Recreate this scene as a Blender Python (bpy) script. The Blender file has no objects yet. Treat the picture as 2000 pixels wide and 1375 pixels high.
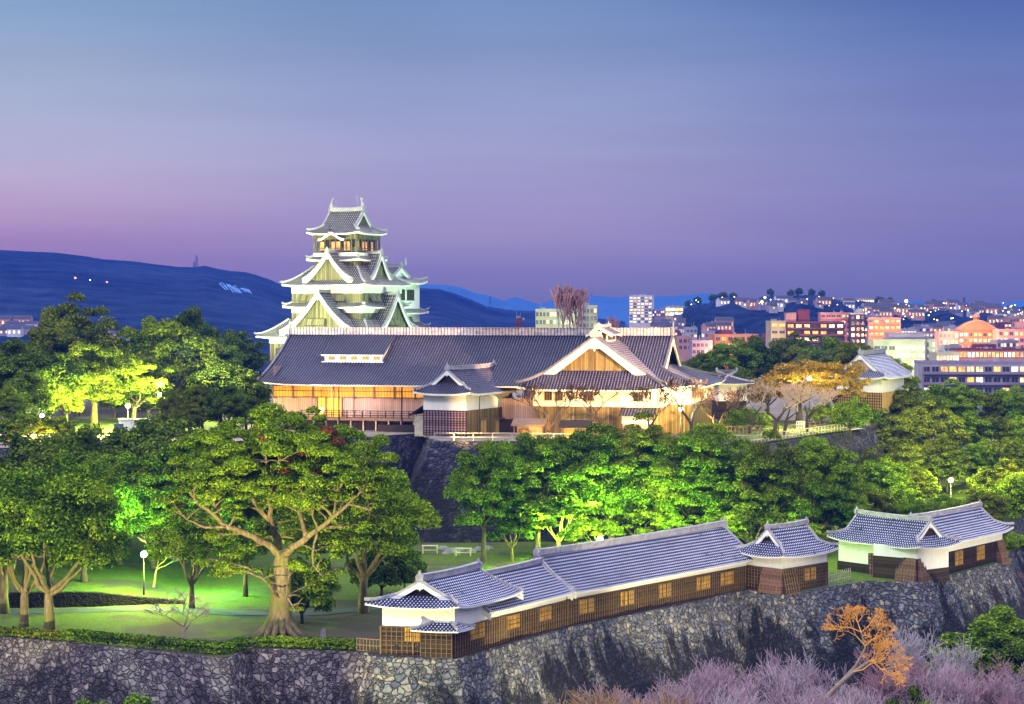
import bpy, math, random
import numpy as np
from mathutils import Vector
R = math.radians
SC = bpy.context.scene
COL = SC.collection

# ------------------------------------------------------------------ camera, sky, sun, exposure
FPX, CX, HY, CAMZ = 3800.0, 1000.0, 605.0, 33.0
cam = bpy.data.cameras.new('camera')
cam.sensor_width = 36.0
cam.lens = 36.0 * FPX / 2000.0
cam.shift_y = -(687.5 - HY) / 2000.0
cam.clip_start = 1.0
cam.clip_end = 60000.0
camo = bpy.data.objects.new('camera', cam)
camo.location = (0, 0, CAMZ)
camo.rotation_euler = (R(90), 0, 0)
COL.objects.link(camo)
SC.camera = camo

SC.view_settings.view_transform = 'Standard'
SC.view_settings.look = 'None'
SC.view_settings.exposure = 0.0
SC.view_settings.gamma = 1.0
SC.render.engine = 'CYCLES'
SC.cycles.use_denoising = True
SC.cycles.max_bounces = 4
SC.cycles.diffuse_bounces = 2
SC.cycles.glossy_bounces = 1
SC.cycles.transmission_bounces = 2
SC.cycles.transparent_max_bounces = 4
SC.cycles.volume_bounces = 0
SC.cycles.sample_clamp_indirect = 4.0
SC.cycles.caustics_reflective = False
SC.cycles.caustics_refractive = False


def lin(c):
    return tuple(((x / 255.0) / 12.92 if x <= 10.3 else (((x / 255.0) + 0.055) / 1.055) ** 2.4) for x in c)


class NT:
    """small node-tree writer"""
    def __init__(s, nt):
        s.nt = nt

    def n(s, typ, props=None, **inp):
        nd = s.nt.nodes.new('ShaderNode' + typ)
        for k, v in (props or {}).items():
            setattr(nd, k, v)
        for k, v in inp.items():
            k = k.replace('_', ' ') if k.replace('_', ' ') in nd.inputs else k
            s.put(nd.inputs[k] if not k.startswith('i') or not k[1:].isdigit() else nd.inputs[int(k[1:])], v)
        return nd

    def put(s, sock, v):
        if isinstance(v, bpy.types.NodeSocket):
            s.nt.links.new(v, sock)
        elif isinstance(v, bpy.types.Node):
            s.nt.links.new(v.outputs[0], sock)
        else:
            if sock.type == 'RGBA' and len(v) == 3:
                v = (*v, 1.0)
            sock.default_value = v

    def math(s, op, a, b=0.0, c=0.0):
        return s.n('Math', {'operation': op}, i0=a, i1=b, i2=c).outputs[0]

    def ramp(s, fac, stops, interp='LINEAR'):
        nd = s.n('ValToRGB', None, i0=fac)
        cr = nd.color_ramp
        cr.interpolation = interp
        while len(cr.elements) < len(stops):
            cr.elements.new(0.5)
        for e, (p, c) in zip(cr.elements, stops):
            e.position = p
            if not hasattr(c, '__len__'):
                c = (c, c, c)
            e.color = (*c[:3], 1.0)
        return nd.outputs[0]

    def mix(s, fac, a, b, blend='MIX'):
        nd = s.n('MixRGB', {'blend_type': blend}, i0=fac, i1=a, i2=b)
        return nd.outputs[0]


# dusk sky: elevation ramps for the sunset side and the night side, joined across the azimuth
W = bpy.data.worlds.new('World')
SC.world = W
W.use_nodes = True
wn = NT(W.node_tree)
for x in list(W.node_tree.nodes):
    W.node_tree.nodes.remove(x)
tc = wn.n('TexCoord')
sep = wn.n('SeparateXYZ', None, i0=tc.outputs['Generated'])
el = wn.math('MULTIPLY', sep.outputs[2], 1.0)
# the haze box (last in this script) dims and tints the lowest sky; the ramps allow for that air
HZ_D, HZ_TOP, HZ_END, HZ_J = 0.00012, 130.0, 3560.0, (0.03, 0.10, 0.62)


def e_(y):
    return (HY - y) / FPX / math.sqrt(1 + ((HY - y) / FPX) ** 2)


def skyramp(pts, zen):
    ys = [p[0] for p in pts][::-1]
    out = []
    for y in (604, 585, 560, 530, 500, 470, 440, 400, 350, 300, 240, 170, 90, 0):
        c = lin([float(np.interp(y, ys, [p[1][k] for p in pts][::-1])) for k in range(3)])
        e = e_(y)
        T = math.exp(-HZ_D * min(HZ_END, (HZ_TOP - CAMZ) / max(e, 1e-4)))
        c = tuple(v * k for v, k in zip(c, (1.0, 1.02, 0.93)))
        g_ = 0.25 * c[0] + 0.6 * c[1] + 0.15 * c[2]
        c = tuple((0.87 * v + 0.13 * g_) * 1.03 for v in c)
        out.append((e, [max(0.004, (v - (1 - T) * j) / T) for v, j in zip(c, HZ_J)]))
    out[0] = (0.0, out[0][1])
    out.append((0.30, lin(zen)))
    return wn.ramp(el, out)


left = skyramp([(604, (132, 104, 172)), (490, (152, 119, 184)), (430, (178, 145, 198)), (350, (182, 164, 208)), (300, (174, 170, 214)), (150, (160, 176, 218)), (0, (122, 155, 205))], (92, 116, 196))
midd = skyramp([(604, (106, 104, 172)), (560, (116, 112, 178)), (530, (127, 116, 182)), (490, (144, 130, 188)), (430, (150, 136, 194)), (380, (156, 146, 202)), (300, (156, 155, 207)), (200, (146, 156, 210)), (100, (128, 150, 206)), (0, (112, 141, 201))], (92, 116, 196))
rght = skyramp([(604, (98, 100, 168)), (580, (104, 104, 172)), (530, (112, 108, 176)), (440, (124, 118, 186)), (350, (124, 126, 194)), (250, (116, 124, 194)), (120, (96, 118, 190)), (0, (76, 104, 184))], (86, 110, 190))
ax = sep.outputs[0]
fl = wn.n('MapRange', {'interpolation_type': 'SMOOTHSTEP'}, i0=ax, i1=-0.27, i2=-0.03, i3=0.0, i4=1.0).outputs[0]
fr = wn.n('MapRange', {'interpolation_type': 'SMOOTHSTEP'}, i0=ax, i1=-0.02, i2=0.27, i3=0.0, i4=1.0).outputs[0]
sk = wn.mix(fr, wn.mix(fl, left, midd), rght)
# thin uneven cloud veil
mp = wn.n('Mapping', None, i0=tc.outputs['Generated'], i3=(2.0, 2.0, 22.0))
nz = wn.n('TexNoise', None, Vector=mp, Scale=1.6, Detail=4.0, Roughness=0.55)
veil = wn.ramp(nz.outputs[0], [(0.30, 0.925), (0.70, 1.055)])
sk = wn.mix(1.0, sk, veil, 'MULTIPLY')
# the dome overhead is brighter than the band near the horizon
zen = wn.n('MapRange', {'interpolation_type': 'SMOOTHSTEP'}, i0=el, i1=0.17, i2=0.5, i3=0.0, i4=1.0).outputs[0]
sk = wn.mix(zen, sk, (0.80, 0.80, 1.0))
stg = wn.math('MULTIPLY_ADD', zen, 1.15, 1.0)
bg = wn.n('Background', None, Color=sk, Strength=stg)
wn.put(wn.n('OutputWorld').inputs[0], bg)

sun = bpy.data.lights.new('afterglow', 'SUN')
sun.energy = 1.45
sun.angle = R(14)
sun.color = (1.0, 0.95, 0.84)
suno = bpy.data.objects.new('afterglow', sun)
suno.rotation_euler = (R(48), R(0), R(-35))
COL.objects.link(suno)


def lamp(name, loc, power, color, radius=0.25, spot=None, target=None, blend=0.6):
    l = bpy.data.lights.new(name, 'SPOT' if spot else 'POINT')
    l.energy = power
    l.color = color
    l.shadow_soft_size = radius
    o = bpy.data.objects.new(name, l)
    o.location = loc
    if spot:
        l.spot_size = R(spot)
        l.spot_blend = blend
        o.rotation_euler = (Vector(target) - Vector(loc)).to_track_quat('-Z', 'Y').to_euler()
    COL.objects.link(o)
    return o


# ------------------------------------------------------------------ pixel helpers: where a thing stands in the place
def P(px, py, d):
    return np.array([(px - CX) / FPX * d, d, CAMZ - (py - HY) / FPX * d])


def G(px, py, z=0.0):
    d = (CAMZ - z) * FPX / (py - HY)
    return np.array([(px - CX) / FPX * d, d, z])


def X(px, d):
    return (px - CX) / FPX * d


def Z(py, d):
    return CAMZ - (py - HY) / FPX * d


# ------------------------------------------------------------------ mesh building
class Fr:
    """a local frame: origin, e1 (along), e2 (inwards)"""
    def __init__(s, o, ang=0.0, e1=None, e2=None):
        s.o = np.array(o, float)
        s.e1 = np.array([math.cos(ang), math.sin(ang), 0.0]) if e1 is None else np.array([*e1, 0.0])
        s.e2 = np.array([-s.e1[1], s.e1[0], 0.0]) if e2 is None else np.array([*e2, 0.0])

    def __call__(s, u, v, z):
        return s.o + s.e1 * u + s.e2 * v + np.array([0, 0, z])

    def at(s, u, v, z=0.0):
        f = Fr(s(u, v, z))
        f.e1, f.e2 = s.e1, s.e2
        return f

    def turn(s, k):
        """quarter turns about the vertical"""
        f = Fr(s.o)
        a, b = s.e1, s.e2
        for _ in range(k % 4):
            a, b = b, -a
        f.e1, f.e2 = a, b
        return f


WORLD = Fr((0, 0, 0))


class MB:
    def __init__(s):
        s.v, s.f, s.m, s.uv = [], [], [], []

    def face(s, pts, m=0, uv=None):
        i = len(s.v)
        s.v.extend([tuple(p) for p in pts])
        s.f.append(tuple(range(i, i + len(pts))))
        s.m.append(m)
        s.uv.append(uv or [(0.0, 0.0)] * len(pts))

    def quad(s, a, b, c, d, m=0, uv=None):
        """uv=None: metres along a-b and a-d"""
        if uv is None:
            w = float(np.linalg.norm(np.subtract(b, a)))
            h = float(np.linalg.norm(np.subtract(d, a)))
            uv = [(0, 0), (w, 0), (w, h), (0, h)]
        s.face([a, b, c, d], m, uv)

    def box(s, F, u0, u1, v0, v1, z0, z1, m=0, top=True, bottom=True):
        p = [[[F(u, v, z) for z in (z0, z1)] for v in (v0, v1)] for u in (u0, u1)]
        q = s.quad
        q(p[0][0][0], p[1][0][0], p[1][0][1], p[0][0][1], m)
        q(p[1][0][0], p[1][1][0], p[1][1][1], p[1][0][1], m)
        q(p[1][1][0], p[0][1][0], p[0][1][1], p[1][1][1], m)
        q(p[0][1][0], p[0][0][0], p[0][0][1], p[0][1][1], m)
        if top:
            q(p[0][0][1], p[1][0][1], p[1][1][1], p[0][1][1], m)
        if bottom:
            q(p[0][1][0], p[1][1][0], p[1][0][0], p[0][0][0], m)

    def beam(s, a, b, w, h, m=0, up=(0, 0, 1)):
        """a bar from a to b, w wide and h high about its middle line"""
        a, b = np.array(a, float), np.array(b, float)
        t = b - a
        L = np.linalg.norm(t)
        if L < 1e-6:
            return
        t /= L
        sd = np.cross(t, up)
        if np.linalg.norm(sd) < 1e-4:
            sd = np.array([1.0, 0, 0])
        sd = sd / np.linalg.norm(sd)
        n = np.cross(sd, t)
        F = Fr(a)
        F.e1, F.e2 = t, sd
        G_ = lambda u, v, z: a + t * u + sd * v + n * z
        class Q:
            def __call__(self, u, v, z):
                return G_(u, v, z)
        s.box(Q(), 0, L, -w / 2, w / 2, -h / 2, h / 2, m)

    def tube(s, pts, rad, n=6, m=0, cap=True):
        pts = [np.array(p, float) for p in pts]
        base = len(s.v)
        pu = None
        for i, p in enumerate(pts):
            t = pts[min(i + 1, len(pts) - 1)] - pts[max(i - 1, 0)]
            t = t / (np.linalg.norm(t) + 1e-9)
            if pu is None:
                r = np.array([1.0, 0, 0]) if abs(t[0]) < 0.8 else np.array([0, 1.0, 0])
            else:
                r = pu
            a = r - t * np.dot(r, t)
            a /= (np.linalg.norm(a) + 1e-9)
            pu = a
            b = np.cross(t, a)
            rr = rad[i] if hasattr(rad, '__len__') else rad
            for k in range(n):
                an = 2 * math.pi * k / n
                s.v.append(tuple(p + (a * math.cos(an) + b * math.sin(an)) * rr))
        for i in range(len(pts) - 1):
            for k in range(n):
                k2 = (k + 1) % n
                s.f.append((base + i * n + k, base + i * n + k2, base + (i + 1) * n + k2, base + (i + 1) * n + k))
                s.m.append(m)
                s.uv.append([(k / n * 2, i), ((k + 1) / n * 2, i), ((k + 1) / n * 2, i + 1), (k / n * 2, i + 1)])
        if cap:
            for i, rev in ((0, True), (len(pts) - 1, False)):
                ids = [base + i * n + k for k in range(n)]
                s.f.append(tuple(reversed(ids) if rev else ids))
                s.m.append(m)
                s.uv.append([(0, 0)] * n)

    def grid(s, pts, uvs, m=0, keep=None):
        """pts: rows x cols of points"""
        nr, nc = len(pts), len(pts[0])
        base = len(s.v)
        for r in pts:
            s.v.extend([tuple(p) for p in r])
        for i in range(nr - 1):
            for j in range(nc - 1):
                if keep and not keep(i, j):
                    continue
                s.f.append((base + i * nc + j, base + i * nc + j + 1, base + (i + 1) * nc + j + 1, base + (i + 1) * nc + j))
                s.m.append(m)
                s.uv.append([uvs[i][j], uvs[i][j + 1], uvs[i + 1][j + 1], uvs[i + 1][j]])

    def lathe(s, c, prof, n=12, m=0):
        pts = [[np.array(c) + np.array([r * math.cos(2 * math.pi * k / n), r * math.sin(2 * math.pi * k / n), z]) for k in range(n + 1)] for r, z in prof]
        s.grid(pts, [[(k, i) for k in range(n + 1)] for i in range(len(prof))], m)

    def prism(s, poly, F, v0, v1, m=0):
        """poly: (u,z) outline in the frame's front plane, pushed from v0 to v1"""
        a = [F(u, v0, z) for u, z in poly]
        b = [F(u, v1, z) for u, z in poly]
        uv = [(u, z) for u, z in poly]
        s.face(a, m, uv)
        s.face(list(reversed(b)), m, list(reversed(uv)))
        k = len(poly)
        for i in range(k):
            j = (i + 1) % k
            s.quad(a[j], a[i], b[i], b[j], m)

    def build(s, name, mats, parent=None, smooth=False, loc=None):
        org = world_loc(parent) if parent is not None else np.array(loc if loc is not None else (0, 0, 0), float)
        me = bpy.data.meshes.new(name)
        v = np.array(s.v, float) - org if s.v else np.zeros((0, 3))
        me.from_pydata(v.tolist(), [], s.f)
        mats = mats if isinstance(mats, (list, tuple)) else [mats]
        for x in mats:
            me.materials.append(x)
        if s.f:
            me.polygons.foreach_set('material_index', s.m)
            ul = me.uv_layers.new(name='UVMap')
            flat = [c for fu in s.uv for p in fu for c in p]
            ul.data.foreach_set('uv', flat)
            if smooth:
                me.polygons.foreach_set('use_smooth', [True] * len(s.f))
        me.update()
        o = bpy.data.objects.new(name, me)
        COL.objects.link(o)
        if parent is not None:
            o.parent = parent
        else:
            o.location = org
        return o


def world_loc(o):
    p = np.zeros(3)
    while o is not None:
        p += np.array(o.location)
        o = o.parent
    return p


def tag(o, label, cat, group=None):
    o['label'] = label
    o['category'] = cat
    if group:
        o['group'] = group
    return o


def thing(name, label, cat, loc, group=None):
    o = bpy.data.objects.new(name, None)
    o.empty_display_size = 0.5
    o.location = tuple(loc)
    COL.objects.link(o)
    return tag(o, label, cat, group)


def struct(o, kind='structure'):
    o['kind'] = kind
    return o


# ------------------------------------------------------------------ materials
def newmat(name):
    m = bpy.data.materials.new(name)
    m.use_nodes = True
    t = NT(m.node_tree)
    b = m.node_tree.nodes['Principled BSDF']
    b.inputs['Roughness'].default_value = 0.8
    b.inputs['Specular IOR Level'].default_value = 0.25
    return m, t, b


def plain(name, col, rough=0.8, var=0.18, scale=0.6, bump=0.0, spec=0.25):
    m, t, b = newmat(name)
    g = t.n('NewGeometry')
    nz = t.n('TexNoise', None, Vector=g.outputs['Position'], Scale=scale, Detail=6.0, Roughness=0.65)
    f = t.ramp(nz.outputs[0], [(0.3, 1 - var), (0.7, 1 + var)])
    t.put(b.inputs['Base Color'], t.mix(1.0, (*col, 1), f, 'MULTIPLY'))
    b.inputs['Roughness'].default_value = rough
    b.inputs['Specular IOR Level'].default_value = spec
    if bump:
        n2 = t.n('TexNoise', None, Vector=g.outputs['Position'], Scale=scale * 8, Detail=5.0)
        t.put(b.inputs['Normal'], t.n('Bump', None, Strength=bump, Distance=0.1, Height=n2.outputs[0]).outputs[0])
    return m


def emit(name, col, strength, var=0.0, scale=0.5):
    m, t, b = newmat(name)
    b.inputs['Base Color'].default_value = (*[min(1, c * 0.6) for c in col], 1)
    c = (*col, 1)
    if var:
        g = t.n('NewGeometry')
        nz = t.n('TexNoise', None, Vector=g.outputs['Position'], Scale=scale, Detail=3.0)
        c = t.mix(1.0, c, t.ramp(nz.outputs[0], [(0.35, 1 - var), (0.65, 1 + var)]), 'MULTIPLY')
    t.put(b.inputs['Emission Color'], c)
    b.inputs['Emission Strength'].default_value = strength
    return m


def uvsep(t):
    uv = t.n('UVMap')
    s = t.n('SeparateXYZ', None, i0=uv.outputs[0])
    return uv.outputs[0], s.outputs[0], s.outputs[1]


def tilemat(name, base, rib, dash, dashw=0.32, rough=0.55, moss=0.0):
    """UV: x counts ribs, y counts tile courses. Ribs lighter, plaster joints as dashes on them."""
    m, t, b = newmat(name)
    uv, u, v = uvsep(t)
    fu = t.math('FRACT', u)
    du = t.math('ABSOLUTE', t.math('SUBTRACT', fu, 0.5))          # 0 on the rib crown
    onrib = t.n('MapRange', {'interpolation_type': 'SMOOTHSTEP'}, i0=du, i1=0.14, i2=0.24, i3=1.0, i4=0.0).outputs[0]
    fv = t.math('FRACT', v)
    jo = t.math('LESS_THAN', fv, dashw)
    cell = t.n('Combine' + 'XYZ', None, i0=t.math('FLOOR', u), i1=t.math('FLOOR', v))
    wn_ = t.n('TexWhiteNoise', {'noise_dimensions': '2D'}, Vector=cell)
    g = t.n('NewGeometry')
    nz = t.n('TexNoise', None, Vector=g.outputs['Position'], Scale=0.35, Detail=6.0, Roughness=0.7)
    wear = t.ramp(nz.outputs[0], [(0.30, 0.78), (0.70, 1.22)])
    c0 = t.mix(onrib, base, rib)
    c0 = t.mix(1.0, c0, t.ramp(wn_.outputs[0], [(0, 0.65), (1, 1.3)]), 'MULTIPLY')
    isd = t.math('MULTIPLY', t.math('MULTIPLY', jo, onrib), t.ramp(t.math('ADD', t.math('MULTIPLY', wn_.outputs[0], 0.45), nz.outputs[0]), [(0.34, 0.0), (0.47, 1.0)]))
    c1 = t.mix(isd, c0, dash)
    c1 = t.mix(1.0, c1, wear, 'MULTIPLY')
    if moss:
        n3 = t.n('TexNoise', None, Vector=g.outputs['Position'], Scale=0.12, Detail=5.0)
        c1 = t.mix(t.ramp(n3.outputs[0], [(0.5, 0.0), (0.72, moss)]), c1, (0.09, 0.10, 0.05))
    t.put(b.inputs['Base Color'], c1)
    b.inputs['Roughness'].default_value = rough
    hgt = t.math('ADD', fv, t.math('MULTIPLY', wn_.outputs[0], 0.4))
    t.put(b.inputs['Normal'], t.n('Bump', None, Strength=0.5, Distance=0.06, Height=hgt).outputs[0])
    return m


def stonemat(name, cols, size=0.9, stain_shade=0.5, streak=(2.2, 0.25), dark=(0.012, 0.012, 0.02), bump=1.0, pale=0.25):
    """dry-stone wall, UV in metres (x along, y up). Stones of many greys, dark joints, weather stains, a foot darkened by stain and painted shade."""
    m, t, b = newmat(name)
    uv, u, v = uvsep(t)
    warp = t.n('TexNoise', None, Vector=uv, Scale=0.9, Detail=4.0)
    uvw = t.n('VectorMath', {'operation': 'MULTIPLY_ADD'}, i0=warp.outputs[1], i1=(0.9, 0.9, 0), i2=uv)
    sc = t.n('VectorMath', {'operation': 'MULTIPLY'}, i0=uvw, i1=(1.0, 1.25, 1))
    vo = t.n('TexVoronoi', {'voronoi_dimensions': '2D', 'feature': 'F1'}, Vector=sc, Scale=1.0 / size, Randomness=1.0)
    ve = t.n('TexVoronoi', {'voronoi_dimensions': '2D', 'feature': 'DISTANCE_TO_EDGE'}, Vector=sc, Scale=1.0 / size, Randomness=1.0)
    wn_ = t.n('TexWhiteNoise', {'noise_dimensions': '3D'}, Vector=vo.outputs[1])
    # some big stones give way to clusters of small fillers
    v2 = t.n('TexVoronoi', {'voronoi_dimensions': '2D', 'feature': 'F1'}, Vector=sc, Scale=2.3 / size, Randomness=1.0)
    e2 = t.n('TexVoronoi', {'voronoi_dimensions': '2D', 'feature': 'DISTANCE_TO_EDGE'}, Vector=sc, Scale=2.3 / size, Randomness=1.0)
    w2 = t.n('TexWhiteNoise', {'noise_dimensions': '3D'}, Vector=v2.outputs[1])
    mskn = t.n('SeparateColor', None, i0=wn_.outputs[1])
    msk = t.math('GREATER_THAN', mskn.outputs[1], 0.60)
    rnd_ = t.math('ADD', t.math('MULTIPLY', wn_.outputs[0], t.math('SUBTRACT', 1.0, msk)), t.math('MULTIPLY', w2.outputs[0], msk))
    edge = t.math('ADD', t.math('MULTIPLY', ve.outputs[0], t.math('SUBTRACT', 1.0, msk)), t.math('MULTIPLY', t.math('MINIMUM', ve.outputs[0], t.math('MULTIPLY', e2.outputs[0], 0.75)), msk))
    col = t.ramp(rnd_, [(i / (len(cols) - 1), c) for i, c in enumerate(cols)])
    g = t.n('NewGeometry')
    fine = t.n('TexNoise', None, Vector=g.outputs['Position'], Scale=3.5, Detail=6.0, Roughness=0.7)
    col = t.mix(1.0, col, t.ramp(fine.outputs[0], [(0.3, 0.6), (0.7, 1.4)]), 'MULTIPLY')
    # weather: dark runs down the face and pale lichen patches
    smap = t.n('VectorMath', {'operation': 'MULTIPLY'}, i0=uv, i1=(streak[0] * 0.3, streak[1] * 0.3, 1))
    sn = t.n('TexNoise', None, Vector=smap, Scale=1.0, Detail=7.0, Roughness=0.65, Distortion=0.4)
    foot = t.n('MapRange', None, i0=v, i1=6.0, i2=12.6, i3=0.26, i4=-0.08).outputs[0]  # darker towards the foot: part damp stain, part floodlight falloff painted in
    col = t.mix(t.ramp(t.math('ADD', sn.outputs[0], foot), [(0.50, 0.0), (0.585, stain_shade)]), col, dark)
    ln = t.n('TexNoise', None, Vector=g.outputs['Position'], Scale=0.22, Detail=7.0, Roughness=0.7)
    col = t.mix(t.ramp(ln.outputs[0], [(0.56, 0.0), (0.68, pale)]), col, (0.46, 0.45, 0.38))
    joint = t.ramp(t.math('ADD', edge, t.math('MULTIPLY', t.math('SUBTRACT', fine.outputs[0], 0.5), 0.10)), [(0.008, 0.0), (0.055, 1.0)])
    col = t.mix(joint, (0.006, 0.006, 0.008), col)
    t.put(b.inputs['Base Color'], col)
    b.inputs['Roughness'].default_value = 0.9
    h = t.math('ADD', t.ramp(edge, [(0.0, 0.0), (0.20, 1.0)]), t.math('MULTIPLY', rnd_, 0.9))
    h = t.math('ADD', h, t.math('MULTIPLY', fine.outputs[0], 0.5))
    t.put(b.inputs['Normal'], t.n('Bump', None, Strength=bump, Distance=0.25, Height=h).outputs[0])
    return m


def leafmat(name, c_dark, c_mid, c_light, trans=0.25, scale=0.22):
    m = bpy.data.materials.new(name)
    m.use_nodes = True
    t = NT(m.node_tree)
    for x in list(m.node_tree.nodes):
        m.node_tree.nodes.remove(x)
    g = t.n('NewGeometry')
    oi = t.n('ObjectInfo')
    nz = t.n('TexNoise', None, Vector=g.outputs['Position'], Scale=scale, Detail=5.0, Roughness=0.6)
    f = t.math('ADD', t.math('MULTIPLY', nz.outputs[0], 0.9), t.math('MULTIPLY', t.math('SUBTRACT', g.outputs['Random Per Island'], 0.5), 0.55))
    f = t.math('ADD', f, t.math('MULTIPLY', t.math('SUBTRACT', oi.outputs['Random'], 0.5), 0.16))
    c = t.ramp(f, [(0.22, c_dark), (0.45, c_mid), (0.72, c_light)])
    d = t.n('BsdfDiffuse', None, Color=c)
    tr = t.n('BsdfTranslucent', None, Color=c)
    gl = t.n('BsdfGlossy', None, Color=(0.5, 0.6, 0.3), Roughness=0.5)
    s1 = t.n('MixShader', None, i0=trans, i1=d, i2=tr)
    s2 = t.n('MixShader', None, i0=0.025, i1=s1, i2=gl)
    t.put(t.n('OutputMaterial').inputs[0], s2)
    return m


def boardmat(name, col, col2, bw=0.3, vertical=True, rough=0.8):
    """weathered boards in metres of UV"""
    m, t, b = newmat(name)
    uv, u, v = uvsep(t)
    a, c = (u, v) if vertical else (v, u)
    k = t.math('DIVIDE', a, bw)
    idx = t.math('FLOOR', k)
    fr_ = t.math('FRACT', k)
    wn_ = t.n('TexWhiteNoise', {'noise_dimensions': '1D'}, W=idx)
    vec = t.n('CombineXYZ', None, i0=t.math('MULTIPLY', a, 6.0), i1=t.math('MULTIPLY', c, 0.6), i2=idx)
    nz = t.n('TexNoise', None, Vector=vec, Scale=1.2, Detail=5.0, Roughness=0.7)
    f = t.math('ADD', t.math('MULTIPLY', wn_.outputs[0], 0.5), t.math('MULTIPLY', nz.outputs[0], 0.6))
    cc = t.mix(t.ramp(f, [(0.2, 0.0), (0.8, 1.0)]), col, col2)
    gap = t.ramp(t.math('ABSOLUTE', t.math('SUBTRACT', fr_, 0.5)), [(0.42, 1.0), (0.47, 0.25)])
    t.put(b.inputs['Base Color'], t.mix(1.0, cc, gap, 'MULTIPLY'))
    b.inputs['Roughness'].default_value = rough
    return m


def plastermat(name, col, dirt=0.25):
    m, t, b = newmat(name)
    g = t.n('NewGeometry')
    nz = t.n('TexNoise', None, Vector=g.outputs['Position'], Scale=0.35, Detail=7.0, Roughness=0.7)
    mp = t.n('Mapping', None, i0=g.outputs['Position'], i3=(1.5, 1.5, 0.12))
    st = t.n('TexNoise', None, Vector=mp, Scale=1.0, Detail=5.0, Roughness=0.7)
    f = t.math('ADD', t.math('MULTIPLY', nz.outputs[0], 0.5), t.math('MULTIPLY', st.outputs[0], 0.5))
    c = t.mix(t.ramp(f, [(0.35, dirt), (0.6, 0.0)]), col, tuple(x * y for x, y in zip(col, (0.45, 0.42, 0.36))))
    t.put(b.inputs['Base Color'], c)
    b.inputs['Roughness'].default_value = 0.85
    return m


M = {}
M['tile_near'] = tilemat('turret tiles', (0.008, 0.011, 0.040), (0.040, 0.050, 0.140), (0.66, 0.68, 0.88), 0.42)
M['tile_palace'] = tilemat('palace tiles', (0.003, 0.004, 0.018), (0.060, 0.060, 0.115), (0.17, 0.16, 0.22), 0.3)
M['tile_keep'] = tilemat('keep tiles', (0.02, 0.02, 0.022), (0.16, 0.16, 0.16), (0.5, 0.5, 0.46), 0.3)
M['ridge'] = plain('ridge tiles', (0.33, 0.32, 0.37), 0.7, 0.35, 1.6, 0.5)
M['ridge_dark'] = plain('dark ridge tiles', (0.12, 0.12, 0.15), 0.7, 0.35, 1.6, 0.5)
M['plaster'] = plastermat('white plaster', (0.80, 0.79, 0.76))
M['plaster_goldlit'] = plastermat('gold lit plaster', (0.80, 0.735, 0.61), 0.3)  # the floodlight's gold is mixed into this plaster colour
M['plaster_dirty'] = plastermat('stained plaster', (0.72, 0.70, 0.66), 0.6)
M['wood_dark'] = boardmat('dark boards', (0.012, 0.008, 0.006), (0.050, 0.030, 0.019), 0.42, False)
M['wood_red'] = boardmat('reddish boards', (0.09, 0.045, 0.04), (0.21, 0.11, 0.10), 0.42, False)
M['batten'] = plain('battens', (0.17, 0.11, 0.045), 0.8, 0.3, 2.0)
M['batten_dark'] = plain('dark battens', (0.02, 0.013, 0.018), 0.8, 0.3, 2.0)
M['wood_pink'] = boardmat('pale cedar boards', (0.38, 0.25, 0.21), (0.52, 0.35, 0.30), 0.35, True)
M['wood_keep'] = boardmat('keep boards', (0.055, 0.048, 0.026), (0.19, 0.17, 0.095), 0.55, True)
M['wood_olive'] = boardmat('slatted boards', (0.055, 0.038, 0.012), (0.25, 0.175, 0.065), 0.30, True)
M['wood_plain'] = plain('timber', (0.20, 0.13, 0.09), 0.8, 0.3, 1.5)
M['wood_black'] = plain('black timber', (0.025, 0.018, 0.018), 0.8, 0.3, 1.5)
M['wood_pale'] = plain('weathered pale timber', (0.42, 0.36, 0.32), 0.8, 0.25, 1.5)
M['shutter'] = boardmat('shutter boards', (0.42, 0.26, 0.07), (0.62, 0.40, 0.12), 0.16, True)
M['metal'] = plain('dark metal', (0.03, 0.035, 0.03), 0.5, 0.1, 1.0, 0, 0.5)
M['steel'] = plain('steel', (0.35, 0.36, 0.40), 0.5, 0.1, 1.0, 0, 0.5)
M['stone_front'] = stonemat('front wall stone', [(0.06, 0.05, 0.065), (0.15, 0.125, 0.15), (0.23, 0.20, 0.21), (0.10, 0.085, 0.115), (0.36, 0.31, 0.29)], 0.66, 0.75, (1.6, 0.7), pale=0.6)
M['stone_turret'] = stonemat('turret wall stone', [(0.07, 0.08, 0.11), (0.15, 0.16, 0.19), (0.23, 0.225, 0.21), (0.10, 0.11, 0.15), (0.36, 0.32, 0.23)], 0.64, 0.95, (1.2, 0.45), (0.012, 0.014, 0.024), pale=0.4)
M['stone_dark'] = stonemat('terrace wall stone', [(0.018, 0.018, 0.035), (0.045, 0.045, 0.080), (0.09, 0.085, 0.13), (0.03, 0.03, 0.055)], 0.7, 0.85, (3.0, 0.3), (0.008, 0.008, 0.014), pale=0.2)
def ridgepat():
    m, t, b = newmat('patterned ridge')
    g = t.n('NewGeometry')
    s = t.n('SeparateXYZ', None, i0=g.outputs['Position'])
    k = t.math('FRACT', t.math('DIVIDE', t.math('ADD', s.outputs[0], t.math('MULTIPLY', s.outputs[1], -0.2)), 0.55))
    nz = t.n('TexNoise', None, Vector=g.outputs['Position'], Scale=1.5, Detail=4.0)
    c = t.mix(t.ramp(k, [(0.30, 0.0), (0.38, 1.0)]), (0.16, 0.14, 0.18), (0.44, 0.39, 0.43))
    t.put(b.inputs['Base Color'], t.mix(1.0, c, t.ramp(nz.outputs[0], [(0.3, 0.6), (0.7, 1.3)]), 'MULTIPLY'))
    return m


M['ridge_pattern'] = ridgepat()
M['rock'] = plain('rock', (0.20, 0.19, 0.22), 0.9, 0.4, 1.0, 0.6)

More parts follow.
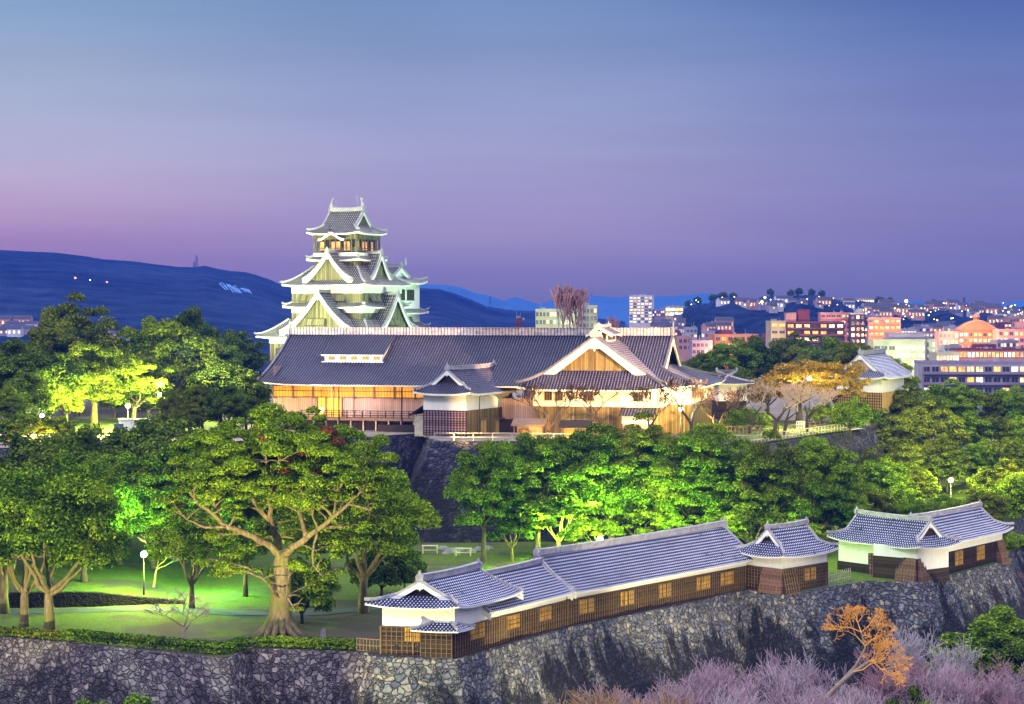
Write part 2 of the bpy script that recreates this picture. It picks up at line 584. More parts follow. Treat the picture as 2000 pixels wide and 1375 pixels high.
# ------------------------------------------------------------------ roofs of tiles
def roof(parent, F, L, Wd, z0, rise, p=0.36, mat=None, le='hip', re='hip', Dg=2.0, over=0.45, conc=0.3, lift=0.25, lw=3.5,
         rh=0.07, nv=7, th=0.16, ov=1.0, ridge=(0.40, 0.42), hipw=0.26, faces='fblr', bh=0.45, gmat=None, bmat=None, emat=None,
         rmat=None, tl=0.34, gegyo=0.5, name='roof', ridge_up=0.15, ends=True, gback=0.0, hmat=None):
    """tiled roof, ridge along e1; u 0..L, v 0..Wd are the eaves. ends: hip, gable or irimoya (hip with a gable above)"""
    D = Wd / 2.0
    mat = mat or M['tile_near']
    rmat = rmat or M['ridge']
    emat = emat or M['plaster']
    bmat = bmat or M['plaster']
    gmat = gmat or M['wood_dark']

    def h(v):
        t = min(1.0, v / D)
        return rise * ((1 - conc) * t + conc * t * t)

    def lf(d, v):
        t = min(1.0, v / D)
        return lift * max(0.0, 1 - d / lw) ** 2 * (1 - t) ** 2

    def vm(u):
        out = D
        for e, d in ((le, u), (re, L - u)):
            if e == 'hip':
                out = min(out, max(0.02, d))
            elif e == 'irimoya' and d < Dg - over:
                out = min(out, max(0.02, d))
        return out

    def vs(e):
        top = D if e == 'hip' else Dg + 0.3
        return lambda s: max(0.02, min(s, Wd - s, top))

    def zf(u, v):
        return z0 + h(v) + lf(u, v) + lf(L - u, v)

    def zs(s, v):
        return z0 + h(v) + lf(s, v) + lf(Wd - s, v)

    mb = MB()

    def sheet(Lf, vmx, to):
        cols = []
        k = 0
        while k * p < Lf:
            for ph, a in ((0.0, 0), (0.27, 0), (0.40, 1), (0.60, 1), (0.73, 0)):
                u = (k + ph) * p
                if u <= Lf:
                    cols.append((u, a * rh))
            k += 1
        cols.append((Lf, 0))
        rows, uvs = [], []
        for j in range(nv + 1):
            rw, uw = [], []
            for u, a in cols:
                v = vmx(u) * j / nv
                rw.append(to(u, v, a))
                uw.append((u / p, v / tl))
            rows.append(rw)
            uvs.append(uw)
        mb.grid(rows, uvs)

    if 'f' in faces:
        sheet(L, vm, lambda u, v, a: F(u, v, zf(u, v) + a))
    if 'b' in faces:
        sheet(L, vm, lambda u, v, a: F(u, Wd - v, zf(u, v) + a))
    if 'l' in faces and le != 'gable':
        sheet(Wd, vs(le), lambda s, v, a: F(v, s, zs(s, v) + a))
    if 'r' in faces and re != 'gable':
        sheet(Wd, vs(re), lambda s, v, a: F(L - v, s, zs(s, v) + a))
    ro = mb.build(name, mat, parent)

    # white eaves: fascia and soffit
    eb = MB()

    def eave(Lf, to, n=16):
        for i in range(n):
            a, b = Lf * i / n, Lf * (i + 1) / n
            va, vb = min(ov, a, Lf - a), min(ov, b, Lf - b)
            va, vb = max(va, 0), max(vb, 0)
            eb.quad(to(a, 0.02, -th), to(b, 0.02, -th), to(b, 0.02, 0.0), to(a, 0.02, 0.0))
            if va + vb > 0:
                eb.quad(to(a, va, -th - 0.02), to(b, vb, -th - 0.02), to(b, 0.02, -th), to(a, 0.02, -th))
    if 'f' in faces:
        eave(L, lambda u, v, dz: F(u, v, zf(u, 0) + dz + v * 0.12))
    if 'b' in faces:
        eave(L, lambda u, v, dz: F(u, Wd - v, zf(u, 0) + dz + v * 0.12))
    if 'l' in faces and le != 'gable':
        eave(Wd, lambda s, v, dz: F(v, s, zs(s, 0) + dz + v * 0.12))
    if 'r' in faces and re != 'gable':
        eave(Wd, lambda s, v, dz: F(L - v, s, zs(s, 0) + dz + v * 0.12))
    eb.build('eave', emat, ro)

    # ridge, hips and verges
    rb = MB()
    ua = {'gable': 0.0, 'irimoya': Dg - over, 'hip': D}[le]
    ub = L - {'gable': 0.0, 'irimoya': Dg - over, 'hip': D}[re]
    n = 8
    pr = []
    for i in range(n + 1):
        t = i / n
        pr.append(F(ua + (ub - ua) * t, D, z0 + rise + ridge[1] / 2 - 0.06 + ridge_up * (2 * t - 1) ** 2))
    for a, b in zip(pr, pr[1:]):
        rb.beam(a, b, ridge[0], ridge[1])
        c0, c1 = a + np.array([0, 0, ridge[1] / 2 + 0.05]), b + np.array([0, 0, ridge[1] / 2 + 0.05])
        rb.beam(c0, c1, ridge[0] * 1.25, 0.1)

    def line(fn, v0, v1, w, hh, k=6, dz=0.0):
        q = [fn(v0 + (v1 - v0) * i / k) + np.array([0, 0, hh * 0.4 + dz]) for i in range(k + 1)]
        for a, b in zip(q, q[1:]):
            rb.beam(a, b, w, hh, 1)
    for e, sg in ((le, 0), (re, 1)):
        U = (lambda u: L - u) if sg else (lambda u: u)
        for side in (0, 1):
            if (side == 0 and 'f' not in faces) or (side == 1 and 'b' not in faces):
                continue
            V = (lambda v: Wd - v) if side else (lambda v: v)
            if e in ('hip', 'irimoya'):
                m_ = D if e == 'hip' else Dg
                line(lambda v: F(U(v), V(v), z0 + h(v) + lf(v, v) * 2), 0.0, m_, hipw, hipw * 1.1)
            if e in ('gable', 'irimoya'):
                u0 = 0.0 if e == 'gable' else Dg - over
                vv = 0.0 if e == 'gable' else Dg - over
                line(lambda v: F(U(u0 + 0.12), V(v), z0 + h(v) + (lf(0, v) if e == 'gable' else 0)), vv, D, hipw * 0.9, hipw * 0.9, 7)
    rb.build('ridge', [rmat, hmat or M['ridge']], ro)
    # ridge-end tiles
    if ends:
        for e, u, sg in ((le, ua, -1), (re, ub, 1)):
            if e == 'hip' and D > 3:
                pass
            k = MB()
            zz = z0 + rise + ridge_up
            k.prism([(-ridge[0] * 0.8, -0.1), (ridge[0] * 0.8, -0.1), (ridge[0] * 0.9, ridge[1] * 0.7), (ridge[0] * 0.3, ridge[1] * 1.2),
                     (0, ridge[1] * 1.9), (-ridge[0] * 0.3, ridge[1] * 1.2), (-ridge[0] * 0.9, ridge[1] * 0.7)],
                    _endframe(F, u, D, zz), -0.12, 0.12)
            k.build('ridge_end_tile', M['ridge'], ro)

    # gables
    for e, sg in ((le, 0), (re, 1)):
        if e == 'hip':
            continue
        if (sg == 0 and 'L' in faces) or (sg == 1 and 'R' in faces):
            continue
        U = (lambda u: L - u) if sg else (lambda u: u)
        u0 = 0.02 if e == 'gable' else Dg - over
        ug = over + gback if e == 'gable' else Dg + gback
        v0 = 0.0 if e == 'gable' else Dg
        vv0 = 0.0 if e == 'gable' else max(0.0, Dg - over * 0.9)
        gw = MB()
        k = 8
        pts = [(v0, z0 + h(v0) - 0.1)]
        for i in range(k + 1):
            v = v0 + (D - v0) * i / k
            pts.append((v, z0 + h(v) - 0.12))
        for i in range(k - 1, -1, -1):
            v = v0 + (D - v0) * i / k
            pts.append((Wd - v, z0 + h(v) - 0.12))
        zb = z0 + h(v0) - (0.1 if e == 'irimoya' else 0.3)
        uvp = []
        ring = []
        for v, z in pts[1:]:
            ring.append(F(U(ug), v, z))
            uvp.append((v, z))
        gw.face(ring if sg else list(reversed(ring)), 0, uvp if sg else list(reversed(uvp)))
        gw.build('gable_wall', gmat, ro)
        bb = MB()
        for side in (0, 1):
            V = (lambda v: Wd - v) if side else (lambda v: v)
            q = []
            for i in range(9):
                v = vv0 + (D - vv0) * i / 8
                flare = 1.0 + 0.35 * (1 - i / 8.0) ** 2
                q.append((v, z0 + h(v) - 0.06, bh * flare))
            for (va, za, ha), (vb, zb_, hb) in zip(q, q[1:]):
                A = [F(U(u0), V(va), za), F(U(u0), V(vb), zb_), F(U(u0), V(vb), zb_ - hb), F(U(u0), V(va), za - ha)]
                B = [F(U(u0 + 0.2), V(va), za), F(U(u0 + 0.2), V(vb), zb_), F(U(u0 + 0.2), V(vb), zb_ - hb), F(U(u0 + 0.2), V(va), za - ha)]
                bb.face(A)
                bb.face(list(reversed(B)))
                bb.face([A[3], A[2], B[2], B[3]])
                bb.face([A[0], B[0], B[1], A[1]])
        bb.build('bargeboard', bmat, ro)
        if gegyo:
            gg = MB()
            s_ = gegyo
            zc = z0 + rise - bh - 0.1
            ring = [(-0.3, 0.2), (0.3, 0.2), (0.75, -0.1), (0.6, -0.6), (0.2, -0.55), (0, -1.0), (-0.2, -0.55), (-0.6, -0.6), (-0.75, -0.1)]
            gg.prism([(a * s_, b * s_) for a, b in ring], _endframe(F, U(u0 + 0.02), D, zc), -0.1 if sg == 0 else -0.05, 0.05 if sg == 0 else 0.1)
            gg.build('gable_pendant', bmat, ro)
    return ro


def _endframe(F, u, v, z):
    """frame at a ridge end, its front plane across the ridge"""
    f = Fr(F(u, v, z))
    f.e1, f.e2 = F.e2, F.e1
    return f


def walls(parent, F, L, Wd, z0, z1, mat, name='wall', m=0, top=False):
    mb = MB()
    mb.box(F, 0, L, 0, Wd, z0, z1, 0, top, False)
    return mb.build(name, mat, parent)


def lattice(mb, F, u0, u1, z0, z1, v=0.0, du=0.45, dz=0.5, w=0.07, d=0.06, m=0, horiz=True, hw=0.35):
    """battens proud of the plane v, towards -v"""
    n = max(1, round((u1 - u0) / du))
    for i in range(n + 1):
        u = u0 + (u1 - u0) * i / n
        mb.box(F, u - w / 2, u + w / 2, v - d, v - 0.002, z0, z1, m)
    if horiz:
        k = max(1, round((z1 - z0) / dz))
        for i in range(k + 1):
            z = z0 + (z1 - z0) * i / k
            mb.box(F, u0, u1, v - d * 0.6, v - 0.003, z - w * hw, z + w * hw, m)


def splay(parent, F, u0, u1, z0, z1, out, mat, bat, name='stone_drop'):
    """flared stone-drop bay on the plane v=0"""
    mb = MB()
    a, b = F(u0, -0.05, z1), F(u1, -0.05, z1)
    c, d = F(u1 + 0.1, -out, z0), F(u0 - 0.1, -out, z0)
    mb.quad(d, c, b, a)
    mb.quad(F(u0 - 0.1, 0.02, z0), d, a, F(u0, 0.02, z1))
    mb.quad(c, F(u1 + 0.1, 0.02, z0), F(u1, 0.02, z1), b)
    o = mb.build(name, mat, parent)
    lb = MB()
    n = max(2, round((u1 - u0) / 0.45))
    for i in range(n + 1):
        t = i / n
        pa = F(u0 + (u1 - u0) * t, -0.09, z1)
        pb = F(u0 - 0.1 + (u1 - u0 + 0.2) * t, -out - 0.04, z0)
        lb.beam(pa, pb, 0.08, 0.08)
    for i in range(6):
        t = i / 5
        pa = F(u0 - 0.1 * t, -0.08 - (out - 0.05) * t, z1 + (z0 - z1) * t)
        pb = F(u1 + 0.1 * t, -0.08 - (out - 0.05) * t, z1 + (z0 - z1) * t)
        lb.beam(pa, pb, 0.06, 0.06)
    lb.build('lattice', bat, o)
    return o


def u_at(F, px, v=0.0):
    """where along the frame's front line the photo column px falls"""
    k = (px - CX) / FPX
    o = F.o + F.e2 * v
    return (k * o[1] - o[0]) / (F.e1[0] - k * F.e1[1])


# ------------------------------------------------------------------ the ground and the walls that hold it
FRONT = [(-140, 236), (-51.7, 196.5), (-26.8, 183.6), (-25.7, 189.6), (-14.3, 187.2), (-12.9, 185.4), (-5.2, 183.4), (5.9, 202.3), (15.9, 213.7),
         (27.6, 229.2), (31.3, 224.9), (37.9, 231.8), (43.6, 236.8), (49.2, 235.0), (64.9, 255.3), (74, 290), (92, 340)]
TERR = [(-150, 262), (-62, 268), (-27, 284), (-13.2, 300.5), (-11.5, 281), (0, 281), (34.5, 274.3), (60, 317), (66, 345), (84, 420)]
rnd = random.Random(7)


def poly_y(pl, x):
    for (x0, y0), (x1, y1) in zip(pl, pl[1:]):
        if x0 <= x <= x1:
            return y0 + (y1 - y0) * (x - x0) / (x1 - x0)
    return pl[-1][1] if x > pl[-1][0] else pl[0][1]


def sm(a, b, x):
    t = max(0.0, min(1.0, (x - a) / (b - a)))
    return t * t * (3 - 2 * t)


def park_z(x, y):
    z = 1.3 * sm(217.6, 220.0, y) * (1 - sm(-47, -37, x))
    z += 0.5 * sm(230, 262, y) + 0.18 * math.sin(x * 0.21) * math.sin(y * 0.17)
    z += 7.5 * sm(58, 100, x) * sm(245, 330, y) + 3.5 * sm(240, 300, y) * sm(30, 62, x)
    z += 4.5 * sm(-45, -85, x) * sm(225, 268, y)
    return z * sm(0, 5, y - poly_y(FRONT, x))


def battered(pl, ztop, zbot, batter, curve, name, mat, parent=None, step=1.3, rows=12, jit=0.10, seed=1, closed_top=0.35, part=None):
    rr = random.Random(seed)
    pts = [np.array(p, float) for p in pl]
    # outward = right-hand side when walking along (towards the viewer)
    nrm = []
    for i in range(len(pts)):
        ns = []
        for a, b in ((i - 1, i), (i, i + 1)):
            if a >= 0 and b < len(pts):
                d = pts[b] - pts[a]
                d /= np.linalg.norm(d)
                ns.append(np.array([d[1], -d[0]]))
        if len(ns) == 2:
            m_ = ns[0] + ns[1]
            m_ = m_ / max(0.35, np.dot(m_, ns[0]))
            nrm.append(m_)
        else:
            nrm.append(ns[0])
    if part:
        pts, nrm = pts[part[0]:part[1]], nrm[part[0]:part[1]]
        pl = pl[part[0]:part[1]]
    cols, us = [], []
    uu = 0.0
    for i in range(len(pts) - 1):
        L = np.linalg.norm(pts[i + 1] - pts[i])
        n = max(1, int(L / step))
        for k in range(n + (1 if i == len(pts) - 2 else 0)):
            t = k / n
            cols.append((pts[i] * (1 - t) + pts[i + 1] * t, nrm[i] * (1 - t) + nrm[i + 1] * t, 0 if k == 0 else 1))
            us.append(uu + L * t)
        uu += L
    H = ztop - zbot
    mb = MB()
    g, uv = [], []
    # coping strip on top
    g.append([np.array([*(c - n_ * closed_top), ztop + 0.02]) for c, n_, _ in cols])
    uv.append([(u, H + closed_top) for u in us])
    for r in range(rows + 1):
        t = r / rows
        off = batter * (t + curve * t * t)
        rw = []
        for c, n_, f in cols:
            j = rr.uniform(-jit, jit) * (0.5 + 0.5 * f)
            q = c + n_ * (off + j)
            rw.append(np.array([q[0], q[1], ztop - H * t + (0 if r else rr.uniform(-0.12, 0.05))]))
        g.append(rw)
        uv.append([(u, H * (1 - t)) for u in us])
    mb.grid(list(reversed(g)), list(reversed(uv)))
    return mb.build(name, mat, parent, loc=(pl[0][0], pl[0][1], zbot) if parent is None else None)


def lawnmat():
    m, t, b = newmat('lawn')
    g = t.n('NewGeometry')
    big = t.n('TexNoise', None, Vector=g.outputs['Position'], Scale=0.10, Detail=6.0, Roughness=0.62, Distortion=0.3)
    fine = t.n('TexNoise', None, Vector=g.outputs['Position'], Scale=3.0, Detail=6.0, Roughness=0.75)
    grass = t.mix(t.ramp(fine.outputs[0], [(0.3, 0.0), (0.7, 1.0)]), (0.022, 0.055, 0.003), (0.125, 0.195, 0.008))
    soil = t.mix(fine.outputs[0], (0.022, 0.018, 0.016), (0.10, 0.082, 0.07))
    # worn earth under the big trees and along the wall walk
    s = t.n('SeparateXYZ', None, i0=g.outputs['Position'])
    near = t.n('MapRange', None, i0=s.outputs[0], i1=-34.0, i2=-12.0, i3=0.0, i4=0.26).outputs[0]
    ydec = t.n('MapRange', None, i0=s.outputs[1], i1=212.0, i2=232.0, i3=1.0, i4=0.0).outputs[0]
    hedgew = t.n('MapRange', None, i0=s.outputs[1], i1=190.0, i2=206.0, i3=0.13, i4=0.0).outputs[0]
    f = t.math('ADD', t.math('ADD', big.outputs[0], hedgew), t.math('MULTIPLY', near, ydec))
    mid = t.n('TexNoise', None, Vector=g.outputs['Position'], Scale=0.42, Detail=8.0, Roughness=0.7)
    grass = t.mix(t.ramp(mid.outputs[0], [(0.48, 0.0), (0.72, 0.6)]), grass, t.mix(fine.outputs[0], (0.030, 0.024, 0.010), (0.12, 0.10, 0.035)))
    c = t.mix(t.ramp(f, [(0.52, 0.0), (0.62, 1.0)]), grass, soil)
    t.put(b.inputs['Base Color'], c)
    b.inputs['Roughness'].default_value = 0.95
    t.put(b.inputs['Normal'], t.n('Bump', None, Strength=0.8, Distance=0.15, Height=fine.outputs[0]).outputs[0])
    return m


M['lawn'] = lawnmat()
M['earth'] = plain('packed earth', (0.20, 0.17, 0.15), 0.95, 0.35, 0.4, 0.4)
M['asphalt'] = plain('worn asphalt', (0.050, 0.060, 0.088), 0.85, 0.25, 0.5, 0.3)
M['groundmat'] = plain('town ground', (0.045, 0.05, 0.045), 0.95, 0.5, 0.02)

# one ground sheet to the horizon, at the level of the moat road
mb = MB()
mb.quad((-1900, -200, -13), (1900, -200, -13), (1900, 3540, -13), (-1900, 3540, -13))
struct(mb.build('ground', M['groundmat']))

# the park plateau
mb = MB()
xs = list(np.arange(-138, 90.1, 1.2))
rows, uvs = [], []
for j in range(86):
    t = j / 85.0
    rw = []
    for x in xs:
        y0 = poly_y(FRONT, x) + 0.25
        y = y0 + (345 - y0) * t
        rw.append((x, y, park_z(x, y)))
    rows.append(rw)
    uvs.append([(x, j) for x in xs])
mb.grid(rows, uvs)
struct(mb.build('lawn', M['lawn'], smooth=True))

# asphalt path across the lawn
mb = MB()
pp = [(-74, 214.2), (-60, 213.5), (-42, 214.0), (-30, 211.5), (-20, 213), (-8, 219), (0, 226), (9, 231), (24, 244), (40, 252)]
dense = []
for (x0, y0), (x1, y1) in zip(pp, pp[1:]):
    for k in range(8):
        dense.append((x0 + (x1 - x0) * k / 8, y0 + (y1 - y0) * k / 8))
def pathstrip(dense, w, dz):
    rows, uvs = [[], []], [[], []]
    for i, (x, y) in enumerate(dense):
        wv = w * (1 + 0.12 * math.sin(i * 0.9))
        for k, s in enumerate((-1, 1)):
            yy = y + s * wv / 2
            rows[k].append((x, yy, park_z(x, yy) + dz))
            uvs[k].append((x, yy))
    mb.grid(rows, uvs)
pathstrip(dense, 3.4, 0.05)
struct(mb.build('path', M['asphalt']))

# terrace ground behind the inner wall
mb = MB()
rows, uvs = [], []
xs = list(np.arange(-150, 84.1, 2.0))
for j in range(60):
    t = j / 59.0
    rw = []
    for x in xs:
        y0 = poly_y(TERR, x) + 0.2
        y = y0 + (425 - y0) * t
        rw.append((x, y, 14.0 + 0.1 * math.sin(x * 0.3) * math.sin(y * 0.2) + 5.0 * sm(325, 400, y)))
    rows.append(rw)
    uvs.append([(x, j) for x in xs])
mb.grid(rows, uvs)
struct(mb.build('terrace_ground', M['earth'], smooth=True))

# stone walls
w1 = battered(FRONT, 0.0, -14.0, 5.0, 0.4, 'rampart_wall', M['stone_front'], seed=3, step=1.1, rows=14, part=(0, 6))
tag(w1, 'grey and violet dry stone rampart below the clipped hedge and the old camphor tree', 'stone wall', 'stone ramparts')
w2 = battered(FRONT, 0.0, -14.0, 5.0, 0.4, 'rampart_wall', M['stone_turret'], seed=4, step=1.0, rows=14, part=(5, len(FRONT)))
tag(w2, 'long bending stone rampart carrying the row of tiled turrets', 'stone wall', 'stone ramparts')
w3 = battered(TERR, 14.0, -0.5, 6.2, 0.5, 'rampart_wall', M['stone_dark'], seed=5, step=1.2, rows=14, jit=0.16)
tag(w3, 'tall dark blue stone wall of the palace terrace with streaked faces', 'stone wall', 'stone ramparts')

# low retaining wall in the lawn
mb = MB()
k = 20
rr = random.Random(3)
top = [np.array([-56 + 19.5 * i / k, 216.4 + 0.25 * i / k * 4, 1.5 * (1 - 0.75 * max(0, i / k - 0.45) / 0.55) + rr.uniform(-0.05, 0.05)]) for i in range(k + 1)]
rows = [[p + np.array([0, 0.8, 0.02]) for p in top], top, [np.array([p[0], p[1] - 0.25, -0.2]) for p in top]]
mb.grid(list(reversed(rows)), [[(p[0], 0) for p in top], [(p[0], 1.7) for p in top], [(p[0], 2.4) for p in top]])
tag(mb.build('retaining_wall', M['stone_dark'], loc=(-56, 216.4, 0)), 'low dark stone retaining wall along the lit lawn below the park lamp', 'low wall')

# ------------------------------------------------------------------ the row of turrets on the outer wall
M['lit_shutter'] = None
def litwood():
    m, t, b = newmat('shutter with painted glow')
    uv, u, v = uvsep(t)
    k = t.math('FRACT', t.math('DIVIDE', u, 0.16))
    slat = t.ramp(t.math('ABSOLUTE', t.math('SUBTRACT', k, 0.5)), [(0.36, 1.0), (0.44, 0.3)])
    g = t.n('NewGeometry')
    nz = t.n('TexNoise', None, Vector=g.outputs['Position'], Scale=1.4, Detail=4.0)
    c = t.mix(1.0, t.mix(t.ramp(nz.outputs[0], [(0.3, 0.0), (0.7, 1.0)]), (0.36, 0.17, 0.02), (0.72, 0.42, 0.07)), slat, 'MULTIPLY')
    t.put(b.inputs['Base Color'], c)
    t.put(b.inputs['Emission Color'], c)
    b.inputs['Emission Strength'].default_value = 0.28  # weak glow painted in for lamp light on bare wood
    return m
M['lit_shutter'] = litwood()


def shutter_window(parent, F, u0, u1, z0, z1, half=0.0, mat=None):
    w = MB()
    w.box(F, u0, u1, -0.10, -0.01, z0, z1)
    o = w.build('window', mat or M['lit_shutter'], parent)
    fr_ = MB()
    n_ = max(4, int((u1 - u0) / 0.2))
    for i in range(1, n_):
        u = u0 + (u1 - u0) * i / n_
        fr_.box(F, u - 0.025, u + 0.025, -0.13, -0.101, z0, z1, 1)
    for z in (z0 + (z1 - z0) * 0.33, z0 + (z1 - z0) * 0.66):
        fr_.box(F, u0, u1, -0.125, -0.102, z - 0.025, z + 0.025, 1)
    for a, b, c, d in ((u0 - 0.06, u0, z0 - 0.06, z1 + 0.06), (u1, u1 + 0.06, z0 - 0.06, z1 + 0.06), (u0, u1, z1, z1 + 0.07), (u0, u1, z0 - 0.07, z0),
                       ((u0 + u1) / 2 - 0.04, (u0 + u1) / 2 + 0.04, z0, z1)):
        fr_.box(F, a, b, -0.14, -0.011, c, d)
    fr_.build('frame', [M['batten'], M['wood_black']], o)
    return o


def turret(name, label, A, B, depth, zbot, zmid, ztop, e2=None, group='turrets on the outer rampart'):
    """timber-and-plaster body along the outer line A-B"""
    A, B = np.array(A, float), np.array(B, float)
    d = B - A
    L = float(np.linalg.norm(d))
    F = Fr((*A, 0), e1=tuple(d / L), e2=tuple(np.array(e2) / np.linalg.norm(e2)) if e2 is not None else (-d[1] / L, d[0] / L))
    t = thing(name, label, 'turret', F(L / 2, depth / 2, 0), group)
    walls(t, F, L, depth, zbot, zmid, M['wood_dark'], 'timber_wall')
    walls(t, F.at(0.06, 0.06), L - 0.12, depth - 0.12, zmid, ztop, M['plaster'], 'plaster_wall')
    s = MB()
    s.box(F, -0.1, L + 0.1, -0.12, depth + 0.1, zbot - 0.25, zbot)
    s.build('sill_beam', M['wood_black'], t)
    return t, F, L


# --- corner turret at the bend (gable to the lawn side)
C = np.array([-5.4, 184.4])
fl = np.array([-12.5, 186.0])
e_r = np.array([0.5, 0.86]); e_r /= np.linalg.norm(e_r)
e_l = (fl - C) / np.linalg.norm(fl - C)
Lf = float(np.linalg.norm(fl - C))
tg, FT, LT = turret('corner_turret', 'corner turret with a white gable over timber lattice, first of the row beside the hedge', C, C + e_r * 10.0, Lf, 0.0, 2.8, 4.9, e_l)
roof(tg, FT.at(-1.1, -1.0), 12.2, Lf + 2.0, 4.75, 2.35, mat=M['tile_near'], le='irimoya', re='gable', Dg=2.0, over=0.55, conc=0.25, lift=0.3, bh=0.42, ridge=(0.45, 0.5), gegyo=0.42)
lb = MB()
FFt = Fr((*fl, 0), e1=tuple(-e_l), e2=tuple(e_r))                      # the face seen square on
lattice(lb, FFt, 0, Lf, 0.05, 2.75, 0.0, 0.52, 0.42)
for u in (0.0, Lf * 0.44, Lf * 0.58):
    lb.box(FFt, u - 0.07, u + 0.07, -0.12, 0, 0.0, 2.8)
lattice(lb, FT, 0, 10.0, 0.05, 2.75, 0.0, 0.45, 0.42, hw=0.12)
lb.build('lattice', M['batten'], tg)
shutter_window(tg, FFt, u_at(FFt, 792), u_at(FFt, 826), 1.45, 2.72)
for px in (775, 818):
    k = MB()
    u = u_at(FFt, px)
    k.box(FFt, u - 0.17, u + 0.17, -0.1, -0.01, 0.55, 1.0)
    k.build('loophole', M['wood_black'], tg)
shutter_window(tg, FT, u_at(FT, 917), u_at(FT, 944), 1.3, 2.7)
bay = MB()
FB = FFt.at(Lf * 0.58, -0.55)
bay.box(FB, 0, Lf * 0.42, 0, 0.54, 0.0, 2.62)
bo = bay.build('projecting_bay', M['wood_dark'], tg)
lb = MB()
lattice(lb, FB, 0, Lf * 0.42, 0.05, 2.6, 0.0, 0.5, 0.42)
lb.build('lattice', M['batten'], bo)
roof(tg, FB.at(-0.6, -0.75), Lf * 0.42 + 1.6, 3.1, 2.62, 0.75, mat=M['tile_near'], lift=0.1, name='bay_roof', ridge=(0.2, 0.15), hipw=0.2, ov=0.6, th=0.14, ends=False)

# --- short linking gallery and the long gallery
t7, F7, L7 = turret('linking_gallery', 'low linking gallery between the corner turret and the longest gallery', (-1.9, 190.6), (5.75, 202.7), 6.6, 0.0, 2.75, 3.9)
roof(t7, F7.at(-2.0, -0.95), L7 + 2.3, 8.5, 3.6, 2.75, mat=M['tile_near'], le='gable', re='gable', conc=0.15, lift=0.1, ridge=(0.4, 0.4), ends=False)
lb = MB()
lattice(lb, F7, -1.0, L7, 0.05, 2.7, 0.0, 0.45, 0.42, hw=0.12)
lb.build('lattice', M['batten'], t7)
for a, b in ((991, 1013), (1053, 1074)):
    shutter_window(t7, F7, u_at(F7, a), u_at(F7, b), 1.3, 2.6)

t14, F14, L14 = turret('long_gallery', 'longest tiled gallery of the row with a line of orange shutters along the rampart', (5.9, 203.0), (27.8, 230.0), 7.4, 0.0, 2.75, 3.75)
roof(t14, F14.at(-0.7, -0.95), L14 + 1.5, 9.3, 3.5, 3.55, mat=M['tile_near'], le='gable', re='gable', conc=0.15, lift=0.12, lw=3, ridge=(0.45, 0.55))
lb = MB()
lattice(lb, F14, 0, L14, 0.05, 2.7, 0.0, 0.42, 0.42, hw=0.12)
lb.build('lattice', M['batten'], t14)
for a, b in ((1131, 1158), (1211, 1236), (1287, 1309), (1360, 1385), (1407, 1431)):
    u0, u1 = u_at(F14, a), u_at(F14, b)
    shutter_window(t14, F14, u0, (u0 + u1) / 2 + (0.25 if a > 1350 else 0.0), 1.05, 2.45)
    shutter_window(t14, F14, (u0 + u1) / 2 + 0.35, u1, 1.05, 2.45, mat=M['shutter'] if a < 1300 else None)

# --- small square turret beyond the gallery
t4, F4, L4 = turret('square_turret', 'small square turret with flared timber corner at the end of the longest gallery', (31.4, 226.0), (37.75, 232.7), 5.5, 0.0, 2.85, 4.4, (-3.7, 4.0))
roof(t4, F4.at(-1.0, -1.0), L4 + 2.0, 7.5, 4.2, 3.0, mat=M['tile_near'], le='irimoya', re='irimoya', Dg=2.1, conc=0.3, lift=0.35, bh=0.42, gegyo=0.4)
FL4 = Fr(F4(0, 5.5, 0), e1=tuple((F4.e2 * -1)[:2]), e2=tuple(F4.e1[:2]))
lb = MB()
lattice(lb, F4, 2.6, L4, 0.05, 2.8, 0.0, 0.42, 0.42)
lb.build('lattice', M['batten'], t4)
lb = MB()
lattice(lb, FL4, 0, 2.2, 0.05, 2.8, 0.0, 0.42, 0.42)
lb.build('lattice', M['batten'], t4)
splay(t4, F4, 0.0, 2.3, 0.0, 2.8, 0.75, M['wood_dark'], M['batten'])
splay(t4, FL4, 2.6, 5.5, 0.0, 2.8, 0.75, M['wood_red'], M['batten'])
shutter_window(t4, F4, u_at(F4, 1571), u_at(F4, 1592), 1.1, 2.5)

# --- angled turret pair at the far end of the row
ta, FA, LA = turret('angled_turret', 'wide white turret with a plaster end wall and lattice bay beside the picket fence', (41.2, 246.0), (49.2, 236.0), 6.0, -0.1, 1.3, 4.2)
roof(ta, FA.at(-1.0, -1.0), LA + 2.1, 8.0, 4.05, 3.0, mat=M['tile_near'], le='irimoya', re='irimoya', Dg=2.0, conc=0.3, lift=0.4, bh=0.4, gegyo=0.35)
lb = MB()
lattice(lb, FA, 0, LA, -0.05, 1.25, 0.0, 0.45, 0.42)
lb.build('lattice', M['batten_dark'], ta)
by = MB()
by.box(FA, LA * 0.42, LA * 0.98, -0.35, 0.0, -0.1, 2.8)
bo = by.build('lattice_bay', M['wood_red'], ta)
lb = MB()
lattice(lb, FA, LA * 0.42, LA * 0.73, -0.05, 2.75, -0.35, 0.5, 0.42)
lb.build('lattice', M['batten_dark'], bo)
shutter_window(ta, FA.at(0, -0.36), LA * 0.60, LA * 0.78, 0.9, 2.5, mat=M['shutter'])
splay(ta, FA.at(0, -0.3), LA * 0.79, LA, -0.1, 2.8, 0.6, M['wood_red'], M['batten'])
tb, FBk, LB = turret('angled_turret', 'long lattice walled turret at the far end of the row with a flared end bay', (49.2, 236.0), (64.6, 256.0), 6.0, -0.3, 2.75, 4.2)
roof(tb, FBk.at(4.3, -1.0), LB - 3.1, 8.0, 4.0, 3.0, mat=M['tile_near'], le='gable', re='irimoya', Dg=2.2, conc=0.3, lift=0.4, bh=0.4, gegyo=0, faces='fbrL')
lb = MB()
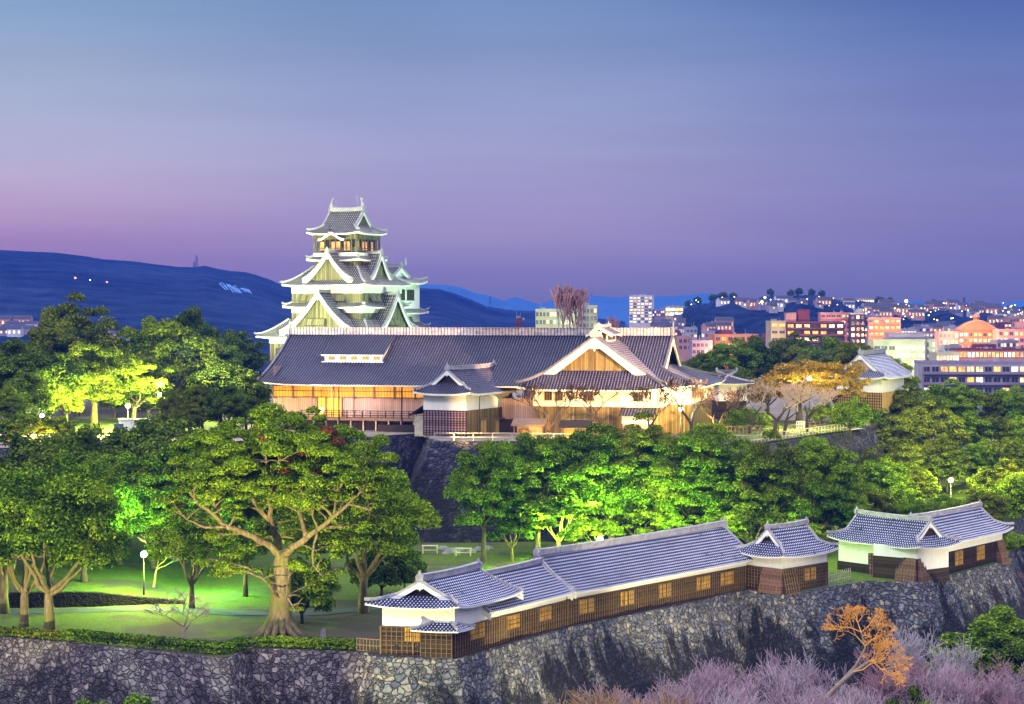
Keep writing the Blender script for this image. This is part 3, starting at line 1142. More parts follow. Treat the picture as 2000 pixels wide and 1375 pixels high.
lattice(lb, FBk, 2.6, LB - 2.0, -0.25, 2.7, 0.0, 0.42, 0.42, hw=0.12)
lb.build('lattice', M['batten_dark'], tb)
splay(tb, FBk, 0.1, 2.5, -0.3, 2.75, 0.7, M['wood_red'], M['batten'])
splay(tb, FBk, LB - 2.0, LB, -0.3, 2.75, 0.9, M['wood_red'], M['batten'])
for a, b in ((1809, 1824), (1864, 1879), (1907, 1921)):
    shutter_window(tb, FBk, u_at(FBk, a), u_at(FBk, b), 0.9, 2.6)

# ------------------------------------------------------------------ the palace on the terrace
PH = R(-13)
FP = Fr((-40.7, 309.2, 0), PH)                     # front-left eave corner of the great hall; e1 runs to the right end
ZE = 21.2
TB = 14.0                                          # terrace level
pal = thing('palace_hall', 'great palace hall with a vast dark tiled roof and broad golden lit gable wing', 'palace', FP(34, 10, TB), None)
PK = dict(mat=M['tile_palace'], tl=0.4, bmat=M['plaster_goldlit'], emat=M['plaster_goldlit'])
LH, WH = 71.0, 32.0
roof(pal, FP, LH, WH, ZE, 7.7, p=0.46, le='gable', re='irimoya', Dg=7.2, over=0.7, conc=0.35, lift=0.45, lw=7, rh=0.1, nv=10, th=0.24, ov=2.2,
     ridge=(0.9, 1.15), hipw=0.36, bh=0.8, gegyo=0.9, name='hall_roof', ridge_up=0.05, gmat=M['wood_pale'], gback=0.9, rmat=M['ridge_pattern'], hmat=M['ridge_dark'], **PK)
# gabled front wing
FW = Fr(FP(44, -4, 0), e1=tuple(FP.e2[:2]), e2=tuple((-FP.e1)[:2]))   # ridge runs inwards
FW2 = Fr(FP(66.3, -4.0, 0), e1=tuple(FP.e2[:2]), e2=tuple((-FP.e1)[:2]))
roof(pal, FW2, 17.0, 23.0, ZE - 0.3, 8.0, p=0.46, le='irimoya', re='gable', Dg=3.9, over=0.55, conc=0.08, lift=0.5, lw=5, rh=0.1, nv=10, th=0.24, ov=1.9,
     ridge=(0.8, 0.7), hipw=0.36, bh=1.1, gegyo=1.1, name='wing_roof', ridge_up=0.1, gmat=M['wood_olive'], faces='fblR', gback=0.3, hmat=M['ridge_dark'], **PK)
# smoke lantern on the wing's ridge
FL = FP.at(55.5, 3.0)
mb = MB()
FLr = Fr(FP(56.9, 3.5, 0), e1=tuple(FP.e2[:2]), e2=tuple((-FP.e1)[:2]))
mb.box(FLr, 0.3, 7.6, 0.9, 3.3, ZE + 6.2, ZE + 8.2)
lan = mb.build('smoke_lantern', M['plaster'], pal)
roof(pal, FLr.at(-0.4, 0.0), 8.6, 4.2, ZE + 8.0, 1.1, p=0.4, le='gable', re='gable', conc=0.15, lift=0.05, rh=0.07, nv=4, bh=0.3, gegyo=0, name='lantern_roof',
     ridge=(0.45, 0.35), th=0.15, ov=0.5, hipw=0.25, **PK)
mb = MB()
for k in range(6):
    mb.box(FLr, 0.8 + k * 1.1, 1.5 + k * 1.1, 0.84, 0.9, ZE + 7.1, ZE + 7.9)
    mb.box(FLr, 0.8 + k * 1.1, 1.5 + k * 1.1, 3.3, 3.36, ZE + 7.1, ZE + 7.9)
for k in range(3):
    mb.box(FLr, 0.24, 0.3, 1.1 + k * 0.75, 1.6 + k * 0.75, ZE + 7.1, ZE + 7.9)
mb.build('lantern_slat', M['wood_dark'], lan)
# raised shed dormer with a clerestory strip on the great roof
def hp(v):
    t = v / 16.0
    return ZE + 7.7 * (0.65 * t + 0.35 * t * t)
D0, D1 = 8.3, 18.6
mb = MB()
rows, uvs = [], []
cols = []
k = 0
while k * 0.46 < D1 - D0:
    for ph, a in ((0, 0), (0.27, 0), (0.4, 0.1), (0.6, 0.1), (0.73, 0)):
        cols.append((D0 + (k + ph) * 0.46, a))
    k += 1
for j in range(5):
    v = 8.0 + 7.4 * j / 4.0
    z = hp(8.6) + 1.05 + (hp(15.4) + 0.35 - hp(8.6) - 1.05) * j / 4.0
    rows.append([FP(u, v, z + a) for u, a in cols])
    uvs.append([(u / 0.46, v / 0.4) for u, a in cols])
mb.grid(rows, uvs)
dro = mb.build('dormer_roof', M['tile_palace'], pal)
mb = MB()
mb.quad(FP(D0 + .3, 8.6, hp(8.6) - .2), FP(D1 - .3, 8.6, hp(8.6) - .2), FP(D1 - .3, 8.6, hp(8.6) + 1.1), FP(D0 + .3, 8.6, hp(8.6) + 1.1))
for u in (D0 + .3, D1 - .3):
    mb.face([FP(u, 8.6, hp(8.6) - .3), FP(u, 8.6, hp(8.6) + 1.1), FP(u, 15.3, hp(15.3) + .2), FP(u, 15.3, hp(15.3) - .3)])
mb.box(FP, D0 - 0.1, D1 + 0.1, 7.85, 8.05, hp(8.6) + 0.85, hp(8.6) + 1.07)
mb.box(FP, D0 - 0.1, D1 + 0.1, 8.2, 8.5, hp(8.2) - 0.1, hp(8.2) + 0.18)
dw = mb.build('clerestory', M['plaster'], dro)
mb = MB()
for k in range(5):
    mb = MB()
    mb.box(FP, D0 + 1.0 + k * 1.9, D0 + 2.0 + k * 1.9, 8.5, 8.58, hp(8.6) + 0.25, hp(8.6) + 0.8)
    mb.build('clerestory_slat', M['shutter'], dw)

# body of the hall, left part: timber front under deep eaves
M['shoji'] = emit('lit paper screens', (1.0, 0.42, 0.03), 0.95, 0.35, 0.5)
M['doorglow'] = emit('lit doorway', (1.0, 0.50, 0.05), 1.3, 0.4, 0.5)
mb = MB()
mb.quad(FP(2, 2.6, 16.0), FP(46, 2.6, 16.0), FP(46, 2.6, 19.2), FP(2, 2.6, 19.2))
mb.quad(FP(2, 29.6, TB - 0.2), FP(2, 2.6, TB - 0.2), FP(2, 2.6, 24), FP(2, 29.6, 24))
mb.build('timber_wall', M['wood_pink'], pal)
mb = MB()
mb.quad(FP(2, 2.55, 19.2), FP(29, 2.55, 19.2), FP(29, 2.55, 20.9), FP(2, 2.55, 20.9))
sh = mb.build('paper_screen', M['shoji'], pal)
mb = MB()
for k in range(9):
    u = 2 + 27.0 * k / 8
    mb.box(FP, u - 0.13, u + 0.13, 2.3, 2.5, 18.9, 21.0)
for k in range(54):
    u = 2 + 27.0 * k / 54
    mb.box(FP, u - 0.025, u + 0.025, 2.48, 2.54, 19.2, 20.9)
for z in (19.12, 20.1, 20.9):
    mb.box(FP, 2, 29, 2.42, 2.545, z - 0.07, z + 0.07)
mb.build('frame', M['wood_plain'], sh)
mb = MB()
ud0, ud1 = u_at(FP, 621, 2.6), u_at(FP, 668, 2.6)
mb.quad(FP(ud0, 2.52, 16.0), FP(ud1, 2.52, 16.0), FP(ud1, 2.52, 19.15), FP(ud0, 2.52, 19.15))
dg = mb.build('lit_door', M['doorglow'], pal)
mb = MB()
for t_ in (0, 0.33, 0.38, 0.66, 1):
    u = ud0 + (ud1 - ud0) * t_
    mb.box(FP, u - 0.07, u + 0.07, 2.4, 2.5, 16.0, 19.1)
mb.build('frame', M['wood_plain'], dg)
# stone plinth, veranda, posts
mb = MB()
mb.box(FP, 1.5, 46, 1.2, 29, TB - 0.3, 15.9)
mb.build('plinth', M['wood_black'], pal)
mb = MB()
mb.box(FP, ud0 - 2, 29, 0.2, 2.6, 15.85, 16.02)
mb.box(FP, ud0 - 2, 29, 0.1, 0.3, 15.6, 15.95)
ver = mb.build('veranda', M['wood_plain'], pal)
mb = MB()
for k in range(18):
    u = ud0 - 2 + (31 - ud0) * k / 17
    mb.box(FP, u - 0.06, u + 0.06, 0.2, 0.32, 16.02, 17.1)
for z in (16.45, 16.8, 17.12):
    mb.box(FP, ud0 - 2.1, 29.1, 0.2, 0.33, z - 0.05, z + 0.05)
mb.build('railing', M['wood_black'], ver)
for k in range(10):
    mb = MB()
    u = ud0 + (28 - ud0) * k / 9
    mb.box(FP, u - 0.1, u + 0.1, 0.3, 0.5, TB - 0.1, 15.85)
    mb.build('post', M['wood_pale'], ver)
for px in (662, 785):
    mb = MB()
    u = u_at(FP, px, 0.1)
    mb.tube([FP(u, 0.05, TB - 0.1), FP(u, 0.05, 20.9)], 0.11, 6)
    mb.build('downpipe', M['wood_black'], pal)
mb = MB()
mb.box(FP, 20.5, 30, -0.9, -0.6, TB - 0.2, TB + 1.05)
mb.build('timber_step', M['wood_black'], ver)

# body of wing and right end: white band over boards
mb = MB()
mb.box(FP, 45.6, 65.4, -2.1, 12, 18.3, 21.3, 0, False, True)
mb.build('plaster_wall', M['plaster_goldlit'], pal)
mb = MB()
mb.box(FP, 45.9, 65.1, -1.8, 12, TB - 0.3, 18.3, 0, False, False)
bw = mb.build('board_wall', M['wood_olive'], pal)
lb = MB()
lattice(lb, FP, 45.9, 65.1, TB, 18.2, -1.8, 0.9, 1.1, 0.1)
lb.build('lattice', M['batten'], bw)
mb = MB()
mb.box(FP, 62, LH - 1.8, 1.9, WH - 2, 18.6, 21.6, 0, False, True)
mb.build('plaster_wall', M['plaster_goldlit'], pal)
mb = MB()
mb.box(FP, 62.3, LH - 2.1, 2.2, WH - 2.3, TB - 0.3, 18.6, 0, False, False)
mb.build('board_wall', M['wood_olive'], pal)
def palwin(px0, px1, v, z0, z1):
    mb = MB()
    a, b = u_at(FP, px0, v), u_at(FP, px1, v)
    mb.box(FP, a, b, v - 0.1, v + 0.02, z0, z1)
    o = mb.build('window', M['wood_dark'], pal)
    fb = MB()
    n = max(3, int((b - a) / 0.35))
    for k in range(n + 1):
        u = a + (b - a) * k / n
        fb.box(FP, u - 0.05, u + 0.05, v - 0.18, v - 0.1, z0 - 0.05, z1 + 0.05)
    fb.box(FP, a - 0.1, b + 0.1, v - 0.2, v - 0.1, z0 - 0.12, z0)
    fb.box(FP, a - 0.1, b + 0.1, v - 0.2, v - 0.1, z1, z1 + 0.12)
    fb.build('frame', M['batten'], o)
for a, b in ((1064, 1078), (1085, 1099), (1142, 1158), (1238, 1256)):
    palwin(a, b, -2.1, 19.3, 20.6)
palwin(1352, 1375, 1.9, 19.7, 21.0)
# penthouse over the entrance and lean-to sheds along the foot
mb = MB()
rows, uvs, cols = [], [], []
u0, u1 = u_at(FP, 1208, -4.5), u_at(FP, 1274, -4.5)
k = 0
while k * 0.46 < u1 - u0:
    for ph, a in ((0, 0), (0.27, 0), (0.4, 0.1), (0.6, 0.1), (0.73, 0)):
        cols.append((u0 + (k + ph) * 0.46, a))
    k += 1
for j in range(4):
    v = -4.6 + 2.6 * j / 3
    rows.append([FP(u, v, 17.0 + 1.1 * j / 3 + a) for u, a in cols])
    uvs.append([(u / 0.46, v / 0.4) for u, a in cols])
mb.grid(rows, uvs)
pr_ = mb.build('porch_roof', M['tile_palace'], pal)
mb = MB()
mb.box(FP, u0 + 0.4, u1 - 0.4, -4.0, -2.0, 15.9, 17.1)
mb.build('porch_band', M['plaster_goldlit'], pr_)
mb = MB()
mb.box(FP, u0 + 0.5, u1 - 0.5, -3.9, -2.0, TB - 0.2, 15.9)
mb.build('porch_wall', M['wood_pink'], pr_)

# tile-capped entrance turret with pink lattice front
EG = Fr((-13.4, 294.0, 0), R(-24))
eg = thing('entrance_turret', 'small entrance turret with white plaster over a pink lattice front below the palace', 'turret', EG(3.5, 5, TB))
mb = MB()
mb.box(EG, 0, 7.2, 0, 17, 17.9, 20.6, 0, False, True)
mb.build('plaster_wall', M['plaster'], eg)
mb = MB()
mb.box(EG, 0.05, 7.15, 0.05, 17, TB - 0.3, 17.9, 0, False, False)
M['pinkboard'] = boardmat('rosy boards', (0.26, 0.15, 0.17), (0.42, 0.26, 0.28), 0.5, False)
bw = mb.build('board_wall', M['pinkboard'], eg)
lb = MB()
lattice(lb, EG, 0.05, 7.15, TB + 0.1, 17.8, 0.05, 0.52, 0.36, 0.12, 0.1)
lb.build('lattice', M['batten_dark'], bw)
mb = MB()
ER = EG.turn(1)
mb.box(EG, 7.15, 7.25, 0.1, 16.9, TB - 0.2, 17.9)
rs = mb.build('board_wall', M['wood_olive'], eg)
FEr = Fr(EG(8.4, -1.2, 0), e1=tuple(EG.e2[:2]), e2=tuple((-EG.e1)[:2]))
roof(eg, FEr, 19, 9.6, 20.4, 3.5, p=0.42, le='irimoya', re='gable', Dg=2.4, conc=0.25, lift=0.35, rh=0.09, bh=0.42, gegyo=0.5, ridge=(0.5, 0.55), th=0.3,
     mat=M['tile_palace'], faces='fblR')
for px0, px1, z1_ in ((937, 948, 16.2), (966, 983, 15.9)):
    mb = MB()
    FQ = Fr(EG(7.27, 0, 0), e1=tuple(EG.e2[:2]), e2=tuple((-EG.e1)[:2]))
    a, b = u_at(FQ, px0), u_at(FQ, px1)
    mb.box(FQ, a, b, -0.12, 0.0, TB, z1_)
    o = mb.build('door', M['shutter'], eg)
    fb = MB()
    for u in (a - 0.1, (a + b) / 2, b + 0.1):
        fb.box(FQ, u - 0.06, u + 0.06, -0.2, -0.02, TB, z1_ + 0.15)
    fb.box(FQ, a - 0.3, b + 0.3, -0.5, -0.02, z1_ + 0.15, z1_ + 0.3)
    fb.build('frame', M['wood_plain'], o)
for px in (933, 993):
    mb = MB()
    FQ = Fr(EG(7.3, 0, 0), e1=tuple(EG.e2[:2]), e2=tuple((-EG.e1)[:2]))
    u = u_at(FQ, px)
    mb.tube([FQ(u, -0.7, 20.2), FQ(u, -0.3, 19.8), FQ(u, -0.3, TB)], 0.08, 6)
    mb.build('downpipe', M['metal'], eg)
# lean-to beside the lattice front
mb = MB()
mb.box(EG, -2.0, -0.05, 1.0, 4.0, TB - 0.2, 16.9)
lt = thing('lean_to', 'little weathered lean-to shed against the entrance turret at the end of the veranda', 'shed', EG(-1, 2, TB))
mb.build('wall', M['wood_pale'], lt)
mb = MB()
mb.face([EG(-2.6, 0.5, 17.0), EG(0.0, 0.5, 18.6), EG(0.0, 4.5, 18.6), EG(-2.6, 4.5, 17.0)])
mb.beam(EG(-2.6, 0.45, 17.0), EG(0.0, 0.45, 18.6), 0.15, 0.2)
mb.build('roof', M['wood_black'], lt)

# small corner annex at the hall's right end
ax_ = thing('annex', 'small annex with a low dark roof at the far end of the palace hall', 'annex', P(1436, 790, 331))
FX = Fr((X(1399, 331), 331, 0), R(8))
mb = MB()
mb.box(FX, 0.6, 5.6, 0.8, 9, 17.4, 20.7)
mb.build('plaster_wall', M['plaster'], ax_)
mb = MB()
mb.box(FX, 0.7, 5.5, 0.9, 9, TB - 0.2, 17.4)
mb.build('board_wall', M['wood_dark'], ax_)
roof(ax_, FX.at(-0.4, -0.2), 7.0, 10.5, 20.4, 1.9, p=0.42, conc=0.2, lift=0.15, rh=0.08, mat=M['tile_palace'], ridge=(0.4, 0.3), rmat=M['ridge_dark'])

# low pavilion roofs before the wing
def stall(label, px0, px1, d, zr, col):
    s = thing('entrance_booth', label, 'booth', (X((px0 + px1) / 2, d), d, TB))
    FS = Fr((X(px0, d), d, 0), R(-8))
    w = X(px1, d) - X(px0, d)
    mb = MB()
    mb.face([FS(-0.4, -0.4, zr), FS(w + 0.4, -0.4, zr), FS(w + 0.4, 2.6, zr + 0.8), FS(-0.4, 2.6, zr + 0.8)])
    mb.box(FS, -0.4, w + 0.4, -0.5, -0.4, zr - 0.2, zr + 0.05)
    mb.build('roof', col, s)
    for u in (0.0, w * 0.5, w):
        k = MB()
        k.box(FS, u - 0.09, u + 0.09, 0, 0.18, TB - 0.1, zr + 0.1)
        k.build('post', M['wood_plain'], s)
    k = MB()
    k.box(FS, 0.2, w - 0.2, 1.9, 2.2, TB - 0.1, zr + 0.3)
    k.build('back_wall', M['wood_pale'], s)
    k = MB()
    k.box(FS, 0.3, w * 0.45, 1.2, 1.5, TB - 0.1, TB + 1.2)
    k.build('counter', M['shutter'], s)
stall('long open booth with a brown roof in front of the golden palace wing', 1004, 1060, 288, 16.0, M['wood_plain'])
stall('low booth with a dark purple roof under the bare cherry trees', 1096, 1150, 287, 15.8, M['wood_black'])

# round lantern on the veranda
M['lanternglow'] = emit('lantern paper', (1.0, 0.62, 0.18), 6.0)
ln = thing('hanging_lantern', 'glowing round paper lantern hanging beside the palace doorway', 'lantern', FP(u_at(FP, 628, 0.9), 0.9, 16.0))
c = FP(u_at(FP, 628, 0.9), 0.9, Z(802, 306))
mb = MB()
mb.lathe(c, [(0.05, -0.5), (0.32, -0.42), (0.48, -0.15), (0.48, 0.15), (0.32, 0.42), (0.05, 0.5)], 12)
mb.build('lamp_shade', M['lanternglow'], ln, True)
mb = MB()
mb.lathe(c, [(0.2, 0.5), (0.2, 0.6), (0.0, 0.62)], 8)
mb.tube([c + np.array([0, 0, 0.6]), c + np.array([0, 0.8, 3.6])], 0.03, 4)
mb.build('cap', M['wood_black'], ln)
lamp('lantern_light', tuple(c + np.array([0, -0.7, 0.0])), 900, (1.0, 0.55, 0.15), 0.4)

# ------------------------------------------------------------------ the great keep
KT = R(-27)
SK = 0.1132
FK = Fr((-37.4, 441.0, -0.7), KT)                     # keep centre
keep = thing('castle_keep', 'main castle keep rising in white tiers with curved gables behind the palace', 'castle keep', FK(0, 0, 20))
M['plaster_keep'] = plastermat('keep plaster', (0.82, 0.82, 0.78), 0.15)
KP = dict(mat=M['tile_keep'], rmat=M['ridge'], emat=M['plaster_keep'], bmat=M['plaster_keep'], tl=0.45, p=0.55, rh=0.12)


def tier_roof(a, b, z0, inner_a, inner_b, rise, conc=0.35, lift=0.35, name='tier_roof', th=0.34):
    """skirt roof: eaves at +-a, +-b rising inwards to the wall of the next tier"""
    run = min(a - inner_a, b - inner_b)
    h = lambda v: rise * ((1 - conc) * v / run + conc * (v / run) ** 2)
    mb, eb, rb = MB(), MB(), MB()
    p, rh = KP['p'], KP['rh']
    for q in range(4):
        F = FK.turn(q)
        A, B = (a, b) if q % 2 == 0 else (b, a)
        lf = lambda d, v: lift * max(0, 1 - d / 4.0) ** 2 * (1 - v / run) ** 2
        cols = []
        k = 0
        while k * p < 2 * A:
            for ph, r_ in ((0, 0), (0.27, 0), (0.4, 1), (0.6, 1), (0.73, 0)):
                u = (k + ph) * p
                if u <= 2 * A:
                    cols.append((u, r_ * rh))
            k += 1
        cols.append((2 * A, 0))
        rows, uvs = [], []
        for j in range(6):
            rw, uw = [], []
            for u, r_ in cols:
                v = max(0.02, min(run, u, 2 * A - u)) * j / 5
                rw.append(F(-A + u, -B + v, z0 + h(v) + lf(u, v) + lf(2 * A - u, v) + r_))
                uw.append((u / p, v / 0.45))
            rows.append(rw)
            uvs.append(uw)
        mb.grid(rows, uvs)
        n = 18
        for i in range(n):
            u, w = 2 * A * i / n, 2 * A * (i + 1) / n
            zu, zw = z0 + lf(u, 0) + lf(2 * A - u, 0), z0 + lf(w, 0) + lf(2 * A - w, 0)
            eb.quad(F(-A + u, -B, zu - th), F(-A + w, -B, zw - th), F(-A + w, -B, zw), F(-A + u, -B, zu))
            vu, vw = max(0, min(2.6, u, 2 * A - u)), max(0, min(2.6, w, 2 * A - w))
            eb.face([F(-A + u, -B + vu, z0 - th * 0.6), F(-A + w, -B + vw, z0 - th * 0.6), F(-A + w, -B, zw - th), F(-A + u, -B, zu - th)])
        pts = [F(-A + v, -B + v, z0 + h(v) + 2 * lf(v, v) + 0.2) for v in [run * i / 5 for i in range(6)]]
        for x, y in zip(pts, pts[1:]):
            rb.beam(x, y, 0.36, 0.36)
        # upturned corner tile
        rb.beam(pts[0], pts[0] + np.array([*( (pts[0] - pts[1])[:2] * 0.25), 0.25]), 0.22, 0.28)
    o = mb.build(name, M['tile_keep'], keep)
    eb.build('eave', M['plaster_keep'], o)
    rb.build('ridge', M['ridge'], o)
    return o


def kwall(a, b, z0, z1, mat, name='wall'):
    mb = MB()
    mb.box(FK, -a, a, -b, b, z0, z1, 0, True, False)
    return mb.build(name, mat, keep)


def kgable(q, off, dist, half, z0, height, depth, conc=0.55, label=None):
    """big dormer gable on side q of the keep: centre offset off, gable face at distance dist from the centre"""
    F = FK.turn(q)
    f = Fr(F(off + half, -dist, 0), e1=tuple(F.e2[:2]), e2=tuple((-F.e1)[:2]))
    roof(keep, f, depth, 2 * half, z0, height, le='gable', re='gable', conc=conc, lift=0.25, lw=3, nv=9, th=0.3, ov=0.6, ridge=(0.6, 0.6), hipw=0.45,
         bh=0.85, gegyo=0.8, gmat=M['wood_keep'], faces='fbR', over=0.4, gback=0.5, name='dormer_gable', **KP)


def kwin(q, off, v, w, z0, z1, prop=True):
    """window with a propped-out shutter"""
    F = FK.turn(q)
    mb = MB()
    mb.box(F, off - w / 2, off + w / 2, -v - 0.06, -v + 0.05, z0, z1)
    o = mb.build('window', M['wood_black'], keep)
    fb = MB()
    n = max(4, int(w / 0.4))
    for k in range(n + 1):
        u = off - w / 2 + w * k / n
        fb.box(F, u - 0.06, u + 0.06, -v - 0.14, -v - 0.06, z0, z1)
    fb.box(F, off - w / 2 - 0.15, off + w / 2 + 0.15, -v - 0.2, -v, z0 - 0.15, z0)
    fb.build('frame', M['wood_keep'], o)
    if prop:
        sb = MB()
        A, B = F(off - w / 2 - 0.1, -v - 0.1, z1 + 0.05), F(off + w / 2 + 0.1, -v - 0.1, z1 + 0.05)
        Cc, Dd = F(off + w / 2 + 0.1, -v - 0.75, z0 + 0.25), F(off - w / 2 - 0.1, -v - 0.75, z0 + 0.25)
        sb.quad(Dd, Cc, B, A)
        sb.beam(Dd, Cc, 0.1, 0.1)
        sb.build('shutter', M['wood_keep'], o)


# tiers from the bottom up: wall half sizes and levels
kwall(13.4, 12.2, 12.0, 22.3, M['stone_dark'], 'stone_base')
kwall(13.0, 11.8, 22.3, 26.2, M['wood_keep'], 'board_wall')
kwall(13.05, 11.85, 26.2, 27.4, M['plaster_keep'], 'plaster_wall')
tier_roof(15.2, 14.1, 27.6, 9.6, 8.8, 3.9, 0.3, 0.28)
kwall(9.3, 8.5, 30.0, 33.0, M['wood_keep'], 'board_wall')
kwall(9.35, 8.55, 33.0, 34.2, M['plaster_keep'], 'plaster_wall')
tier_roof(10.8, 10.0, 34.3, 9.3, 8.5, 1.0, 0.2, 0.35)
kwall(9.3, 8.5, 35.0, 37.4, M['wood_keep'], 'board_wall')
kwall(9.35, 8.55, 37.4, 39.0, M['plaster_keep'], 'plaster_wall')
tier_roof(10.9, 10.1, 39.2, 5.6, 5.0, 4.2, 0.3, 0.26)
kwall(5.6, 5.0, 42.0, 44.9, M['wood_keep'], 'board_wall')
tier_roof(6.9, 6.2, 44.9, 5.6, 5.0, 0.9, 0.2, 0.35, th=0.35)
kwall(5.75, 5.15, 45.7, 46.5, M['plaster_keep'], 'balcony_skirt')
kwall(4.9, 4.3, 46.5, 50.9, M['wood_black'], 'inner_room')
# open top storey: posts, rails and lit screens
M['topglow'] = emit('lit top room', (1.0, 0.45, 0.16), 0.9, 0.6, 1.2)
mb = MB()
for q in range(4):
    F = FK.turn(q)
    a, b = (5.6, 5.0) if q % 2 == 0 else (5.0, 5.6)
    for k in range(9):
        u = -a + 2 * a * k / 8
        w = 0.18 if k in (0, 8) else 0.1
        mb.box(F, u - w, u + w, -b - 0.02, -b + 0.25, 46.5, 50.9)
    for z in (47.0, 47.5, 49.6, 50.4):
        mb.box(F, -a, a, -b - 0.04, -b + 0.1, z - 0.1, z + 0.1)
    mb.box(F, -a, a, -b, -b + 0.1, 49.7, 50.9)
mb.build('timber_frame', M['wood_keep'], keep)
for q in range(4):
    F = FK.turn(q)
    a, b = (4.9, 4.3) if q % 2 == 0 else (4.3, 4.9)
    for u0_, u1_ in ((-a + 0.4, -a + 1.5), (-1.4, 1.0), (1.9, 3.4)):
        mb = MB()
        mb.quad(F(u0_, -b - 0.03, 46.9), F(u1_, -b - 0.03, 46.9), F(u1_, -b - 0.03, 49.0), F(u0_, -b - 0.03, 49.0))
        mb.build('paper_screen', M['topglow'], keep)
# top roof
FKr = FK.at(-6.9, -6.2)
tr = roof(keep, FKr, 13.8, 12.4, 50.8, 5.2, le='irimoya', re='irimoya', Dg=2.9, over=0.5, conc=0.45, lift=0.45, lw=4, th=0.34, ov=2.0, ridge=(0.7, 0.8), hipw=0.45,
          bh=0.6, gegyo=0.5, gmat=M['wood_keep'], name='top_roof', nv=10, **KP)
# fish ornaments and lightning rods
for u in (2.9, 10.9):
    mb = MB()
    c = FKr(u, 6.2, 56.8)
    sg = -1 if u < 6 else 1
    e = FK.e1 * sg
    mb.tube([c - e * 0.2, c + np.array([0, 0, 0.5]) + e * 0.15, c + np.array([0, 0, 1.1]) + e * 0.05, c + np.array([0, 0, 1.7]) - e * 0.1, c + np.array([0, 0, 2.1]) + e * 0.25],
            [0.42, 0.4, 0.28, 0.16, 0.05], 8)
    for k in (-1, 1):
        mb.face([c + np.array([0, 0, 1.5]) - e * 0.1, c + np.array([0, 0, 2.4]) + e * 0.5 * k + np.array([0, 0, 0.1]), c + np.array([0, 0, 1.9]) + e * 0.05])
    mb.build('fish_ornament', M['ridge'], tr)
for u in (4.0, 9.6):
    mb = MB()
    c = FKr(u, 6.2, 56.5)
    mb.tube([c, c + np.array([0, 0, 3.0 if u > 6 else 2.4])], [0.06, 0.03], 4)
    mb.build('lightning_rod', M['steel'], tr)
# curved gable over the balcony
mb = MB()
ring = []
kk = 22
for i in range(kk + 1):
    t = -1 + 2 * i / kk
    ring.append((t * 3.4, 49.75 + 1.35 * (0.5 + 0.5 * math.cos(math.pi * t)) ** 1.3 - 0.12 * abs(t)))
FKb = FK.at(-0.4, -6.3)
mb.prism(ring + [(u * (1 if abs(u) > 3.3 else 1.0), z - 0.5 - 0.12 * (1 - abs(u) / 3.4)) for u, z in reversed(ring)], FKb, 0, 0.3)
kb = mb.build('curved_gable', M['plaster_keep'], keep)
mb = MB()
mb.grid([[FKb(u, 0.05, z + 0.06) for u, z in ring], [FKb(u, 3.2, z + 0.06) for u, z in ring]], [[(i, 0) for i in range(kk + 1)], [(i, 6) for i in range(kk + 1)]])
mb.beam(FKb(0, -0.15, 51.25), FKb(0, 3.0, 51.25), 0.5, 0.45)
mb.prism([(-0.5, 51.2), (0.5, 51.2), (0, 52.5)], FKb, -0.2, 0.1)
mb.build('tiles', M['tile_keep'], kb)
# dormer gables: two tiers, front and side
kgable(0, 0.8, 13.6, 10.0, 28.6, 8.9, 9.0)
kgable(1, 1.0, 12.9, 7.8, 28.9, 8.2, 9.0)
kgable(0, 0.6, 9.4, 6.5, 40.2, 6.3, 6.0)
kgable(1, 0.0, 9.2, 4.9, 40.3, 6.0, 6.0)
# windows
for off in (-5.0, 2.4):
    kwin(0, off, 8.5, 5.0, 35.4, 36.9)
kwin(1, -3.5, 9.3, 4.0, 35.4, 36.9)
kwin(0, -0.2, 13.1, 5.4, 30.1, 31.7)
kwin(1, -0.8, 12.4, 4.6, 30.1, 31.5)
kwin(0, -9.5, 11.8, 3.6, 23.4, 25.2, False)

# the small keep to its right
SKP = Fr((-29.6, 456.0, -0.3), KT)
sk_ = thing('small_keep', 'slimmer companion keep with tiered eaves tucked against the main keep', 'castle keep', SKP(0, 0, 20))
FKsave, keepsave = FK, keep
FK, keep = SKP, sk_
kwall(6.6, 7.0, 12.0, 25, M['stone_dark'], 'stone_base')
kwall(5.6, 6.2, 25.0, 39.6, M['plaster_keep'], 'plaster_wall')
tier_roof(7.4, 8.0, 28.8, 5.6, 6.2, 1.6, 0.3, 0.5)
tier_roof(7.2, 7.8, 32.6, 5.6, 6.2, 0.9, 0.2, 0.45)
F0 = FK.at(-7.0, -7.6)
roof(keep, Fr(FK(7.0, -7.6, 0), e1=tuple(FK.e2[:2]), e2=tuple((-FK.e1)[:2])).turn(0) if False else F0, 14.0, 15.2, 39.6, 3.6, le='irimoya', re='irimoya', Dg=3.2, over=0.5, conc=0.45, lift=0.6, lw=4, th=0.45, ov=1.6,
     ridge=(0.6, 0.7), hipw=0.45, bh=0.9, gegyo=0.6, gmat=M['plaster_keep'], name='top_roof', nv=9, **KP)
for q in (0, 1):
    kwin(q, 1.8, 6.2 if q == 0 else 5.6, 3.2, 35.6, 38.0, False)
    kwin(q, -2.0, 6.2 if q == 0 else 5.6, 2.2, 35.6, 38.0, False)
    kwin(q, 1.0, 6.2 if q == 0 else 5.6, 2.4, 30.0, 31.6, True)
mb = MB()
c = F0(12.3, 7.6, 43.7)
mb.tube([c, c + np.array([0.1, 0, 0.6]), c + np.array([0, 0, 1.3]), c + np.array([0.3, 0, 1.7])], [0.35, 0.32, 0.18, 0.05], 8)
mb.build('fish_ornament', M['ridge'], keep)
mb = MB()
c = F0(9.0, 7.6, 43.3)
mb.tube([c, c + np.array([0, 0, 3.0])], [0.06, 0.03], 4)
mb.build('lightning_rod', M['steel'], keep)
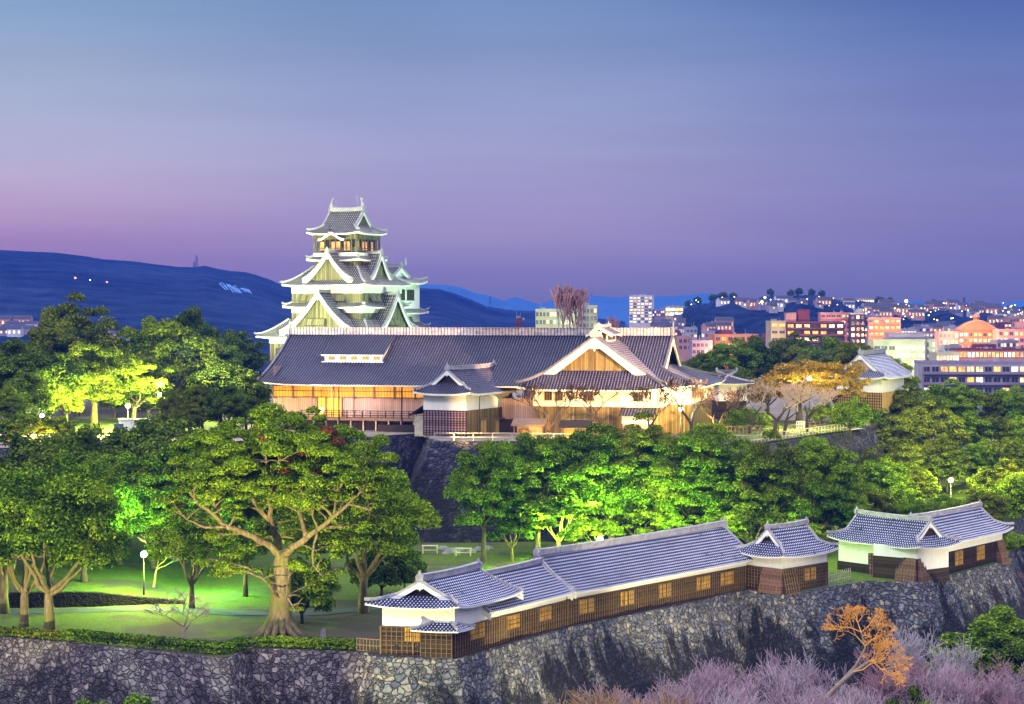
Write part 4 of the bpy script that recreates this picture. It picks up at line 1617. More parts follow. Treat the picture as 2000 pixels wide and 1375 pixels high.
FK, keep = FKsave, keepsave

# white-walled turret on the terrace corner
WT = thing('terrace_turret', 'white walled turret with a blue tiled roof among the yellow lit trees', 'turret', P(1690, 800, 335))
A = np.array([X(1632, 338), 338.0]); B = np.array([X(1722, 330), 330.0])
d_ = (B - A) / np.linalg.norm(B - A)
FQ = Fr((*A, 0), e1=tuple(d_))
# ridge runs from the gable (towards the lawn) to the right-hand back
FW_ = Fr(FQ(np.linalg.norm(B - A), 0, 0), e1=(0.42, 0.907), e2=tuple(-d_))
Lg = float(np.linalg.norm(B - A))
mb = MB()
mb.box(FW_, 0, 16, 0, Lg, 18.9, 21.8)
mb.build('plaster_wall', M['plaster'], WT)
mb = MB()
mb.box(FW_, 0.06, 15.9, 0.06, Lg - 0.06, 15.4, 18.9)
bw = mb.build('board_wall', M['shutter'], WT)
lb = MB()
FF_ = Fr((*A, 0), e1=tuple(d_), e2=(0.42, 0.907))
lattice(lb, FF_, 0.05, Lg, 15.5, 18.8, 0.06, 0.5, 0.5, 0.12, 0.12)
lb.build('lattice', M['batten_dark'], bw)
mb = MB()
mb.box(FW_, -0.5, 16.5, -0.5, Lg + 0.5, 12.5, 15.4)
mb.build('stone_base', M['stone_dark'], WT)
roof(WT, FW_.at(-1.2, -1.2), 19, Lg + 2.4, 21.4, 3.9, p=0.42, le='irimoya', re='gable', Dg=2.6, conc=0.28, lift=0.4, rh=0.09, bh=0.5, gegyo=0.5, ridge=(0.5, 0.6), th=0.3,
     mat=M['tile_near'], gmat=M['wood_pink'])

# ------------------------------------------------------------------ floodlights on the castle
FLOODK = {'keep_flood': 1.7, 'keep_flood_green': 2.2, 'palace_flood': 2.3, 'veranda_light': 2.0, 'turret_flood': 8.0, 'tree_flood': 9.0, 'orange_street_light': 4.0}


def flood(name, loc, tgt, power, color, ang=60, rad=0.5, blend=0.5):
    return lamp(name, loc, power * FLOODK.get(name, 1.0), color, rad, ang, tgt, blend)
WARMY = (1.0, 0.93, 0.55)
flood('keep_flood', tuple(FK(-8, -46, 24)), tuple(FK(-2, -9, 40)), 95000, (0.88, 1.0, 0.42), 62)
flood('keep_flood', tuple(FK(12, -46, 24)), tuple(FK(3, -9, 36)), 75000, (0.88, 1.0, 0.40), 62)
flood('keep_flood', tuple(FK(-36, -30, 24)), tuple(FK(-8, -8, 34)), 40000, (1.0, 0.95, 0.62), 60)
flood('keep_flood_green', tuple(FK(48, 2, 20)), tuple(FK(9, 0, 40)), 52000, (0.55, 1.0, 0.50), 62)
flood('palace_flood', tuple(FP(52, -26, 14.6)), tuple(FP(56, 0, 24)), 17000, (1.0, 0.56, 0.10), 75)
flood('palace_flood', tuple(FP(74, -14, 14.6)), tuple(FP(66, 8, 23)), 11000, (1.0, 0.58, 0.12), 80)
flood('palace_flood', tuple(FP(38, -24, 14.6)), tuple(FP(46, 0, 20)), 6000, (1.0, 0.62, 0.20), 70)
flood('roof_flood', (X(1640, 262), 262, 27), tuple(FP(58, 4, 25)), 560000, (1.0, 0.60, 0.28), 34, 0.3, 0.4)
flood('roof_flood', (X(330, 284), 284, 27), tuple(FP(6, 8, 26)), 90000, (1.0, 0.86, 0.84), 56, 0.3, 0.3)
flood('veranda_light', tuple(FP(18, -9, 14.3)), tuple(FP(16, 2.6, 18)), 2600, (1.0, 0.55, 0.35), 110)
flood('veranda_light', tuple(FP(6, -9, 14.3)), tuple(FP(6, 2.6, 18)), 1500, (1.0, 0.55, 0.35), 110)
# floodlights below the outer rampart, on the turret walls
flood('turret_flood', (-26, 168, -9), (-7, 186, 3), 6500, (1.0, 0.95, 0.42), 40)
flood('turret_flood', (8, 176, -10), (4, 202, 2.5), 5200, (1.0, 0.90, 0.45), 62)
flood('turret_flood', (34, 194, -10), (20, 221, 2.5), 6500, (1.0, 0.86, 0.46), 66)
flood('turret_flood', (58, 204, -11), (38, 231, 2.5), 4200, (1.0, 0.85, 0.50), 60)
flood('turret_flood', (80, 222, -11), (60, 250, 2), 6500, (1.0, 0.88, 0.50), 62)

# ------------------------------------------------------------------ trees
M['leaf_green'] = leafmat('camphor leaves', (0.014, 0.050, 0.003), (0.105, 0.21, 0.007), (0.30, 0.42, 0.018))
M['leaf_dark'] = leafmat('dark evergreen leaves', (0.009, 0.030, 0.003), (0.065, 0.125, 0.008), (0.20, 0.27, 0.018))
M['leaf_lime'] = leafmat('young lime leaves', (0.045, 0.085, 0.004), (0.16, 0.23, 0.010), (0.32, 0.38, 0.02))
M['leaf_gold'] = leafmat('golden leaves', (0.16, 0.09, 0.012), (0.36, 0.22, 0.022), (0.55, 0.38, 0.05))
M['leaf_olive'] = leafmat('olive leaves', (0.018, 0.036, 0.003), (0.095, 0.135, 0.008), (0.24, 0.27, 0.02))
M['leaf_red'] = leafmat('russet leaves', (0.10, 0.02, 0.015), (0.22, 0.06, 0.03), (0.32, 0.14, 0.05))
M['bark'] = plain('pale bark', (0.21, 0.16, 0.085), 0.9, 0.4, 1.2, 0.5)
def oldbark():
    m, t, b = newmat('mossy old bark')
    g = t.n('NewGeometry')
    mp = t.n('Mapping', None, i0=g.outputs['Position'], i3=(1.0, 1.0, 0.25))
    n1 = t.n('TexNoise', None, Vector=mp, Scale=3.0, Detail=7.0, Roughness=0.7)
    n2 = t.n('TexNoise', None, Vector=g.outputs['Position'], Scale=0.5, Detail=5.0, Roughness=0.65)
    c = t.ramp(n1.outputs[0], [(0.3, (0.06, 0.042, 0.03)), (0.5, (0.19, 0.145, 0.085)), (0.72, (0.34, 0.27, 0.17))])
    c = t.mix(t.ramp(n2.outputs[0], [(0.45, 0.0), (0.62, 0.75)]), c, (0.16, 0.17, 0.03))
    t.put(b.inputs['Base Color'], c)
    b.inputs['Roughness'].default_value = 0.95
    t.put(b.inputs['Normal'], t.n('Bump', None, Strength=1.0, Distance=0.15, Height=n1.outputs[0]).outputs[0])
    return m


M['bark_old'] = oldbark()
M['bark'] = M['bark_old']
M['bark_dark'] = plain('dark bark', (0.07, 0.055, 0.045), 0.9, 0.4, 1.2, 0.5)
M['bark_pale'] = plain('pale grey bark', (0.66, 0.58, 0.60), 0.9, 0.3, 0.8)
M['twig_pink'] = plain('mauve twigs', (0.40, 0.28, 0.34), 0.9, 0.3, 0.6)
M['twig_grey'] = plain('grey twigs', (0.46, 0.41, 0.45), 0.9, 0.3, 0.6)
M['twig_orangelit'] = plain('orange lit twigs', (0.85, 0.43, 0.09), 0.9, 0.25, 0.8)  # the street light's orange is put into the twig colour
M['twig_trunk'] = plain('greyish brown bark', (0.27, 0.22, 0.17), 0.9, 0.35, 2.0, 0.5)
M['twig_pinklit'] = plain('pink lit twigs', (0.46, 0.31, 0.26), 0.9, 0.3, 0.8)  # pink light is put into the outer twig colour
M['twig_tan'] = plain('tan twigs', (0.34, 0.21, 0.10), 0.9, 0.3, 0.8)
M['twig_brown'] = plain('brown twigs', (0.065, 0.042, 0.034), 0.9, 0.3, 0.8)
M['twig_mauve'] = plain('reddish mauve twigs', (0.36, 0.20, 0.24), 0.9, 0.3, 0.8)


def leaf_mesh(name, clumps, per, size, rng, mat, up=0.45, core=0.0):
    """clumps: rows x,y,z,rx,ry,rz. Leaf sprays over each clump, as one mesh"""
    cl = np.array(clumps, float)
    n = len(cl)
    w = (cl[:, 3] * cl[:, 4]) ** 1.0
    cnt = np.maximum(8, (per * w / w.mean())).astype(int)
    idx = np.repeat(np.arange(n), cnt)
    N = len(idx)
    d = rng.normal(size=(N, 3))
    d /= np.linalg.norm(d, axis=1)[:, None]
    d[:, 2] = np.where(d[:, 2] < -0.35, -d[:, 2] * 0.6, d[:, 2])
    rad = rng.uniform(0.72, 1.06, N) ** 1.0
    rad = np.where(rng.uniform(size=N) < 0.16, rng.uniform(0.3, 1.18, N), rad)
    c = cl[idx, :3] + d * cl[idx, 3:6] * rad[:, None]
    nr = d * 1.0 + rng.normal(size=(N, 3)) * 0.55 + np.array([0, 0, up])
    nr /= np.linalg.norm(nr, axis=1)[:, None]
    a = rng.normal(size=(N, 3))
    a -= nr * np.sum(a * nr, axis=1)[:, None]
    a /= np.linalg.norm(a, axis=1)[:, None]
    b = np.cross(nr, a)
    s = size * rng.uniform(0.55, 1.35, N)[:, None]
    l, q = s * 0.62, s * 0.40
    droop = nr * s * 0.18
    v = np.stack([c - a * l - droop, c - b * q * 0.9 + a * l * 0.1, c + a * l - droop, c + b * q * 0.9 + a * l * 0.1], axis=1).reshape(-1, 3)
    me = bpy.data.meshes.new(name)
    me.vertices.add(4 * N)
    me.vertices.foreach_set('co', v.ravel())
    me.loops.add(4 * N)
    me.loops.foreach_set('vertex_index', np.arange(4 * N, dtype=np.int32))
    me.polygons.add(N)
    me.polygons.foreach_set('loop_start', np.arange(0, 4 * N, 4, dtype=np.int32))
    me.materials.append(mat)
    me.update(calc_edges=True)
    return me


def curve(a, b, bow, rr, n=5):
    a, b = np.array(a, float), np.array(b, float)
    m_ = (a + b) / 2 + np.array(bow)
    out = []
    for i in range(n + 1):
        t = i / n
        p = (1 - t) ** 2 * a + 2 * t * (1 - t) * m_ + t * t * b
        if 0 < i < n:
            p = p + np.array([rr.uniform(-1, 1), rr.uniform(-1, 1), rr.uniform(-1, 1)]) * np.linalg.norm(b - a) * 0.035
        out.append(p)
    return out


def make_tree(seed, H, R_, trunk_h, leafmat_, bark, clumps=46, per=170, size=0.55, tr=0.45, flat=0.8, cr=(0.85, 1.75), shape='dome', lean=0.0, twigs=True, phmin=-0.75, gap=0.62):
    """meshes (trunk, crown) in tree space: base at the origin"""
    rr = random.Random(seed)
    rng = np.random.default_rng(seed)
    cz = trunk_h + (H - trunk_h) * 0.45
    hz = (H - trunk_h) * 0.55
    cl = []
    lobes = [(rr.uniform(0, 6.28), rr.uniform(0.66, 1.28)) for _ in range(5)]
    tries = 0
    while len(cl) < clumps and tries < 4000:
        tries += 1
        th = rr.uniform(0, 2 * math.pi)
        ph = math.asin(rr.uniform(phmin, 1.0))
        k = 1.0
        for l_, s_ in lobes:
            k += (s_ - 1) * max(0, math.cos(th - l_)) ** 3
        rad = rr.uniform(0.62, 1.06) * k
        if rr.random() < 0.2:
            rad *= 0.6
        x, y, z = math.cos(th) * math.cos(ph) * R_ * rad, math.sin(th) * math.cos(ph) * R_ * rad, cz + math.sin(ph) * hz * rad
        r = rr.uniform(*cr) * (R_ / 6.0) ** 0.6
        if shape == 'cone':
            f = 1 - 0.75 * (z - trunk_h) / (H - trunk_h)
            x, y = x * f, y * f
        if any((x - c[0]) ** 2 + (y - c[1]) ** 2 + (z - c[2]) ** 2 < (gap * (r + c[3]) * 0.8) ** 2 for c in cl):
            continue
        cl.append((x + lean * z, y, z, r, r, r * flat * rr.uniform(0.85, 1.2)))
    mb = MB()
    top = np.array([lean * trunk_h, 0, trunk_h])
    mb.tube([(0, 0, -0.6), (tr * 0.15, 0, trunk_h * 0.35), (-tr * 0.1, tr * 0.1, trunk_h * 0.75), tuple(top)], [tr * 1.35, tr, tr * 0.85, tr * 0.75], 8)
    order = sorted(cl, key=lambda c: -((c[0]) ** 2 + c[1] ** 2))
    nodes = []
    nm = 5
    a0 = rr.uniform(0, 6.28)
    for i in range(nm + 1):
        az = a0 + i * 2 * math.pi / nm + rr.uniform(-0.4, 0.4)
        rd = R_ * rr.uniform(0.42, 0.66) if i < nm else R_ * 0.1
        zz = trunk_h + (H - trunk_h) * (rr.uniform(0.28, 0.58) if i < nm else 0.62)
        e = np.array([math.cos(az) * rd + lean * zz, math.sin(az) * rd, zz])
        st = top * rr.uniform(0.8, 1.0)
        pts = curve(st, e, (math.cos(az) * rd * 0.15, math.sin(az) * rd * 0.15, -0.10 * (zz - st[2])), rr, 6)
        r0 = tr * rr.uniform(0.42, 0.6)
        rad = [r0 * (1 - 0.62 * t / 6.0) for t in range(7)]
        mb.tube(pts, rad, 6, cap=False)
        nodes += list(zip(pts, rad))[2:]
    for i, c in enumerate(order[:max(10, int(len(cl) * 0.55))]):
        cc = np.array(c[:3])
        p, r0 = min(nodes, key=lambda n_: np.linalg.norm(n_[0] - cc) + 0.8 * max(0, n_[0][2] - cc[2]))
        r0 = r0 * rr.uniform(0.4, 0.6)
        L = np.linalg.norm(cc - p)
        pts = curve(p, cc, (rr.uniform(-.1, .1) * L, rr.uniform(-.1, .1) * L, 0.08 * L), rr, 4)
        mb.tube(pts, [r0 * (1 - 0.8 * t / 4.0) for t in range(5)], 5, cap=False)
        if twigs:
            for _ in range(2):
                e = np.array(c[:3]) + np.array([rr.uniform(-1, 1) * c[3], rr.uniform(-1, 1) * c[3], rr.uniform(-0.3, 1) * c[5]])
                mb.tube(curve(pts[3], e, (0, 0, 0.1), rr, 3), [r0 * 0.4, r0 * 0.3, r0 * 0.2, r0 * 0.1], 4, cap=False)
    tm = mesh_only(mb, 'trunk', bark)
    cm = leaf_mesh('crown', cl, per, size, rng, leafmat_)
    return tm, cm


def mesh_only(mb, name, mat, smooth=True):
    me = bpy.data.meshes.new(name)
    me.from_pydata([tuple(p) for p in mb.v], [], mb.f)
    me.materials.append(mat)
    if smooth:
        me.polygons.foreach_set('use_smooth', [True] * len(mb.f))
    me.update()
    return me


_ntree = [0]
def plant(meshes, loc, label, name='broadleaf_tree', cat='tree', group=None, s=1.0, rz=None, sz=None):
    """a thing of its own from shared meshes: trunk and crown"""
    _ntree[0] += 1
    e = thing(name, label, cat, loc, group)
    for nm, me in zip(('trunk', 'crown'), meshes):
        if me is None:
            continue
        o = bpy.data.objects.new(nm, me)
        o.parent = e
        o.scale = (s, s, sz or s)
        o.rotation_euler = (0, 0, (_ntree[0] * 2.399) if rz is None else rz)
        COL.objects.link(o)
    return e


G_CAM = [make_tree(101, 14.5, 6.4, 5.2, M['leaf_green'], M['bark_dark'], 92, 430, 0.30), make_tree(102, 13.5, 6.0, 5.5, M['leaf_green'], M['bark_dark'], 88, 430, 0.30),
         make_tree(103, 15.5, 6.8, 5.0, M['leaf_green'], M['bark_dark'], 96, 430, 0.30)]
G_DRK = [make_tree(111, 15.0, 6.5, 4.0, M['leaf_dark'], M['bark_dark'], 90, 390, 0.32), make_tree(112, 13.5, 6.2, 4.2, M['leaf_dark'], M['bark_dark'], 86, 390, 0.32)]
G_OLV = [make_tree(121, 13.5, 6.3, 4.0, M['leaf_olive'], M['bark_dark'], 86, 390, 0.31), make_tree(122, 14.5, 6.6, 4.2, M['leaf_olive'], M['bark_dark'], 90, 390, 0.31)]
G_LIM = [make_tree(131, 12.0, 5.6, 3.8, M['leaf_lime'], M['bark'], 76, 380, 0.30)]
G_GLD = [make_tree(141, 10.5, 6.2, 4.0, M['leaf_gold'], M['bark_dark'], 84, 170, 0.26, flat=0.6, cr=(0.6, 1.25))]
G_BSH = [make_tree(151, 4.4, 2.6, 0.8, M['leaf_green'], M['bark_dark'], 36, 380, 0.22, tr=0.16, cr=(1.0, 1.5)), make_tree(152, 4.0, 2.4, 0.8, M['leaf_dark'], M['bark_dark'], 36, 380, 0.22, tr=0.16, cr=(1.0, 1.5))]
G_PAL = [make_tree(161, 12.5, 5.6, 3.4, M['leaf_green'], M['bark'], 64, 620, 0.22, tr=0.42, phmin=-0.3), make_tree(162, 11.5, 5.0, 3.2, M['leaf_green'], M['bark'], 58, 620, 0.22, tr=0.38, phmin=-0.3)]
G_ROW = [make_tree(191, 15.0, 5.4, 4.8, M['leaf_green'], M['bark_dark'], 96, 600, 0.235, tr=0.40, phmin=-0.8), make_tree(192, 14.0, 5.2, 4.2, M['leaf_green'], M['bark'], 90, 600, 0.235, tr=0.38, phmin=-0.8), make_tree(193, 15.5, 5.6, 5.0, M['leaf_olive'], M['bark_dark'], 98, 600, 0.235, tr=0.42, phmin=-0.75)]
G_YNG = [make_tree(195, 9.0, 2.8, 2.5, M['leaf_green'], M['bark'], 30, 330, 0.26, tr=0.20, cr=(0.9, 1.5), phmin=-0.6), make_tree(196, 8.0, 3.2, 2.2, M['leaf_lime'], M['bark'], 26, 330, 0.26, tr=0.20, cr=(0.9, 1.5), phmin=-0.6)]


def crown_at(meshes, px, ytop, ybase_z, d, label, H, name='broadleaf_tree', group=None, cat='tree', w=1.0):
    """stand a tree so that its top reaches photo row ytop at distance d, base on level ybase_z"""
    zt = Z(ytop, d)
    s = (zt - ybase_z) / H
    return plant(meshes, (X(px, d), d, ybase_z), label, name, cat, group, s * w, sz=s)


# --- the old camphor tree, limbs laid out one by one
hero = thing('camphor_tree', 'giant old camphor tree with spreading moss lit limbs and a flared root base', 'tree', (*G(546, 1240)[:2], 0))
hd = 197.5
def HP(px, py, dy=0.0):
    return P(px, py, hd + dy)
limbs = [  # (photo column, photo row, depth offset) along each limb, start radius, end radius
    ([(546, 1244, 0), (547, 1180, 0), (552, 1110, 0), (550, 1080, 0)], 1.25, 0.72),
    ([(550, 1085, 0), (520, 1060, -1), (480, 1042, -2), (445, 1030, -3), (415, 1003, -3), (380, 975, -4), (350, 940, -4), (345, 905, -4)], 0.52, 0.10),
    ([(445, 1030, -3), (400, 1030, -4), (365, 1015, -5), (340, 985, -5)], 0.22, 0.05),
    ([(432, 1018, -3), (420, 990, -2), (408, 960, -2), (395, 930, -2)], 0.22, 0.06),
    ([(550, 1085, 0), (540, 1050, 2), (530, 1020, 3), (508, 995, 3), (480, 960, 4), (468, 930, 3), (478, 900, 2), (490, 870, 2)], 0.50, 0.10),
    ([(530, 1020, 3), (526, 980, 2), (530, 945, 0), (520, 900, -1), (515, 870, -1)], 0.36, 0.08),
    ([(552, 1090, 0), (570, 1070, -2), (598, 1052, -3), (620, 1035, -4), (650, 1010, -4), (680, 985, -4), (705, 960, -4), (720, 930, -3)], 0.52, 0.08),
    ([(620, 1035, -4), (612, 1075, -5), (612, 1105, -6), (628, 1125, -6)], 0.18, 0.05),
    ([(598, 1052, -3), (585, 1000, -1), (592, 950, 1), (610, 900, 2), (640, 875, 2), (660, 855, 2)], 0.34, 0.07),
    ([(526, 980, 2), (550, 940, 4), (570, 900, 5), (560, 860, 5)], 0.24, 0.06),
    ([(480, 960, 4), (450, 920, 5), (420, 880, 6), (400, 860, 6)], 0.22, 0.05),
    ([(548, 1165, 0), (530, 1150, -2), (520, 1135, -3), (500, 1125, -4), (485, 1110, -4)], 0.30, 0.07),
    ([(535, 1150, -2), (560, 1165, -4), (575, 1190, -5), (585, 1198, -5)], 0.14, 0.05),
    ([(680, 985, -4), (720, 995, -5), (750, 985, -5)], 0.16, 0.05),
    ([(650, 1010, -4), (660, 960, -3), (690, 910, -2), (715, 870, -1)], 0.2, 0.05),
    ([(530, 945, 0), (545, 900, -3), (556, 850, -3), (552, 825, -3)], 0.2, 0.05),
]
mb = MB()
rr = random.Random(77)
for pts, r0, r1 in limbs:
    q = [HP(*p) for p in pts]
    dense = []
    for i in range(len(q) - 1):
        for k in range(3):
            t = k / 3
            a, b = q[i], q[i + 1]
            dense.append(a * (1 - t) + b * t + (np.array([rr.uniform(-1, 1), rr.uniform(-1, 1), rr.uniform(-1, 1)]) * 0.10 if k else 0))
    dense.append(q[-1])
    mb.tube(dense, [(r0 + (r1 - r0) * i / (len(dense) - 1)) * (1.0 if r0 > 1 else 0.78) for i in range(len(dense))], 9)
    for i in range(3, len(dense) - 1, 2):                                  # side twigs
        if r0 < 1:
            e = dense[i] + np.array([rr.uniform(-1.6, 1.6), rr.uniform(-1.6, 1.6), rr.uniform(-0.4, 1.8)])
            mb.tube(curve(dense[i], e, (0, 0, 0.3), rr, 3), [0.09, 0.07, 0.05, 0.02], 4)
for k in range(13):                                                        # root flare
    a = k * 2 * math.pi / 13 + 0.2
    b_ = np.array([X(546, hd), hd, 0])
    dr = np.array([math.cos(a), math.sin(a), 0])
    L = rr.uniform(2.0, 3.2)
    mb.tube([b_ + dr * 0.55 + (0, 0, 2.6), b_ + dr * 1.05 + (0, 0, 1.25), b_ + dr * 1.6 + (0, 0, 0.5), b_ + dr * L + (0, 0, -0.15)], [0.35, 0.42, 0.36, 0.16], 6)
herotrunk = mb
blobs = []
def blob(px, py, dy, r, m=3, sp=1.0):
    c = HP(px, py, dy)
    for _ in range(m):
        k = rr.uniform(0.55, 1.0)
        blobs.append((c[0] + rr.uniform(-1, 1) * r * sp, c[1] + rr.uniform(-1, 1) * r * sp, c[2] + rr.uniform(-0.7, 0.7) * r * sp, r * k, r * k, r * k * 0.62))
for px, py, dy, r, m in [(380, 905, -3, 1.7, 5), (350, 985, -4, 1.1, 3), (400, 950, -2, 1.5, 4), (430, 905, 0, 1.8, 5), (365, 880, -2, 1.2, 3), (455, 870, 2, 1.8, 6), (500, 845, 2, 1.9, 6), (545, 830, 1, 1.8, 5),
                         (590, 835, 2, 1.8, 5), (635, 850, 2, 1.9, 6), (680, 860, 1, 1.6, 5), (700, 900, 0, 1.8, 6), (720, 940, -1, 1.5, 4), (690, 950, -2, 1.7, 5), (650, 920, -1, 1.8, 5), (600, 905, 2, 1.9, 6),
                         (560, 885, 3, 1.9, 5), (520, 910, 3, 1.9, 5), (480, 930, 3, 1.9, 5), (450, 960, 3, 1.6, 4), (500, 985, 5, 1.8, 4), (560, 960, 4, 1.9, 4), (610, 970, 4, 1.8, 4), (655, 985, 3, 1.6, 4),
                         (470, 1005, 4, 1.3, 3), (580, 1005, 5, 1.5, 3), (715, 975, -3, 1.3, 4), (750, 985, -4, 1.1, 3), (640, 1045, -2, 1.2, 3), (450, 1090, -1, 1.3, 4), (410, 1110, -1, 1.2, 3), (490, 1100, -2, 1.1, 3),
                         (600, 1110, -3, 1.2, 4), (650, 1125, -2, 1.0, 3), (575, 1190, 0, 0.8, 2), (735, 855, 0, 0.9, 2), (440, 840, 3, 1.2, 3), (610, 810, 2, 1.2, 3), (480, 815, 3, 1.1, 2), (375, 930, -6, 1.3, 4), (420, 985, -6, 1.2, 3), (465, 1000, -5, 1.1, 3), (440, 930, -4, 1.5, 4), (500, 950, -4, 1.5, 4), (545, 985, -3, 1.3, 3), (590, 985, -5, 1.4, 4), (640, 950, -6, 1.5, 4), (690, 935, -6, 1.4, 4), (665, 905, -5, 1.5, 4), (615, 870, -3, 1.5, 4), (570, 925, -3, 1.5, 4), (530, 870, -4, 1.5, 4), (470, 890, -3, 1.5, 4), (425, 875, -2, 1.4, 4), (345, 960, -6, 0.9, 2), (352, 895, -5, 1.0, 3), (385, 870, -1, 1.3, 3), (405, 845, 3, 1.2, 3), (735, 905, -2, 1.3, 3), (760, 960, -4, 1.2, 3), (775, 1000, -3, 1.2, 3), (720, 1010, -2, 1.3, 3), (470, 1060, -1, 1.0, 2), (660, 1075, -2, 1.1, 3), (690, 1045, -1, 1.3, 3), (505, 1040, 3, 1.2, 3), (600, 1060, 4, 1.2, 3), (430, 1050, 2, 1.1, 3)]:
    blob(px, py, dy, r, m)
nodes = []
for pts, r0, r1 in limbs[1:]:
    for i, p in enumerate(pts[1:]):
        nodes.append((HP(*p), r0 + (r1 - r0) * (i + 1) / len(pts)))
for b in blobs[::2]:
    cc = np.array(b[:3])
    p, r0 = min(nodes, key=lambda n_: np.linalg.norm(n_[0] - cc) + 0.8 * max(0, n_[0][2] - cc[2]))
    L = np.linalg.norm(cc - p)
    r0 = min(0.16, r0 * 0.55)
    q = curve(p, cc, (rr.uniform(-.15, .15) * L, rr.uniform(-.15, .15) * L, 0.1 * L), rr, 5)
    herotrunk.tube(q, [r0 * (1 - 0.8 * t / 5.0) for t in range(6)], 5, cap=False)
    for _ in range(2):
        e = cc + np.array([rr.uniform(-1, 1) * b[3], rr.uniform(-1, 1) * b[3], rr.uniform(-0.4, 0.9) * b[5]])
        herotrunk.tube(curve(q[3], e, (0, 0, 0.15), rr, 3), [r0 * 0.4, r0 * 0.3, r0 * 0.2, r0 * 0.1], 4, cap=False)
herotrunk.build('trunk', M['bark_old'], hero, True)
rngh = np.random.default_rng(5)
org = np.array(hero.location)
cm = leaf_mesh('crown', [(b[0] - org[0], b[1] - org[1], b[2] - org[2], *b[3:]) for b in blobs], 1000, 0.205, rngh, M['leaf_green'])
o = bpy.data.objects.new('crown', cm); o.parent = hero; COL.objects.link(o)
rb = []
for px, py, dy, r in [(640, 845, -1, 1.0), (600, 885, -2, 0.9), (575, 905, -2, 0.8), (660, 865, -2, 0.8), (520, 855, -1, 0.7), (555, 920, -2, 0.7), (620, 925, -3, 0.7)]:
    c = HP(px, py, dy) - org
    rb.append((*c, r, r, r * 0.7))
cm = leaf_mesh('russet_spray', rb, 200, 0.24, rngh, M['leaf_red'])
o = bpy.data.objects.new('russet_spray', cm); o.parent = hero; COL.objects.link(o)

# --- trees on the lawn at the left
plant(G_PAL[0], (*G(96, 1235)[:2], 0), 'pale trunked tree by the hedge, its forked trunk beside the low stone wall', s=1.32, sz=1.25, rz=0.4)
plant(G_PAL[1], (*G(48, 1224)[:2], 0), 'mossy pale tree with exposed roots, second trunk along the hedge', s=1.25, sz=1.2, rz=2.0)
plant(G_PAL[0], (*G(8, 1195)[:2], 0.4), 'pale tree cut by the edge of the view behind the hedge', s=1.2, sz=1.15, rz=3.4)
crown_at(G_CAM[0], 165, 905, 1.0, 226, 'broad green tree crowning over the lit lawn beside the park lamp', 14.5, w=0.85)
crown_at(G_PAL[1], 374, 1000, 0, 214, 'slim tree with a red brown trunk between the lamp and the giant camphor', 11.5, w=0.95)
crown_at(G_PAL[0], 710, 930, 0, 212, 'green tree with a slender bare trunk close behind the corner turret', 12.5, w=1.05)
crown_at(G_BSH[1], 745, 1075, 0.3, 222, 'dark round shrub on the lawn under the green tree', 4.0, name='shrub', cat='shrub')
crown_at(G_BSH[0], 790, 1075, 0.3, 228, 'small green shrub on the bright lawn near the wooden stands', 4.4, name='shrub', cat='shrub', w=0.8)

crown_at(G_CAM[0], 480, 985, 0.3, 224, 'leafy tree close behind the camphor trunk on the lamp side', 14.5, w=0.8)
crown_at(G_CAM[1], 620, 975, 0.3, 226, 'leafy tree close behind the camphor trunk on the gallery side', 13.5, w=0.85)
crown_at(G_BSH[0], 590, 1095, 0.0, 205, 'green shrub growing against the giant camphor trunk', 4.4, name='shrub', cat='shrub', w=0.8)

# dark grove between the lawn lamp and the terrace
grove = [(60, 855, 236, 0), (150, 842, 250, 1), (250, 845, 256, 0), (330, 830, 252, 1), (400, 850, 246, 0), (455, 890, 240, 1), (25, 935, 232, 1), (235, 915, 240, 0), (300, 955, 236, 1), (130, 950, 238, 1)]
glab = ['dark evergreen filling the corner below the pink path', 'tall dark evergreen behind the pale trunked trees', 'wide dark evergreen under the three terrace lamps', 'dark evergreen whose top brushes the palace steps',
        'shadowy evergreen behind the giant camphor', 'deep green evergreen tucked against the terrace wall', 'dark evergreen at the very edge over the hedge', 'emerald lit evergreen straight above the park lamp',
        'dim evergreen between the park lamp and the giant camphor', 'dark evergreen leaning over the low stone wall']
grove = [(px, yt - 14, d, k) for px, yt, d, k in grove]
for (px, yt, d, k), lb_ in zip(grove, glab):
    kind = [G_DRK[0], G_DRK[1], G_CAM[2], G_DRK[0]][(k + px // 40) % 3]
    crown_at(kind, px, yt, 2.0, d, lb_, 15.0, group='evergreens between lawn and terrace', w=1.12)

# --- row of camphors below the terrace, behind the long gallery
row = [(945, 872, 250, 0.95, 'light green tree standing alone at the head of the row below the palace'),
       (1050, 858, 257, 1.0, 'green camphor in front of the palace booth'),
       (1120, 850, 262, 1.0, 'green camphor below the golden gable wing'),
       (1195, 842, 262, 1.0, 'high camphor under the bare cherry trees'),
       (1275, 835, 264, 1.0, 'tallest dark camphor of the row under the terrace lamp'),
       (1345, 848, 262, 1.0, 'camphor below the round clipped hedge'),
       (1420, 862, 262, 1.0, 'camphor with broken pale branches below the terrace fence'),
       (1500, 868, 258, 1.0, 'olive tinted camphor below the corner of the terrace'),
       (1580, 866, 262, 1.05, 'wide camphor in front of the purple corner wall'),
       (1640, 905, 264, 0.95, 'last camphor of the row beneath the purple corner wall')]
for i, (px, yt, d, w, lb_) in enumerate(row):
    k = (0, 1, 0, 1, 2, 0, 1, 2, 0, 1)[i]
    crown_at(G_ROW[k], px, yt, 0.6, d, lb_, (15.0, 14.0, 15.5)[k], name='camphor_tree', group='camphors in the row below the terrace', w=w * (0.86, 0.98, 1.02, 1.05, 1.0, 1.02, 1.05, 1.0, 1.05, 1.0)[i])
